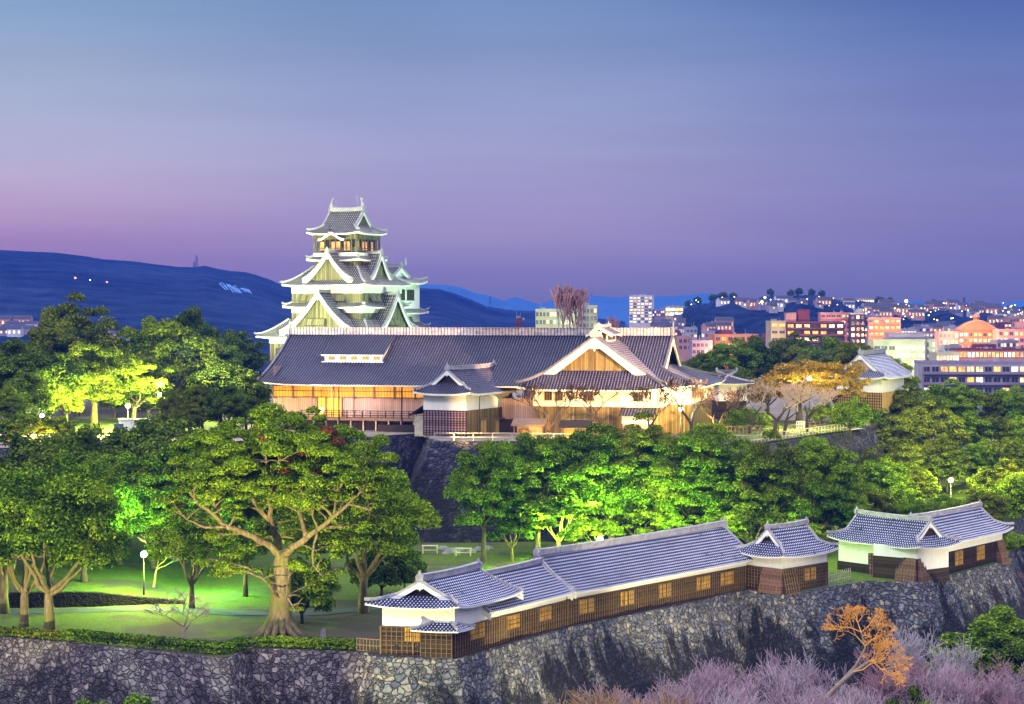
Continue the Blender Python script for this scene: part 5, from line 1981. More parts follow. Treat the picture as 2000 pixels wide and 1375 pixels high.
low = [(1000, 985, 246, 'leafy young tree filling the gap beside the lone light green tree'), (1090, 960, 250, 'bright green undergrowth tree right of the first dark trunk'),
       (1160, 985, 252, 'lime green young tree glowing behind the rooftop lamp'), (1240, 975, 254, 'young tree with pale lit trunks behind the long gallery'),
       (1320, 985, 254, 'young tree in shade behind the middle of the long gallery'), (1400, 975, 252, 'young tree above the far end of the long gallery'),
       (1470, 990, 248, 'shaded young tree behind the small square turret'), (1560, 990, 250, 'bushy tree between the square turret and the angled turret'),
       (1630, 985, 256, 'bushy tree touching the roof end of the angled turret')]
for i, (px, yt, d, lb_) in enumerate(low):
    crown_at(G_YNG[(i // 2) % 2], px, yt + (12, -8, 20, 0, 14)[i % 5], 0.6, d + (6, 2, 5, 9, 3)[i % 5], lb_, [9.0, 8.0][(i // 2) % 2], group='young trees behind the long gallery', w=1.55)

# --- woods on the right slope
slope = [(1760, 765, 338), (1835, 752, 345), (1905, 770, 350), (1975, 765, 352), (1735, 815, 318), (1800, 800, 322), (1870, 812, 328), (1945, 815, 330), (2010, 810, 330),
         (1760, 868, 300), (1830, 860, 304), (1905, 868, 306), (1985, 866, 306), (1725, 905, 284), (1790, 915, 284), (1955, 905, 284), (2010, 925, 276), (1700, 960, 268), (1760, 955, 270), (1905, 930, 296), (1850, 880, 300)]
slope += [(1848, 972, 264), (1925, 960, 266), (1800, 985, 262)]
slab = ['behind the white terrace turret roof', 'highest crown under the white apartment block', 'under the yellow lit balconies', 'in the top corner of the slope', 'beside the purple wall corner',
        'second rank, below the apartment block', 'second rank, middle of the slope', 'second rank, under the lit balcony corner', 'second rank, cut by the edge of the view',
        'third rank, just off the purple wall', 'third rank, above the slope lamp', 'third rank, beyond the slope lamp', 'third rank, cut by the edge of the view', 'low beside the foot of the purple wall',
        'low, next to the slope lamp', 'low, on the far side of the slope lamp', 'lowest at the edge of the view', 'in front, over the ridge of the angled turret', 'in front, above the small white gable',
        'behind the slope lamp post', 'directly over the slope lamp', 'just below the slope lamp', 'low, filling the gap beyond the slope lamp', 'above the ridge end of the angled turret pair']
for i, ((px, yt, d), lb_) in enumerate(zip(slope, slab)):
    kind = [G_OLV[0], G_CAM[0], G_OLV[1], G_CAM[1], G_OLV[0]][i % 5]
    H = [13.5, 14.5, 14.5, 13.5, 13.5][i % 5]
    x = X(px, d)
    zb = park_z(min(x, 88), min(d, 340)) if d < 335 else 9.0
    crown_at(kind, px, yt, zb, d, 'slope tree ' + lb_, H, group='trees on the wooded slope', w=1.0 if (Z(yt, d) - zb) / H > 0.8 else 1.2)

# --- trees on the terrace, left side
tl = [(G_DRK[1], 30, 678, 318, 13.5, 1.0, 'black green tree at the edge under the far hill'), (G_DRK[0], 95, 690, 312, 15.0, 0.95, 'dense dark tree left of the yellow lit tree'),
      (G_OLV[0], 128, 600, 345, 13.5, 0.72, 'tallest ragged tree breaking the skyline against the blue hill'), (G_OLV[1], 150, 640, 340, 14.5, 0.8, 'olive tree beneath the tallest ragged tree'),
      (G_LIM[0], 185, 682, 320, 12.0, 0.95, 'yellow green lit tree with a dark straight trunk'), (G_LIM[0], 262, 720, 325, 12.0, 0.9, 'golden lime tree between the terrace lamps'),
      (G_LIM[0], 345, 640, 345, 12.0, 0.85, 'brightest lime green tree shining left of the keep'), (G_CAM[1], 300, 640, 355, 13.5, 0.75, 'emerald tree behind the brightest lime tree'),
      (G_DRK[1], 372, 618, 372, 13.5, 0.62, 'dark layered tree on the skyline left of the keep'), (G_DRK[0], 330, 622, 375, 15.0, 0.5, 'small dark layered tree on the skyline'),
      (G_DRK[0], 460, 645, 385, 15.0, 0.75, 'teal shaded tree against the foot of the keep'), (G_CAM[2], 420, 668, 370, 15.5, 0.7, 'green tree low on the skyline beside the keep'),
      (G_DRK[1], 430, 715, 300, 13.5, 0.8, 'dark windswept tree in front of the palace eave'), (G_OLV[0], 395, 755, 293, 13.5, 0.7, 'olive tree beside the brightest terrace lamp'),
      (G_DRK[1], 480, 735, 297, 13.5, 0.55, 'dark tree overlapping the palace corner'), (G_DRK[0], 15, 755, 290, 15.0, 0.7, 'dark tree standing over the orange lit shrubs'),
      (G_OLV[1], 345, 765, 291, 14.5, 0.55, 'small olive tree in front of the white garden wall'),
      (G_DRK[0], 60, 725, 300, 15.0, 0.75, 'dark bushy tree below the black green one at the edge'), (G_OLV[0], 225, 745, 335, 13.5, 0.8, 'yellow olive tree between the two lime trees'), (G_LIM[0], 290, 760, 332, 12.0, 0.8, 'low lime tree glowing behind the terrace lamps'),
      (G_CAM[0], 400, 700, 350, 14.5, 0.8, 'green tree right beside the brightest lime tree'), (G_DRK[1], 450, 760, 290, 13.5, 0.7, 'dark tree hiding the foot of the palace corner'), (G_OLV[0], 370, 790, 286, 13.5, 0.6, 'low olive tree on the terrace edge above the grove'),
      (G_DRK[0], 505, 790, 288, 15.0, 0.5, 'dark low tree before the end of the veranda'), (G_LIM[0], 130, 745, 312, 12.0, 0.7, 'yellowish tree behind the notice board')]
for me, px, yt, d, H, w, lb_ in tl:
    crown_at(me, px, yt, 14.0, d, lb_, H, group='trees on the terrace', w=w * (1.25 if (Z(yt, d) - 14) / H > 0.9 else 1.5))
for i, (px, d, lb_) in enumerate([(55, 283, 'orange lit shrub at the end of the pink path'), (110, 285, 'yellow lit shrub below the wooden notice board'), (20, 284, 'gold lit shrub at the edge beside the pink path')]):
    crown_at(G_BSH[0], px, 808 + i * 5, 14.0, d, lb_, 4.4, name='shrub', cat='shrub', group='lit shrubs by the pink path', w=1.2)

# --- trees on the terrace, right side and behind
trr = [(G_DRK[0], 1370, 690, 372, 15.0, 0.7, 'dark tree beside the palace gable end'), (G_CAM[0], 1420, 672, 378, 14.5, 0.85, 'green tree beneath the orange apartment block'), (G_DRK[1], 1475, 668, 382, 13.5, 0.9, 'deep green tree below the cream tower block'),
       (G_OLV[0], 1540, 665, 384, 13.5, 0.95, 'olive tree in front of the dark apartment block'), (G_CAM[2], 1605, 663, 384, 15.5, 0.9, 'wide green tree beneath the pink apartment block'), (G_OLV[1], 1660, 675, 378, 14.5, 0.8, 'olive tree rising behind the blue roofed turret'),
       (G_LIM[0], 1765, 722, 362, 12.0, 0.7, 'yellow lit tree beyond the blue roofed turret'), (G_LIM[0], 1740, 700, 385, 12.0, 0.6, 'pale lime tree under the lit office block'), (G_DRK[0], 1450, 720, 345, 15.0, 0.6, 'dark tree behind the annex roof')]
for me, px, yt, d, H, w, lb_ in trr:
    crown_at(me, px, yt, 14.5, d, lb_, H, group='trees behind the palace terrace', w=w * (1.0 if (Z(yt, d) - 14) / H > 0.9 else 1.3))
crown_at(G_GLD[0], 1560, 698, 14.0, 322, 'golden leaved tree lit by the tall terrace lamp', 10.5, w=1.2)
crown_at(G_GLD[0], 1500, 735, 14.0, 334, 'lower golden tree between the annex and the tall terrace lamp', 10.5, w=0.95)
crown_at(G_GLD[0], 1632, 700, 14.0, 322, 'golden tree against the blue roofed turret', 10.5, w=0.8)
crown_at(G_BSH[0], 1660, 785, 14.0, 300, 'bright green shrub at the bend of the terrace fence', 4.4, name='shrub', cat='shrub')
for px_, yt_, d_, lb_ in ((1430, 806, 300, 'dark green shrub row end by the dark picket fence'), (1480, 806, 304, 'green shrub in front of the dark picket fence'), (1605, 790, 318, 'green shrub at the foot of the golden tree'), (1700, 800, 316, 'green shrub under the lattice wall of the terrace turret')):
    crown_at(G_BSH[0], px_, yt_, 14.0, d_, lb_, 4.4, name='shrub', cat='shrub')
crown_at(G_BSH[0], 1455, 800, 14.0, 306, 'green shrub beside the round clipped hedge', 4.4, name='shrub', cat='shrub')

# ------------------------------------------------------------------ bare trees
def bare_mesh(name, seed, H, spread, mat, tr=0.3, levels=5, kids=(3, 4), up=0.35, first=0.28, twigr=0.018, fan=0.75, maxseg=7000, ratio=(0.62, 0.82), sides=4, mat2=None, cut=0.05, wob=0.11):
    rr = random.Random(seed)
    segs = []

    queue = [(np.array([0, 0, -0.3]), np.array([rr.uniform(-.12, .12), rr.uniform(-.12, .12), 1.0]), H * first, tr, levels)]
    while queue and len(segs) < maxseg:
        p, d, L, r, lev = queue.pop(0)
        pts = [p]
        dd = d
        n = 3 if lev > 2 else 2
        for i in range(n):
            dd = dd + np.array([rr.gauss(0, 1), rr.gauss(0, 1), rr.gauss(0, 0.7)]) * wob + np.array([0, 0, up * 0.07])
            dd /= np.linalg.norm(dd)
            pts.append(pts[-1] + dd * L / n)
        r1 = max(twigr, r * 0.62)
        segs.append((pts, [r + (r1 - r) * i / n for i in range(n + 1)]))
        if lev <= 0:
            continue
        for i in range(rr.randint(*kids)):
            a = rr.uniform(0, 2 * math.pi)
            q = np.array([math.cos(a), math.sin(a), rr.uniform(-0.25, 0.5)])
            nd = dd * (1 - fan * 0.5) + q * fan * rr.uniform(0.5, 1.0) + np.array([0, 0, up * 0.5])
            nd[:2] *= spread
            nd /= np.linalg.norm(nd)
            st = pts[-1] if i < 2 else pts[-2] + (pts[-1] - pts[-2]) * rr.uniform(0.2, 0.9)
            queue.append((st, nd, L * rr.uniform(*ratio), r1 * rr.uniform(0.65, 0.9), lev - 1))
    mx = max(p[2] for s_ in segs for p in s_[0])
    k = H / mx
    mb = MB()
    for pts, rad in segs:
        mb.tube([p * k for p in pts], rad, sides if rad[0] > 0.06 else 3, 0 if rad[0] > cut else 1, cap=False)
    me = mesh_only(mb, name, mat)
    if mat2 is not None:
        me.materials.append(mat2)
        me.polygons.foreach_set('material_index', mb.m)
    return me


B_CH = [bare_mesh('branches', 201, 7.5, 1.05, M['twig_brown'], 0.30, 6, (2, 3), 0.5, 0.2, 0.042), bare_mesh('branches', 202, 7.0, 1.1, M['twig_brown'], 0.28, 6, (2, 3), 0.45, 0.2, 0.042)]
B_PK = [bare_mesh('branches', 211, 8.0, 1.2, M['bark_pale'], 0.20, 6, (3, 4), 0.45, 0.20, 0.0185, maxseg=1900, mat2=M['twig_pink'], cut=0.024, fan=0.8, ratio=(0.62, 0.9), wob=0.17),
        bare_mesh('branches', 212, 8.0, 1.15, M['bark_pale'], 0.18, 6, (3, 4), 0.5, 0.20, 0.0185, maxseg=1900, mat2=M['twig_grey'], cut=0.024, fan=0.75, ratio=(0.62, 0.9), wob=0.17),
        bare_mesh('branches', 213, 7.0, 1.3, M['twig_grey'], 0.18, 6, (3, 4), 0.36, 0.18, 0.0185, maxseg=1900, mat2=M['twig_mauve'], cut=0.024, fan=0.8, ratio=(0.62, 0.9), wob=0.17)]
B_CHP = [bare_mesh('branches', 203, 7.5, 1.15, M['twig_brown'], 0.30, 6, (2, 3), 0.4, 0.2, 0.03, mat2=M['twig_pinklit'], cut=0.07), bare_mesh('branches', 204, 7.0, 1.15, M['twig_brown'], 0.28, 6, (2, 3), 0.35, 0.2, 0.03, mat2=M['twig_pinklit'], cut=0.07)]
B_GK = [bare_mesh('branches', 221, 15, 0.62, M['twig_mauve'], 0.4, 6, (2, 3), 0.9, 0.20, 0.055, fan=0.55)]
B_PL = [bare_mesh('branches', 231, 5.5, 1.3, M['bark'], 0.2, 5, (2, 3), 0.15, 0.25, 0.03)]
B_RD = [bare_mesh('branches', 241, 5.0, 1.35, M['twig_mauve'], 0.13, 5, (3, 3), 0.12, 0.2, 0.022)]


def bare(me, loc, label, s=1.0, rz=None, group=None, name='bare_tree', w=1.0):
    _ntree[0] += 1
    o = bpy.data.objects.new(name, me)
    o.location = tuple(loc)
    o.scale = (s * w, s * w, s)
    o.rotation_euler = (0, 0, _ntree[0] * 2.399 if rz is None else rz)
    COL.objects.link(o)
    return tag(o, label, 'tree', group)


for i, (px, py, d, h, lb_) in enumerate([(1065, 852, 283, 8.0, 'bare cherry tree in front of the palace booth, its twigs lit from below'), (1173, 850, 283, 7.6, 'bare cherry tree with curling dark limbs before the golden wing'),
                                         (1268, 850, 282, 7.8, 'bare cherry tree left of the terrace lamp'), (1345, 862, 279, 8.6, 'bare tree with a straight trunk right beside the terrace lamp'),
                                         (1410, 848, 283, 7.0, 'bare tree at the end of the round clipped hedge'), (1508, 850, 288, 8.0, 'bare tree with pink lit twigs, closest to the terrace fence corner'),
                                         (1530, 846, 292, 7.4, 'stout bare tree with a pale trunk beside the lit path'), (1576, 838, 300, 7.6, 'bare cherry tree lit gold beside the white gate'), (1462, 838, 296, 7.0, 'thin bare tree right of the annex')]):
    bare((B_CHP if 1495 < px < 1580 else B_CH)[i % 2], (X(px, d), d, 14.0), lb_, 1.08 * h / (7.5 if i % 2 == 0 else 7.0), group='bare trees on the terrace', w=1.2)
bare(B_GK[0], (X(1105, 352), 352, 16.5), 'tall reddish bare tree rising behind the palace ridge', 1.42, 0.3, w=1.1)
bare(B_GK[0], (X(1140, 356), 356, 16.5), 'second reddish bare tree behind the palace ridge, closer to the gable apex', 1.38, 2.3, w=1.0)
bare(B_GK[0], (X(1190, 372), 372, 15.0), 'thin bare tree behind the smoke lantern', 1.12, 4.0, w=0.9)
bare(B_PL[0], (*G(300, 1160)[:2], 1.3), 'pale leafless tree glowing green beside the park lamp', 1.05, 1.0)
bare(B_PL[0], (*G(232, 1120)[:2], 1.5), 'pale leafless tree behind the park lamp', 1.2, 3.0)
bare(B_RD[0], (*G(362, 1254)[:2], 0.0), 'small red twigged leafless tree behind the clipped hedge', 1.12, 0.0)

# mauve thicket at the foot of the rampart
thick = [(1235, 1330, 172, 0), (1300, 1310, 176, 0), (1370, 1290, 180, 0), (1440, 1275, 184, 0), (1500, 1262, 188, 1), (1560, 1270, 186, 0), (1330, 1365, 168, 1), (1410, 1350, 170, 0), (1490, 1335, 172, 1), (1570, 1330, 174, 0),
         (1640, 1330, 178, 1), (1700, 1320, 182, 0), (1760, 1250, 196, 2), (1810, 1215, 206, 1), (1865, 1228, 206, 1), (1830, 1290, 192, 0), (1900, 1275, 196, 2), (1950, 1290, 196, 0), (1990, 1330, 188, 2), (1880, 1345, 180, 1), (1770, 1350, 176, 0),
         (1940, 1365, 176, 2), (2000, 1250, 212, 2), (1260, 1375, 164, 2), (1200, 1362, 166, 1), (1985, 1110, 268, 2), (1602, 1322, 166, 0), (1650, 1338, 164, 1)]
tlab = ['mauve bare tree at the tip of the thicket below the rampart', 'mauve bare tree close under the rampart, second from the thicket tip', 'rounded mauve bare tree below the middle of the long gallery', 'mauve bare tree, highest point of the thicket before the orange lit tree',
        'grey twigged bare tree beside the black patch of the rampart', 'mauve bare tree touching the trunk of the orange lit tree', 'grey bare tree at the bottom edge near the thicket tip', 'mauve bare tree at the bottom edge under the rounded one',
        'grey bare tree at the bottom edge left of the trunk of the orange lit tree', 'mauve bare tree at the foot of the orange lit tree', 'grey bare tree under the orange lit twigs', 'mauve bare tree right below the orange lit twigs', 'reddish bare tree right of the orange lit twigs',
        'tall grey bare tree fanning up below the angled turret', 'grey bare tree next to the ivy on the rampart', 'mauve bare tree beneath the tall grey fan', 'reddish bare tree below the ivy bush', 'mauve bare tree below the dark shrub at the edge',
        'red tinted bare tree in the bottom corner', 'grey bare tree at the bottom beside the green shrub', 'mauve bare tree behind the green shrub', 'reddish bare tree in the lowest corner of the thicket', 'reddish bare tree beyond the ivy at the edge',
        'brownish bare tree at the bottom, in front of the thicket tip', 'grey bare sapling at the outermost tip of the thicket', 'dark red bare tree behind the end of the angled turret', 'mauve bare tree right in front of the orange trunk', 'grey bare tree in front of the fork of the orange trunk']
for (px, yt, d, k), lb_ in zip(thick, tlab):
    zt = Z(yt, d)
    zb = -13.0 if d < 250 else -6
    H = [8.0, 8.0, 7.0][k]
    s = (zt - zb) / H
    bare(B_PK[k], (X(px, d), d, zb), lb_, s, group='bare trees below the rampart', w=max(0.75, min(1.0, 0.9 / s + 0.1)))

# orange-lit tree in front of them
orr = random.Random(9)
ot = thing('bare_tree', 'bright orange lit tree leaning up in front of the rampart', 'tree', (X(1610, 172), 172, -13))
mb, tb_ = MB(), MB()
def OP(px, py, dy=0):
    return P(px, py, 172 + dy)
stem = [(1598, 1400), (1612, 1365), (1640, 1335), (1668, 1312), (1700, 1290)]
mb.tube([OP(*p) for p in stem], [0.26, 0.24, 0.2, 0.17, 0.12], 7)
mb.tube([OP(1640, 1335), OP(1672, 1300, 1), OP(1690, 1265, 1), OP(1682, 1235, 1)], [0.18, 0.14, 0.1, 0.07], 6)
mb.tube([OP(1598, 1400), OP(1590, 1480), OP(1585, 1560)], [0.26, 0.3, 0.34], 7)
def sprig(p, d, L, r, lev):
    n = 2
    pts = [p]
    dd = d
    for i in range(n):
        dd = dd + np.array([orr.gauss(0, .2), orr.gauss(0, .2), orr.gauss(0, .16)])
        dd /= np.linalg.norm(dd)
        pts.append(pts[-1] + dd * L / n)
    tb_.tube(pts, [r, r * 0.85, r * 0.7], 4 if r > 0.03 else 3, cap=False)
    if lev:
        for _ in range(orr.randint(2, 4)):
            q = dd + np.array([orr.uniform(-1, 1), orr.uniform(-1, 1), orr.uniform(-0.5, 0.9)]) * 0.8
            q /= np.linalg.norm(q)
            sprig(pts[-1], q, L * orr.uniform(0.6, 0.8), max(0.017, r * 0.64), lev - 1)
for a, b in [((1682, 1235), (1660, 1205)), ((1682, 1235), (1705, 1200)), ((1690, 1262), (1650, 1225)), ((1690, 1262), (1720, 1225)), ((1700, 1290), (1738, 1270)), ((1700, 1290), (1755, 1295)), ((1668, 1312), (1730, 1300)),
             ((1682, 1235), (1630, 1212)), ((1700, 1290), (1745, 1318)), ((1690, 1265), (1700, 1235)), ((1700, 1290), (1720, 1260))]:
    A_, B_ = OP(*a, orr.uniform(-1, 1)), OP(*b, orr.uniform(-1.5, 1.5))
    d_ = B_ - A_
    L = np.linalg.norm(d_)
    sprig(A_, d_ / L, L * 0.5, 0.055, 5)
mb.build('trunk', M['twig_trunk'], ot, True)
tb_.build('branches', M['twig_orangelit'], ot, True)

# ivy, shrubs and bushes at the foot
G_IVY = [make_tree(181, 12.0, 4.2, 1.0, M['leaf_green'], M['bark_dark'], 60, 420, 0.27, tr=0.15, cr=(1.0, 1.6)), make_tree(182, 12.0, 4.0, 1.0, M['leaf_dark'], M['bark_dark'], 60, 420, 0.27, tr=0.15, cr=(1.0, 1.6))]
for px, yt, d, me, lb_, w in [(1905, 1205, 214, G_BSH[0], 'pale green ivy bush climbing the rampart below the angled turret', 1.5), (1965, 1185, 232, G_BSH[0], 'bright green ivy bush near the edge on the rampart', 1.4), (1975, 1240, 208, G_BSH[1], 'dark round shrub at the edge below the rampart', 1.3),
                              (1785, 1335, 178, G_BSH[1], 'small deep green shrub among the mauve bare trees', 0.7), (1820, 1372, 172, G_BSH[0], 'low green shrub at the bottom of the thicket', 0.9),
                              (160, 1366, 172, G_BSH[0], 'rounded green shrub below the rampart at the bottom edge', 0.9), (258, 1362, 172, G_BSH[0], 'wide green shrub below the rampart at the bottom edge', 1.2), (210, 1372, 168, G_BSH[0], 'small green shrub between two others at the bottom edge', 1.0),
                              (1985, 1045, 262, G_BSH[0], 'green shrub at the roof end of the angled turret', 1.3)]:
    zb = -13.0 if d < 235 else 0
    zt = Z(yt, d)
    H = 4.4 if me is G_BSH[0] else 4.0
    if zb < -5:
        me, H = (G_IVY[0] if H > 4.2 else G_IVY[1]), 12.0
    s = (zt - zb) / H
    plant(me, (X(px, d), d, zb), lb_, 'shrub', 'shrub', None, min(s, 1.6) * w, sz=s)
B_BR = bare_mesh('branches', 251, 8.0, 1.25, M['twig_grey'], 0.18, 6, (3, 4), 0.40, 0.18, 0.0185, maxseg=1900, mat2=M['twig_tan'], cut=0.024, fan=0.75, ratio=(0.62, 0.9), wob=0.17)
for k, (px, yt, d) in enumerate([(1225, 1318, 168), (1185, 1345, 163), (1290, 1345, 164)]):
    bare(B_BR, (X(px, d), d, -13), ['brown tinged bare bush at the tip of the thicket', 'low tan bare bush at the bottom edge before the rampart', 'tan bare bush among the first mauve trees'][k], (Z(yt, d) + 13) / 8, None, 'bare trees below the rampart', w=1.1)

# ------------------------------------------------------------------ park lamps
M['lampglow'] = emit('lamp globe', (1.0, 0.97, 0.62), 14.0)
M['lampglow_green'] = emit('mercury lamp globe', (0.85, 1.0, 0.60), 12.0)
def park_lamp(label, base, h, power, color, glow='lampglow', r=0.36, light=True, off=(0, 0, 0)):
    e = thing('park_lamp', label, 'lamp post', base, 'lamp posts')
    b = np.array(base, float)
    mb = MB()
    mb.tube([b + (0, 0, -0.2), b + (0, 0, 0.5), b + (0, 0, h - 0.35)], [0.14, 0.09, 0.065], 8)
    mb.build('pole', M['metal'], e, True)
    mb = MB()
    mb.lathe(b + (0, 0, h - 0.4), [(0.1, 0.0), (0.2, 0.06), (0.2, 0.12)], 10)
    mb.build('lamp_collar', M['metal'], e, True)
    mb = MB()
    mb.lathe(b + (0, 0, h), [(0.3, r * 0.92), (0.2, r * 1.15), (0.0, r * 1.25)], 10)
    mb.build('lamp_cap', M['metal'], e, True)
    mb = MB()
    mb.lathe(b + (0, 0, h), [(r * math.sin(math.pi * k / 8) + 0.001, -r * math.cos(math.pi * k / 8)) for k in range(9)], 14)
    g = mb.build('lamp_globe', M[glow], e, True)
    g.visible_shadow = False
    if light:
        lamp('park_light', tuple(b + (0, 0, h) + np.array(off)), power, color, 0.35)
    return e
GRN = (1.0, 1.0, 0.20)
c = G(281, 1158, 1.35)
park_lamp('lit lamp post on the bright lawn above the low retaining wall', c, 4.3, 24000, GRN)
d = 247.0
park_lamp('lamp glowing over the ridge of the longest gallery', (X(1172, d), d, 0.9), Z(1052, d) - 0.9, 26000, (0.66, 1.0, 0.20))
d = 285.0
park_lamp('lamp shining between the trees of the right-hand slope', (X(1857, d), d, park_z(X(1857, d), d)), Z(938, d) - park_z(X(1857, d), d), 24000, (0.80, 1.0, 0.20))
d = 281.5
park_lamp('green tinted lamp among the bare cherry trees before the palace wing', (X(1330, d), d, 14), Z(799, d) - 14, 9000, (0.75, 1.0, 0.45), 'lampglow_green')
d = 318.0
park_lamp('tall lamp inside the golden tree beside the terrace turret', (X(1581, d), d, 14), Z(739, d) - 14, 15000, (1.0, 0.90, 0.35), 'lampglow')
d = 318.0
park_lamp('brightest terrace lamp left of the palace, among lime lit trees', (X(312, d), d, 14), Z(771, d) - 14, 18000, (0.85, 1.0, 0.40), 'lampglow_green')
d = 306.0
park_lamp('terrace lamp in front of the white garden wall', (X(250, d), d, 14), Z(793, d) - 14, 12000, (0.75, 1.0, 0.42), 'lampglow_green')
d = 300.0
park_lamp('terrace lamp above the orange lit shrubs', (X(82, d), d, 14), Z(812, d) - 14, 11000, (0.85, 1.0, 0.45), 'lampglow_green')
# lights whose fittings the trees and eaves hide: uplights of the park and the shrub lights by the pink path; row and slope lights are added fill
lamp('shrub_light', (X(95, 281), 281, 15.0), 2600, (1.0, 0.55, 0.10), 0.5)
lamp('shrub_light', (X(20, 281), 281, 15.0), 1500, (1.0, 0.50, 0.10), 0.5)
lamp('lime_uplight', (X(330, 330), 322, 21.0), 46000, (0.90, 1.0, 0.22), 0.5)
lamp('grove_light', (X(292, 220), 220, 9.0), 17000, (0.30, 1.0, 0.28), 0.8)
lamp('grove_light', (X(410, 226), 226, 4.0), 9000, (0.30, 1.0, 0.25), 0.6)
lamp('lime_uplight', (X(190, 308), 300, 20.0), 40000, (0.95, 1.0, 0.18), 0.5)
lamp('lime_uplight', (X(250, 318), 306, 19.5), 30000, (1.0, 0.92, 0.20), 0.5)
lamp('path_light', (X(1550, 305), 305, 17.0), 11000, (1.0, 0.75, 0.25), 0.5)
for px_, d_, z_, p_ in ((960, 240, 3.0, 6000), (1075, 250, 6.5, 9000), (1160, 251, 8.5, 12000), (1240, 250, 7.5, 10000), (1330, 250, 7.0, 7000), (1430, 248, 6.5, 4000), (1560, 250, 6.5, 3500)):  # extra points added to carry the lamp's green through the row
    lamp('row_fill_light', (X(px_, d_), d_, z_), p_, (0.62, 1.0, 0.12), 0.6)
lamp('slope_fill_light', (X(1785, 272), 272, 13.0), 16000, (0.95, 1.0, 0.22), 0.6)  # unseen lights added to brighten the slope trees
lamp('slope_fill_light', (X(1960, 278), 278, 16.0), 16000, (1.0, 0.92, 0.25), 0.6)
lamp('slope_fill_light', (X(1880, 312), 312, 24.0), 18000, (1.0, 0.95, 0.30), 0.6)
# street floods that rake the old camphor and the outer trees from the moat road
flood('tree_flood', (-30, 140, -4), tuple(HP(545, 960)), 52000, (1.0, 0.86, 0.36), 30, 0.5, 0.9)
flood('tree_flood', (-62, 146, -4), tuple(P(110, 990, 205)), 36000, (1.0, 0.88, 0.40), 32, 0.5, 0.9)
flood('orange_street_light', (X(1690, 150), 150, -8), tuple(P(1695, 1250, 172)), 3200, (1.0, 0.80, 0.42), 38)

# ------------------------------------------------------------------ hedges
def hedge(label, pts, w, h, z=0.0, mat='leaf_green', dens=85):
    pts = [np.array(p, float) for p in pts]
    org = np.array([*pts[0], z])
    rr = random.Random(len(label))
    cl = []
    for a, b in zip(pts, pts[1:]):
        L = np.linalg.norm(b - a)
        n = max(2, int(L / 0.55))
        nn = np.array([-(b - a)[1], (b - a)[0]]) / L
        for k in range(n):
            for lv in (0.28, 0.72):
                for sd in (-0.3, 0.3):
                    p = a + (b - a) * (k + rr.uniform(0.3, 0.7)) / n + nn * (sd * w + rr.uniform(-0.05, 0.05))
                    cl.append((p[0] - org[0], p[1] - org[1], h * lv + rr.uniform(-0.04, 0.06), 0.46, w * 0.34, h * 0.30))
    me = leaf_mesh('hedge', cl, dens, 0.20, np.random.default_rng(3), M[mat])
    o = bpy.data.objects.new('hedge', me)
    o.location = tuple(org)
    COL.objects.link(o)
    return tag(o, label, 'hedge')
hedge('low clipped hedge at the edge under the pale trunked trees', [(-52.5, 197.6), (-45.0, 194.2)], 1.0, 0.85, 0.0, 'leaf_olive')
hedge('long clipped hedge along the rampart top ending at the wall corner', [(-44.6, 194.3), (-27.6, 186.2), (-25.9, 189.8)], 1.25, 1.15)
hedge('clipped hedge before the giant camphor roots running to the lattice fence', [(-25.2, 190.6), (-15.2, 188.6)], 1.2, 1.05)
d = 277.5
e_h = bpy.data.objects.new('clipped_bush', leaf_mesh('clipped_bush', [(x * 0.8, y * 0.7, 0.5 + z * 0.62, 0.62, 0.6, 0.5) for x in range(-2, 3) for y in (-1, 0, 1) for z in range(4)], 110, 0.2, np.random.default_rng(8), M['leaf_lime']))
e_h.location = (X(1386, d), d, 14.0)
COL.objects.link(e_h)
tag(e_h, 'big rounded clipped bush glowing yellow green under the terrace lamp', 'bush')

# ------------------------------------------------------------------ fences, gate, benches and small things
def rail_fence(label, pts, z, h=1.1, step=2.2, mat='wood_pale', rails=(0.45, 0.95), group=None, pw=0.13):
    pts = [np.array([*p, z]) for p in pts]
    e = thing('rail_fence', label, 'fence', pts[0], group)
    mb = MB()
    for a, b in zip(pts, pts[1:]):
        for r in rails:
            mb.beam(a + (0, 0, h * r), b + (0, 0, h * r), 0.08, 0.1)
    mb.build('rail', M[mat], e)
    pm = None
    for a, b in zip(pts, pts[1:]):
        L = np.linalg.norm(b - a)
        n = max(1, int(L / step))
        for k in range(n):
            p = a + (b - a) * k / n
            if pm is None:
                mb = MB()
                mb.box(Fr(p), -pw / 2, pw / 2, -pw / 2, pw / 2, -0.2, h)
                o = mb.build('post', M[mat], e)
                pm = o.data
            else:
                o = bpy.data.objects.new('post', pm)
                o.parent = e
                o.location = tuple(p - pts[0])
                COL.objects.link(o)
    return e
rail_fence('pale rail fence along the terrace edge below the entrance turret', [(-11.2, 281.9), (0, 281.9), (9, 279.8)], 14.0, 1.2, 2.6)
rail_fence('pale rail fence along the terrace corner past the bare trees', [(29.5, 276.2), (34.3, 275.6), (46, 295), (58.6, 316)], 14.0, 1.25, 1.25)
rail_fence('low rail fence beside the lit path behind the bare trees', [(36, 300), (44, 303), (52, 318)], 14.0, 1.1, 2.2, 'wood_plain')
rail_fence('dark picket fence behind the round clipped bush', [(X(1405, 292), 292), (X(1490, 296), 296)], 14.0, 1.5, 0.7, 'wood_plain')
def lattice_fence(label, a, b, z, h, mat, n, cross):
    a, b = np.array([*a, z]), np.array([*b, z])
    mb = MB()
    for k in range(n + 1):
        p = a + (b - a) * k / n
        mb.beam(p, p + np.array([0, 0, h]), 0.08, 0.08)
    for c in cross:
        mb.beam(a + (0, 0, h * c), b + (0, 0, h * c), 0.07, 0.08)
    return tag(mb.build('lattice_fence', M[mat], loc=a), label, 'fence')
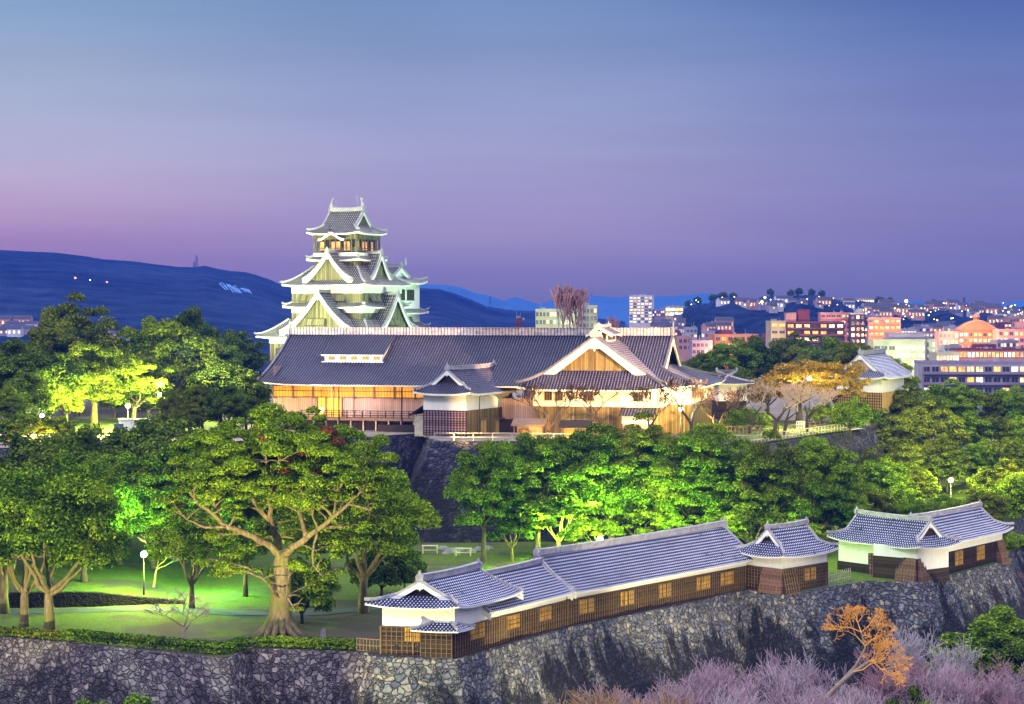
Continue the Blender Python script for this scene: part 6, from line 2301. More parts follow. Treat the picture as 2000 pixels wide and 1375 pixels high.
lattice_fence('short timber lattice fence between the hedge and the corner turret', (-15.0, 187.9), (-12.7, 186.9), 0, 1.35, 'batten', 7, (0.1, 0.5, 0.95))
lattice_fence('pale picket fence joining the square turret and the angled turret', (37.6, 232.6), (41.3, 237.5), 0, 1.5, 'wood_pale', 12, (0.3, 0.75))
lattice_fence('white slatted gate on the lit path behind the bare trees', (X(1556, 303), 303), (X(1572, 304), 304), 14.0, 1.6, 'plaster', 5, (0.1, 0.4, 0.7, 1.0))

def bench_stand(label, px, py, w=1.9):
    p = G(px, py, 0.55)
    p[2] = park_z(p[0], p[1])
    e = thing('timber_stand', label, 'timber stand', p)
    F = Fr(p)
    mb = MB()
    mb.box(F, -w / 2 - 0.15, w / 2 + 0.15, -0.25, 0.25, 1.0, 1.12)
    mb.build('top_board', M['wood_pale'], e)
    for s in (-1, 1):
        mb = MB()
        mb.box(F, s * w / 2 - 0.07, s * w / 2 + 0.07, -0.2, 0.2, -0.1, 1.0)
        mb.build('leg', M['wood_pale'], e)
    mb = MB()
    mb.box(F, -w / 2 + 0.07, w / 2 - 0.07, -0.05, 0.05, 0.42, 0.52)
    mb.build('stretcher', M['wood_pale'], e)
bench_stand('weathered timber stand on the lawn below the dark terrace wall', 840, 1080)
bench_stand('timber stand beside the pale boulders at the wall foot', 905, 1086)
rr = random.Random(4)
for i, (px, py, s, lb_) in enumerate([(884, 1082, 0.9, 'pale boulder leaning by the timber stand'), (898, 1078, 0.7, 'grey boulder behind the timber stand'), (872, 1083, 0.45, 'small grey boulder nearest the terrace wall corner'), (921, 1080, 0.6, 'grey boulder at the end of the stone heap'),
                                      (935, 1076, 0.7, 'dark boulder under the lone light green tree'), (952, 1072, 0.6, 'dark boulder right of the stone heap'), (866, 1072, 0.6, 'dark boulder against the terrace wall corner')]):
    p = G(px, py, 0.5)
    p[2] = park_z(p[0], p[1])
    mb = MB()
    rows = []
    for k in range(7):
        th = math.pi * k / 6
        rows.append([p + s * np.array([1.25 * math.sin(th) * math.cos(a) * (1 + 0.2 * math.sin(3 * a + k + i)), math.sin(th) * math.sin(a) * (1 + 0.15 * math.cos(2 * a + k)), 0.25 - 0.75 * math.cos(th) * (1 + 0.1 * math.sin(a * 2 + i))]) for a in [2 * math.pi * j / 9 for j in range(10)]])
    mb.grid(rows, [[(j, k) for j in range(10)] for k in range(7)])
    tag(mb.build('boulder', M['rock'], loc=p), lb_, 'boulder')
p = G(631, 1248, 0)
mb = MB()
mb.prism([(-0.28, -0.1), (0.28, -0.1), (0.24, 0.9), (0.05, 1.12), (-0.22, 0.85)], Fr(p), -0.18, 0.18)
mk = mb.build('stone_marker', M['rock'], loc=p)
tag(mk, 'small grey stone marker standing behind the hedge near the camphor roots', 'stone marker')

# notice boards, garden wall and things on the left of the terrace
d = 287.0
e = thing('notice_board', 'orange lit wooden notice board with a little roof beside the pink path', 'notice board', (X(136, d), d, 14))
F = Fr((X(129, d), d, 14))
for u in (0.0, 1.15):
    mb = MB(); mb.box(F, u, u + 0.16, 0, 0.16, -0.1, 2.3); mb.build('post', M['wood_plain'], e)
mb = MB(); mb.box(F, 0.16, 1.15, 0.03, 0.13, 1.0, 2.05); mb.build('panel', M['shutter'], e)
mb = MB(); mb.face([F(-0.25, -0.4, 2.2), F(1.55, -0.4, 2.2), F(1.55, 0.08, 2.5), F(-0.25, 0.08, 2.5)]); mb.face([F(-0.25, 0.56, 2.2), F(-0.25, 0.08, 2.5), F(1.55, 0.08, 2.5), F(1.55, 0.56, 2.2)]); mb.build('roof', M['wood_plain'], e)
d = 300.0
mb = MB()
mb.box(Fr((X(232, d), d, 14)), 0, X(292, d) - X(232, d), 0, 0.4, -0.1, 2.0)
mb.box(Fr((X(231, d), d, 14)), 0, X(293, d) - X(231, d), -0.15, 0.55, 2.0, 2.2)
tag(mb.build('garden_wall', M['plaster'], loc=(X(232, d), d, 14)), 'white plaster garden wall behind the trees left of the palace', 'garden wall')
d = 296.0
mb = MB()
mb.box(Fr((X(222, d), d, 14)), 0, 1.5, 0, 0.12, 0.1, 1.7)
mb.box(Fr((X(222, d), d, 14)), 0.1, 0.2, 0.0, 0.1, -0.1, 0.12)
mb.box(Fr((X(222, d), d, 14)), 1.3, 1.4, 0.0, 0.1, -0.1, 0.12)
M['bluepanel'] = plain('blue panel', (0.05, 0.09, 0.22), 0.5)
tag(mb.build('sign_panel', M['bluepanel'], loc=(X(222, d), d, 14)), 'dark blue panel standing before the white garden wall', 'sign')
# pink gravel path on the terrace and the lawn strip behind
mb = MB()
dense = [(-80 + i * 2.0, 271.8 + max(0, (-80 + i * 2.0 + 62) * 0.33) * 1.0) for i in range(22)]
rows, uvs = [[], []], [[], []]
for x, y in dense:
    for k, s in enumerate((0.5, 6.0)):
        rows[k].append((x, y + s, 14.16)); uvs[k].append((x, y + s))
mb.grid(rows, uvs)
M['pinkgravel'] = plain('pinkish gravel', (0.36, 0.24, 0.28), 0.95, 0.25, 1.0, 0.3)
struct(mb.build('terrace_path', M['pinkgravel']))
mb = MB()
mb.quad((-90, 296, 14.2), (-44, 300, 14.2), (-44, 345, 14.25), (-90, 345, 14.25))
struct(mb.build('terrace_lawn', M['lawn']))
mb = MB()
mb.face([(30, 279, 14.15), (36, 277, 14.15), (58, 314, 14.2), (58, 330, 14.25), (30, 330, 14.25)])
struct(mb.build('terrace_lawn', M['lawn']))
# sand-lit path on the right of the terrace
mb = MB()
rows, uvs = [[], []], [[], []]
for i in range(12):
    x, y = 26 + i * 2.6, 284 + i * 2.6 + 3 * math.sin(i * 0.5)
    for k, s in enumerate((-2.2, 2.2)):
        rows[k].append((x - s * 0.6, y + s, 14.18)); uvs[k].append((x, y))
mb.grid(rows, uvs)
M['sand'] = plain('pale sand', (0.46, 0.38, 0.26), 0.95, 0.25, 1.0, 0.3)
struct(mb.build('sand_path', M['sand']))

# ------------------------------------------------------------------ hills and mountains
def hillmat(name, c1, c2, sc=0.02):
    m, t, b = newmat(name)
    g = t.n('NewGeometry')
    n1 = t.n('TexNoise', None, Vector=g.outputs['Position'], Scale=sc, Detail=8.0, Roughness=0.7)
    n2 = t.n('TexNoise', None, Vector=g.outputs['Position'], Scale=sc * 0.12, Detail=5.0)
    f = t.math('ADD', t.math('MULTIPLY', n1.outputs[0], 0.6), t.math('MULTIPLY', n2.outputs[0], 0.4))
    t.put(b.inputs['Base Color'], t.ramp(f, [(0.38, c1), (0.62, c2)]))
    b.inputs['Roughness'].default_value = 1.0
    b.inputs['Specular IOR Level'].default_value = 0.0
    t.put(b.inputs['Normal'], t.n('Bump', None, Strength=1.0, Distance=6.0, Height=n1.outputs[0]).outputs[0])
    return m
M['hill'] = hillmat('wooded hill', (0.004, 0.009, 0.032), (0.030, 0.046, 0.10), 0.03)  # distance haze is partly put into the blue of the slopes
M['hillfar'] = hillmat('far mountain', (0.035, 0.10, 0.25), (0.05, 0.12, 0.29), 0.006)  # mountain colour carries the blue of the distant air
HILLS = {}


def interp(prof, px):
    return float(np.interp(px, [p[0] for p in prof], [p[1] for p in prof]))


def hill_z(key, x, d_row):
    prof, d, depth, zb = HILLS[key][:4]
    px = CX + x / d_row * FPX
    zr = Z(interp(prof, px), d)
    t = max(0.0, min(1.0, (d_row - (d - depth)) / depth))
    return zb + (zr - zb) * math.sin(t * math.pi / 2) ** 1.15


def hill(name, key, prof, d, depth, mat, step=3.0, jit=2.5, rows=26, zb=-13.0, seed=1, rough=0.0):
    HILLS[key] = (prof, d, depth, zb)
    rr = random.Random(seed)
    x0, x1 = prof[0][0], prof[-1][0]
    cols = int((x1 - x0) / step) + 1
    mb = MB()
    g, uv = [], []
    for j in range(rows + 4):
        t = j / rows
        dd = d - depth + depth * t
        rw = []
        for i in range(cols):
            px = x0 + (x1 - x0) * i / (cols - 1)
            xx = X(px, min(dd, d + depth * 0.15))
            if t <= 1:
                z = hill_z(key, X(px, dd), dd)
                k = t
            else:
                z = hill_z(key, X(px, d), d) - (t - 1) * depth * 0.5
                k = 1
            und = rough * math.sin(px * 0.045 + t * 5) * math.sin(t * 9 + px * 0.02) * (1 - t) * t * 4 if t < 1 else 0
            rw.append((xx, dd, z + und + (rr.uniform(-1, 1) * jit * max(0.12, sm(0.86, 1.0, k)) if 0 < j else 0)))
        g.append(rw)
        uv.append([(i, j) for i in range(cols)])
    mb.grid(g, uv)
    return struct(mb.build(name, mat, loc=(X((x0 + x1) / 2, d), d, zb)))


hill('hill', 'A', [(-160, 494), (0, 493), (60, 496), (110, 498), (170, 505), (200, 510), (260, 514), (300, 519), (345, 524), (380, 525), (400, 522), (425, 528), (450, 532), (480, 534), (500, 539), (530, 549), (550, 558), (600, 572), (660, 580), (720, 575),
                   (780, 566), (820, 564), (860, 566), (890, 575), (920, 586), (950, 598), (985, 604), (1040, 607), (1090, 611), (1150, 616), (1220, 622)], 2900, 1700, M['hill'], 2.2, 1.6, 30, seed=2, rough=0)
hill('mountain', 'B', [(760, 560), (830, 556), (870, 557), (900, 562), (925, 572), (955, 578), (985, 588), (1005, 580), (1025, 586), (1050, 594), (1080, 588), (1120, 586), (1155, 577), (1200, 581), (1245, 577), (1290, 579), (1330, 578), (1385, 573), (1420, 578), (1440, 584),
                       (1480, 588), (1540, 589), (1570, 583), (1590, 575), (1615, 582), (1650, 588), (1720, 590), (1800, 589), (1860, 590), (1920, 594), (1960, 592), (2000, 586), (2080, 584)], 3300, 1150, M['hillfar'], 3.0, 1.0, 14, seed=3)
hill('wooded_ridge', 'C', [(1262, 660), (1280, 640), (1300, 622), (1320, 612), (1340, 602), (1362, 594), (1380, 597), (1400, 586), (1425, 584), (1450, 590), (1480, 586), (1505, 578), (1530, 582), (1560, 577), (1590, 578), (1620, 584), (1660, 590), (1700, 592), (1760, 597),
                           (1850, 600), (1920, 603), (2100, 603)], 1700, 800, M['hill'], 1.6, 2.2, 30, seed=4, rough=5)


def on_hill(key, px, py):
    """distance at which the view through a photo point meets the hill"""
    prof, d, depth, zb = HILLS[key]
    lo = None
    for k in range(400):
        dd = d - depth + depth * k / 399
        if hill_z(key, X(px, dd), dd) >= Z(py, dd):
            return dd
    return d


# slanted luminous characters laid out on the hillside
M['signlight'] = emit('hillside light strokes', (0.22, 0.45, 1.0), 0.38)
strokes = [((429, 554), (441, 566)), ((429, 554), (434, 552)), ((436, 554), (446, 566)), ((438, 559), (444, 560)), ((443, 555), (456, 571)), ((448, 556), (462, 571)), ((444, 556), (452, 560)), ((455, 560), (468, 572)), ((455, 560), (461, 558)),
           ((461, 562), (472, 572)), ((468, 565), (473, 563)), ((472, 563), (480, 570)), ((478, 564), (486, 571)), ((484, 565), (491, 573)), ((473, 563), (488, 567))]
dd = on_hill('A', 460, 564)
hs = MB()
for a, b in strokes:
    d1, d2 = on_hill('A', *a) - 14, on_hill('A', *b) - 14
    hs.beam(P(*a, d1), P(*b, d2), 0.6, 0.6)
tag(hs.build('hillside_sign', M['signlight'], loc=P(460, 575, dd)), 'slanted pale blue light strokes laid out on the dark hillside', 'hillside sign')


def mast(label, px, ytop, ybase, d, w, cat='radio mast', n=6):
    zt, zb = Z(ytop, d), Z(ybase, d)
    e = np.array([X(px, d), d, zb - 4])
    mb = MB()
    c = [(-1, -1), (1, -1), (1, 1), (-1, 1)]
    for k in range(n):
        t0, t1 = k / n, (k + 1) / n
        w0, w1 = w * (1 - 0.75 * t0), w * (1 - 0.75 * t1)
        z0, z1 = zb - 4 + (zt - zb + 4) * t0, zb - 4 + (zt - zb + 4) * t1
        for i in range(4):
            a, b = c[i], c[(i + 1) % 4]
            th = d * 0.00013
            mb.beam((e[0] + a[0] * w0, d + a[1] * w0, z0), (e[0] + a[0] * w1, d + a[1] * w1, z1), th, th)
            mb.beam((e[0] + a[0] * w0, d + a[1] * w0, z0), (e[0] + b[0] * w1, d + b[1] * w1, z1), th * 0.7, th * 0.7)
    tag(mb.build('radio_mast', M['metal'], loc=e), label, cat)
mast('tall lattice mast on the crest of the blue hill', 384, 499, 524, 2880, 2.4)
mast('short lattice mast beside the tall one on the hill crest', 379, 511, 525, 2890, 1.6)
mast('thin mast standing before the far blue mountain', 957, 578, 602, 2850, 1.6)
mast('power pylon on the far plain above the lit town', 1883, 580, 602, 1640, 1.5, 'pylon')

# ------------------------------------------------------------------ the town
def wallm(name, c):
    return plain(name, tuple(v * 0.8 for v in c), 0.85, 0.22, 0.12)
TW = {'cream': wallm('cream wall', (0.55, 0.42, 0.26)), 'pink': wallm('pink lit wall', (0.52, 0.26, 0.24)), 'orange': wallm('orange lit wall', (0.62, 0.27, 0.12)), 'maroon': wallm('maroon wall', (0.20, 0.045, 0.06)),  # pink and orange walls have the street lamps' glow in their colour
      'dark': wallm('dark cladding', (0.05, 0.035, 0.05)), 'white': wallm('white wall', (0.66, 0.62, 0.66)), 'grey': wallm('grey wall', (0.42, 0.40, 0.46)), 'office': wallm('pale office wall', (0.55, 0.53, 0.36)), 'roofdark': wallm('dark roofing', (0.06, 0.06, 0.09)),
      'lilac': wallm('lilac wall', (0.34, 0.26, 0.38))}
WIN = {'lit': emit('warm window', (1.0, 0.70, 0.30), 1.3, 0.75, 0.6), 'white': emit('bright window', (1.0, 0.95, 0.72), 1.5, 0.6, 0.6), 'amber': emit('amber window', (1.0, 0.50, 0.10), 1.3, 0.7, 0.6), 'off': plain('dark window', (0.04, 0.045, 0.07), 0.25, 0.2, 0.3, 0, 0.6),
       'green': emit('green lit window', (0.75, 1.0, 0.62), 1.4, 0.3, 0.3)}
rb_ = random.Random(21)


def building(label, px0, px1, ytop, d, wall, depth=14.0, ang=-4.0, floors=None, cols=6, lit=0.5, kinds=('lit', 'white', 'off'), fh=3.1, ww=0.62, wh=0.52, skip_top=0.6, base=-13.0, balcony=False, penthouse=None, cat='building',
             roofc='roofdark', side=None, band=None, name='town_building', sidecols=0):
    x0, x1 = X(px0, d), X(px1, d)
    F = Fr((x0, d, 0), R(ang))
    L = (x1 - x0) / math.cos(R(ang))
    zt = Z(ytop, d)
    e = thing(name, label, cat, F(L / 2, depth / 2, base))
    mb = MB()
    mb.box(F, 0, L, 0, depth, base, zt, 0, True, False)
    mb.build('wall', TW[wall], e)
    mb = MB()
    t = 0.35
    for q in ((0, L, 0, t), (0, L, depth - t, depth), (0, t, t, depth - t), (L - t, L, t, depth - t)):
        mb.box(F, q[0] - 0.05, q[1] + 0.05, q[2] - 0.05, q[3] + 0.05, zt, zt + 0.8)
    mb.box(F, t, L - t, t, depth - t, zt + 0.01, zt + 0.12)
    mb.build('parapet', TW[side or wall], e)
    nf = floors or max(1, int((zt - max(base, Z(ytop + 150, d))) / fh))
    cw = L / cols
    meshes = {}
    cnt = 0
    for r in range(nf):
        z1 = zt - skip_top - r * fh
        z0 = z1 - fh * wh
        if z0 < base + 0.5:
            break
        for c in range(cols):
            if cnt >= 96:
                break
            u0 = cw * (c + (1 - ww) / 2)
            k = rb_.choice(kinds) if rb_.random() < lit else 'off'
            if k not in meshes:
                w = MB()
                w.box(Fr((0, 0, 0), R(ang)), 0, cw * ww, -0.08, 0.02, 0, fh * wh)
                w.box(Fr((0, 0, 0), R(ang)), -0.1, cw * ww + 0.1, -0.16, 0.0, -0.16, -0.01, 1)
                w.box(Fr((0, 0, 0), R(ang)), cw * ww * 0.5 - 0.06, cw * ww * 0.5 + 0.06, -0.12, -0.081, 0, fh * wh, 1)
                o = w.build('window', [WIN[k], TW[side or wall]], e)
                o.location = tuple(F(u0, 0, z0) - world_loc(e))
                # mesh is written about its own corner
                for v in o.data.vertices:
                    v.co = v.co + Vector(tuple(world_loc(e)))
                meshes[k] = o.data
            else:
                o = bpy.data.objects.new('window', meshes[k])
                o.parent = e
                o.location = tuple(F(u0, 0, z0) - world_loc(e))
                COL.objects.link(o)
            cnt += 1
        if balcony:
            mb = MB()
            mb.box(F, 0.3, L - 0.3, -1.2, -0.02, z0 - 0.35, z0 - 0.2)
            mb.box(F, 0.3, L - 0.3, -1.25, -1.12, z0 - 0.2, z0 + 0.55)
            for c in range(0, cols + 1, 2):
                u = min(L - 0.4, max(0.3, cw * c))
                mb.box(F, u, u + 0.12, -1.2, -0.02, z0 - 0.2, z1 + 0.2)
            mb.build('balcony', TW[side or wall], e)
    for (a, b, yt, w_) in (penthouse or []):
        mb = MB()
        ua, ub = X(a, d) - x0, X(b, d) - x0
        mb.box(F, ua, ub, 2.5, depth - 3, zt, Z(yt, d))
        mb.box(F, ua - 0.15, ub + 0.15, 2.35, depth - 2.85, Z(yt, d), Z(yt, d) + 0.3)
        mb.build('penthouse', TW[w_], e)
    # roof plant and aerials
    mb = MB()
    for k in range(3):
        u = rb_.uniform(0.1, 0.8) * L
        mb.box(F, u, u + rb_.uniform(1.0, 2.2), depth * 0.4, depth * 0.4 + 1.4, zt + 0.1, zt + rb_.uniform(1.0, 1.8))
        mb.box(F, u, u + 0.1, depth * 0.3, depth * 0.3 + 0.1, zt + 0.1, zt + rb_.uniform(2, 4))
    mb.build('roof_plant', TW['grey'], e)
    return e, F, L, zt


building('white slab tower block standing alone behind the palace roof', 1229, 1273, 579, 1500, 'white', 16, -10, 9, 6, 0.62, ('lit', 'white', 'lit'), 2.3, 0.72, 0.5)
building('low lilac block joined to the white tower block', 1274, 1306, 606, 1500, 'lilac', 16, -6, 2, 8, 0.6, ('lit', 'white'), 2.4)
building('floodlit cream hall beside the white tower block', 1300, 1334, 600, 1480, 'cream', 18, -6, 2, 4, 1.0, ('lit', 'white'), 3.4, 0.9, 0.7)
building('pale lit office behind the reddish bare tree', 1046, 1128, 607, 760, 'office', 18, -3, 3, 12, 0.25, ('green', 'lit'), 3.0)
building('second pale lit office, higher, behind the bare tree', 1096, 1166, 600, 790, 'office', 18, -3, 3, 10, 0.25, ('green', 'lit'), 3.0)
building('tiny maroon lift tower peeping over the palace ridge', 1007, 1020, 626, 800, 'maroon', 4, 0, 1, 2, 0.0, ('lit',), 2.5)
building('orange apartment block half hidden by dark green trees', 1396, 1482, 656, 900, 'orange', 14, 6, 3, 7, 0.25, ('white', 'amber'), 3.0, penthouse=[(1414, 1432, 646, 'maroon')])
building('cream tower slice of the apartment row', 1506, 1535, 630, 935, 'cream', 14, 3, 3, 2, 0.25, ('amber',), 3.4, 0.7, 0.35)
building('dark clad apartment block with a maroon roof tower', 1536, 1648, 631, 933, 'dark', 14, -3, 3, 7, 0.62, ('amber', 'white', 'lit'), 3.2, 0.66, 0.62, balcony=True, penthouse=[(1536, 1556, 612, 'pink'), (1560, 1582, 606, 'maroon')], side='maroon')
building('pink apartment block behind the dark clad one', 1603, 1662, 613, 1020, 'pink', 14, -3, 5, 6, 0.35, ('amber', 'lit'), 3.1, balcony=True)
building('dark blue stair tower attached to the pink apartment block', 1661, 1690, 614, 1010, 'dark', 14, -3, 5, 3, 0.35, ('green', 'lit'), 3.1, side='grey', penthouse=[(1672, 1684, 606, 'grey')])
building('salmon apartment block lit bright orange at its entrance', 1696, 1758, 623, 1000, 'orange', 15, -8, 4, 6, 0.75, ('amber', 'lit', 'white'), 3.2, balcony=True, side='pink')
building('large pale green office block with long lit window bands', 1706, 1806, 666, 900, 'office', 20, -3, 3, 7, 0.75, ('white', 'white', 'lit'), 3.45, 0.74, 0.5, penthouse=[(1737, 1806, 651, 'lilac')], skip_top=2.4)
building('green lit stair wing of the pale office block', 1807, 1829, 666, 902, 'office', 20, -3, 3, 2, 0.4, ('green',), 3.45, 0.3, 0.6)
building('orange brick building with a round arched roof', 1873, 1946, 648, 980, 'orange', 16, -3, 5, 8, 0.45, ('lit', 'white', 'amber'), 3.0)
building('plain pink block left of the arched building', 1834, 1872, 650, 970, 'pink', 14, -3, 3, 5, 0.3, ('white', 'lit'), 3.2)
building('pink corner block cut by the edge beyond the arched building', 1950, 2030, 646, 950, 'pink', 14, -3, 4, 8, 0.35, ('lit', 'amber', 'white'), 3.2, penthouse=[(1990, 2010, 630, 'pink')])
building('long low hall with a dark roof behind the white apartments', 1829, 1873, 692, 745, 'office', 16, -2, 1, 7, 0.9, ('lit', 'white'), 3.6)
building('long brown roofed hall with a strip of lamps, cut by the edge', 1873, 2030, 685, 750, 'pink', 16, -2, 2, 20, 0.8, ('lit', 'amber', 'white'), 3.6, side='maroon')
building('near white apartment block with lit balconies on the right', 1801, 2040, 711, 590, 'grey', 14, -2, 3, 14, 0.62, ('lit', 'amber', 'white', 'off'), 3.2, 0.74, 0.62, balcony=True, side='lilac', skip_top=0.8)
building('long school building glowing on the far ridge', 1638, 1708, 585, 1680, 'cream', 14, -2, 3, 14, 0.8, ('lit', 'white'), 3.0, 0.7, 0.55)
building('second glowing building on the ridge, brightest in the far town', 1742, 1832, 597, 1660, 'white', 14, -2, 3, 18, 0.95, ('white', 'white', 'green'), 2.6, 0.75, 0.6)
building('small pink block under the ridge at the palace gable', 1325, 1352, 660, 900, 'pink', 10, 3, 2, 3, 0.3, ('lit',), 3.0)
building('low lilac block near the small pink one', 1352, 1392, 668, 880, 'lilac', 10, 3, 2, 5, 0.3, ('lit', 'white'), 3.0)

# more mid-rise blocks crowding the town behind
rm = random.Random(55)
for k, (a, b, y, d, w_) in enumerate([(1700, 1722, 668, 1080, 'lilac'), (1760, 1790, 645, 1150, 'grey'), (1795, 1822, 640, 1180, 'lilac'), (1826, 1850, 664, 1050, 'maroon'), (1850, 1870, 640, 1200, 'grey'), (1948, 1975, 632, 1200, 'maroon'), (1972, 2010, 622, 1250, 'pink'), (1905, 1945, 676, 820, 'maroon'),
                                      (1948, 1990, 668, 840, 'lilac'), (1845, 1880, 678, 830, 'grey'), (1655, 1695, 640, 1150, 'lilac'), (1490, 1506, 655, 1000, 'maroon'), (1370, 1396, 650, 1050, 'lilac'), (1310, 1330, 648, 1100, 'maroon'), (1340, 1362, 642, 1150, 'grey'), (1585, 1604, 650, 1100, 'pink')]):
    building('mid-rise block squeezed among the crowded lit roofs of the town', a, b, y, d, w_, 12, rm.uniform(-8, 6), rm.choice((2, 3, 4)), max(2, int((b - a) / 6)), rm.uniform(0.3, 0.7), ('lit', 'amber', 'white'), rm.uniform(2.7, 3.3), rm.uniform(0.5, 0.75), rm.uniform(0.4, 0.55))[0]['group'] = 'mid-rise blocks of the town'

# arched roof and cupola of the orange building
d = 979.0
F = Fr((X(1873, d), d, 0), R(-3))
L = X(1946, d) - X(1873, d)
zt = Z(648, d)
arc = [(L * k / 14, zt + 0.9 + (Z(630, d) - zt) * math.sin(math.pi * k / 14)) for k in range(15)]
mb = MB()
mb.prism([(0, zt + 0.85)] + arc + [(L, zt + 0.85)], F, 0.3, 14)
arcb = [o for o in bpy.data.objects if o.get('label') == 'orange brick building with a round arched roof'][0]
av = mb.build('arched_roof', TW['orange'], arcb)
mb = MB()
for (u0, z0), (u1, z1) in zip(arc, arc[1:]):
    mb.beam(F(u0, 0.1, z0 + 0.25), F(u1, 0.1, z1 + 0.25), 0.8, 0.5)
mb.build('arch_rim', TW['cream'], av)
mb = MB()
c = F(L * 0.5, 5, Z(630, d))
mb.lathe(c, [(1.6, -0.5), (1.6, 2.6), (2.1, 2.7), (1.7, 3.6), (0.8, 4.4), (0.0, 4.7)], 8)
mb.build('cupola', TW['orange'], arcb)

# warm street light on the town
for px, py, d, p_, c_ in [(1730, 655, 965, 48000, (1.0, 0.55, 0.2)), (1900, 675, 945, 52000, (1.0, 0.5, 0.15)), (1850, 670, 940, 24000, (1.0, 0.8, 0.6)), (1520, 668, 905, 24000, (1.0, 0.75, 0.4)), (1410, 680, 870, 20000, (1.0, 0.5, 0.2)), (1620, 660, 985, 20000, (1.0, 0.5, 0.4)),
                           (1970, 676, 915, 22000, (1.0, 0.45, 0.4)), (1770, 715, 870, 36000, (0.85, 1.0, 0.5)), (1100, 640, 720, 30000, (0.85, 1.0, 0.45)), (1900, 708, 715, 14000, (1.0, 0.7, 0.5))]:
    lamp('town_light', tuple(P(px, py, d)), p_ * 1.8, c_, 1.0)

# small houses of the far town, and its street lights
def house_mesh(name, w, l, h, litf):
    mb = MB()
    F = Fr((0, 0, 0))
    mb.box(F, -w / 2, w / 2, -l / 2, l / 2, -3, h, 0, False, False)
    mb.face([F(-w / 2 - .4, -l / 2 - .4, h), F(w / 2 + .4, -l / 2 - .4, h), F(w / 2, 0, h + l * .3), F(-w / 2, 0, h + l * .3)], 1)
    mb.face([F(w / 2 + .4, l / 2 + .4, h), F(-w / 2 - .4, l / 2 + .4, h), F(-w / 2, 0, h + l * .3), F(w / 2, 0, h + l * .3)], 1)
    mb.face([F(-w / 2, -l / 2, h), F(-w / 2, 0, h + l * .3), F(-w / 2, l / 2, h)], 0)
    mb.face([F(w / 2, l / 2, h), F(w / 2, 0, h + l * .3), F(w / 2, -l / 2, h)], 0)
    for k in range(litf):
        u = -w / 2 + w * (k + 0.5) / litf
        mb.box(F, u - 0.8, u + 0.8, -l / 2 - 0.08, -l / 2, h * 0.35, h * 0.75, 2)
    me = bpy.data.meshes.new(name)
    me.from_pydata(mb.v, [], mb.f)
    return me, mb.m
HM = []
for i, (w, l, h, n, wl, wn_) in enumerate([(9, 8, 5.2, 2, 'lilac', 'lit'), (12, 8, 6, 3, 'white', 'white'), (8, 7, 4.5, 1, 'grey', 'amber'), (10, 8, 5, 0, 'lilac', 'off'), (16, 10, 8, 4, 'pink', 'lit')]):
    me, mi = house_mesh('house', w, l, h, n)
    for m_ in (TW[wl], TW['roofdark'], WIN[wn_]):
        me.materials.append(m_)
    me.polygons.foreach_set('material_index', mi)
    HM.append(me)
gl = MB()
gl.lathe((0, 0, 0), [(0.001, -1), (0.7, -0.7), (1, 0), (0.7, 0.7), (0.001, 1)], 8)
gl.beam((0, 0, -1), (0, 0, -9), 0.25, 0.25, 1)
def glow_mesh(mat):
    me = bpy.data.meshes.new('street_light')
    me.from_pydata([tuple(p) for p in gl.v], [], gl.f)
    me.materials.append(mat)
    me.materials.append(M['metal'])
    me.polygons.foreach_set('material_index', gl.m)
    return me
GLM = [glow_mesh(emit('white street light', (1.0, 0.95, 0.8), 7)), glow_mesh(emit('amber street light', (1.0, 0.55, 0.12), 7)), glow_mesh(emit('green street light', (0.6, 1.0, 0.5), 6)), glow_mesh(emit('red street light', (1.0, 0.22, 0.12), 5))]


def spot_on(px, py):
    """ground or ridge point behind a photo point"""
    if px > 1265:
        dd = on_hill('C', px, py)
        if dd < 1699:
            return dd, Z(py, dd)
    return 1698.0, hill_z('C', X(px, 1698), 1698)
rt = random.Random(31)
n = 0
zones = [(1275, 1345, 622, 668, 22), (1400, 1640, 590, 602, 18), (1420, 1520, 600, 612, 4), (1690, 1995, 603, 622, 60), (1640, 1760, 598, 612, 14), (1780, 1870, 640, 668, 14), (1380, 1420, 640, 655, 6), (1935, 2000, 620, 645, 14)]
for x0, x1, y0, y1, k in zones:
    for _ in range(k):
        px, py = rt.uniform(x0, x1), rt.uniform(y0, y1)
        dd, z = spot_on(px, py)
        if dd > 1690 or z < -12:
            continue
        o = bpy.data.objects.new('house', rt.choice(HM))
        o.location = (X(px, dd), dd, z)
        k_ = rt.uniform(0.5, 0.8)
        o.scale = (k_, k_, k_)
        o.rotation_euler = (0, 0, rt.uniform(-0.5, 0.5))
        COL.objects.link(o)
        tag(o, 'small house among the scattered lit roofs of the far town', 'house', 'houses of the far town')
        n += 1
for px, py in [(4, 640), (14, 648), (25, 643), (38, 650), (48, 645), (56, 652), (10, 655), (30, 656), (44, 640), (60, 646), (225, 662), (240, 668), (212, 655)]:
    dd = on_hill('A', px, py) - 4
    o = bpy.data.objects.new('house', HM[(px + py) % 5])
    o.location = (X(px, dd), dd, Z(py, dd))
    o.scale = (0.9, 0.9, 0.9)
    COL.objects.link(o)
    tag(o, 'small lit house in the town below the blue hill at the edge', 'house', 'houses below the blue hill')
lights = [(147, 543, 3, 2.6), (209, 551, 3, 2.2), (176, 547, 0, 1.4), (27, 647, 1, 4.5), (267, 664, 3, 3.0), (1488, 603, 1, 2.6), (1494, 594, 2, 2.2), (1456, 596, 2, 2.4), (1740, 602, 2, 2.4), (1770, 600, 0, 3.2), (1880, 607, 0, 1.2), (1963, 615, 1, 2.2), (1974, 612, 1, 1.8), (1930, 611, 1, 1.8), (1970, 623, 2, 1.8)]
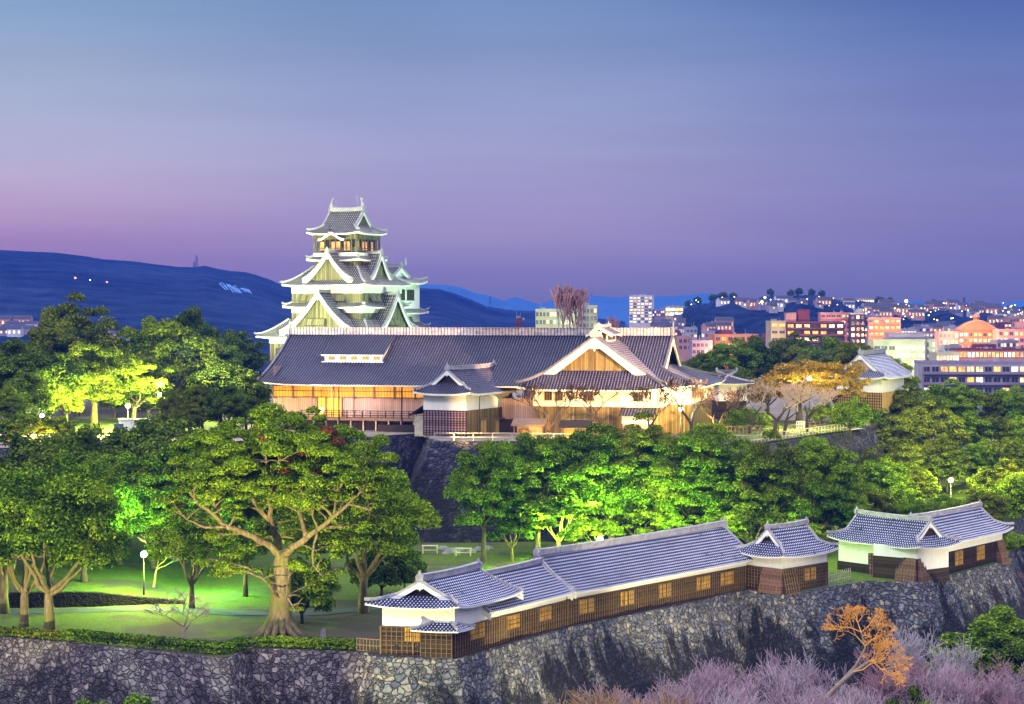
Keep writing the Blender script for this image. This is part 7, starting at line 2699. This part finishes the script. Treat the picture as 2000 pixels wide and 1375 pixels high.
for _ in range(55):
    lights.append((rt.uniform(1690, 2000), rt.uniform(603, 640), rt.choice((0, 0, 1, 2)), rt.uniform(0.7, 1.3)))
for _ in range(22):
    lights.append((rt.uniform(1290, 1660), rt.uniform(592, 612), rt.choice((0, 0, 1)), rt.uniform(0.7, 1.1)))
for _ in range(8):
    lights.append((rt.uniform(0, 60), rt.uniform(636, 655), rt.choice((0, 0, 1)), rt.uniform(1.2, 2.0)))
for px, py, k, r in lights:
    if px < 1200:
        dd = on_hill('A', px, py) - 12
        z = Z(py, dd)
    else:
        dd, z = spot_on(px, py)
        z += 5
    o = bpy.data.objects.new('street_light', GLM[k])
    o.location = (X(px, dd), dd, z)
    o.scale = (r * 0.42, r * 0.42, r * 0.42)
    COL.objects.link(o)
    tag(o, 'tiny street light shining in the distant town and hills', 'street light', 'street lights of the far town')

# dark clumps of trees on the ridge line
for px, yt, w in [(1362, 588, 1.0), (1394, 580, 1.25), (1412, 578, 1.3), (1432, 583, 1.0), (1505, 573, 0.8), (1560, 572, 1.0), (1545, 574, 0.9), (1585, 573, 0.8), (1605, 578, 0.8), (1718, 588, 1.3), (1738, 592, 0.9), (1824, 588, 0.9), (1345, 596, 0.9)]:
    dd = 1640
    zb = hill_z('C', X(px, dd), dd) - 2
    H = max(8, Z(yt, dd) - zb)
    plant(G_DRK[int(px) % 2], (X(px, dd), dd, zb), 'dark round tree on the skyline of the far wooded ridge', 'ridge_tree', 'tree', 'trees on the ridge skyline', H / 14 * w, sz=H / 14)

# ------------------------------------------------------------------ haze
hz = bpy.data.materials.new('haze')
hz.use_nodes = True
t = NT(hz.node_tree)
for x in list(hz.node_tree.nodes):
    hz.node_tree.nodes.remove(x)
pv = t.n('VolumePrincipled')
pv.inputs['Color'].default_value = (0.05, 0.18, 1.0, 1)
pv.inputs['Density'].default_value = HZ_D
pv.inputs['Anisotropy'].default_value = 0.0
t.put(t.n('OutputMaterial').inputs['Volume'], pv)
mb = MB()
mb.box(WORLD, -2000, 2000, -300, HZ_END, -15, HZ_TOP)
ho = mb.build('haze', hz)
ho['kind'] = 'stuff'
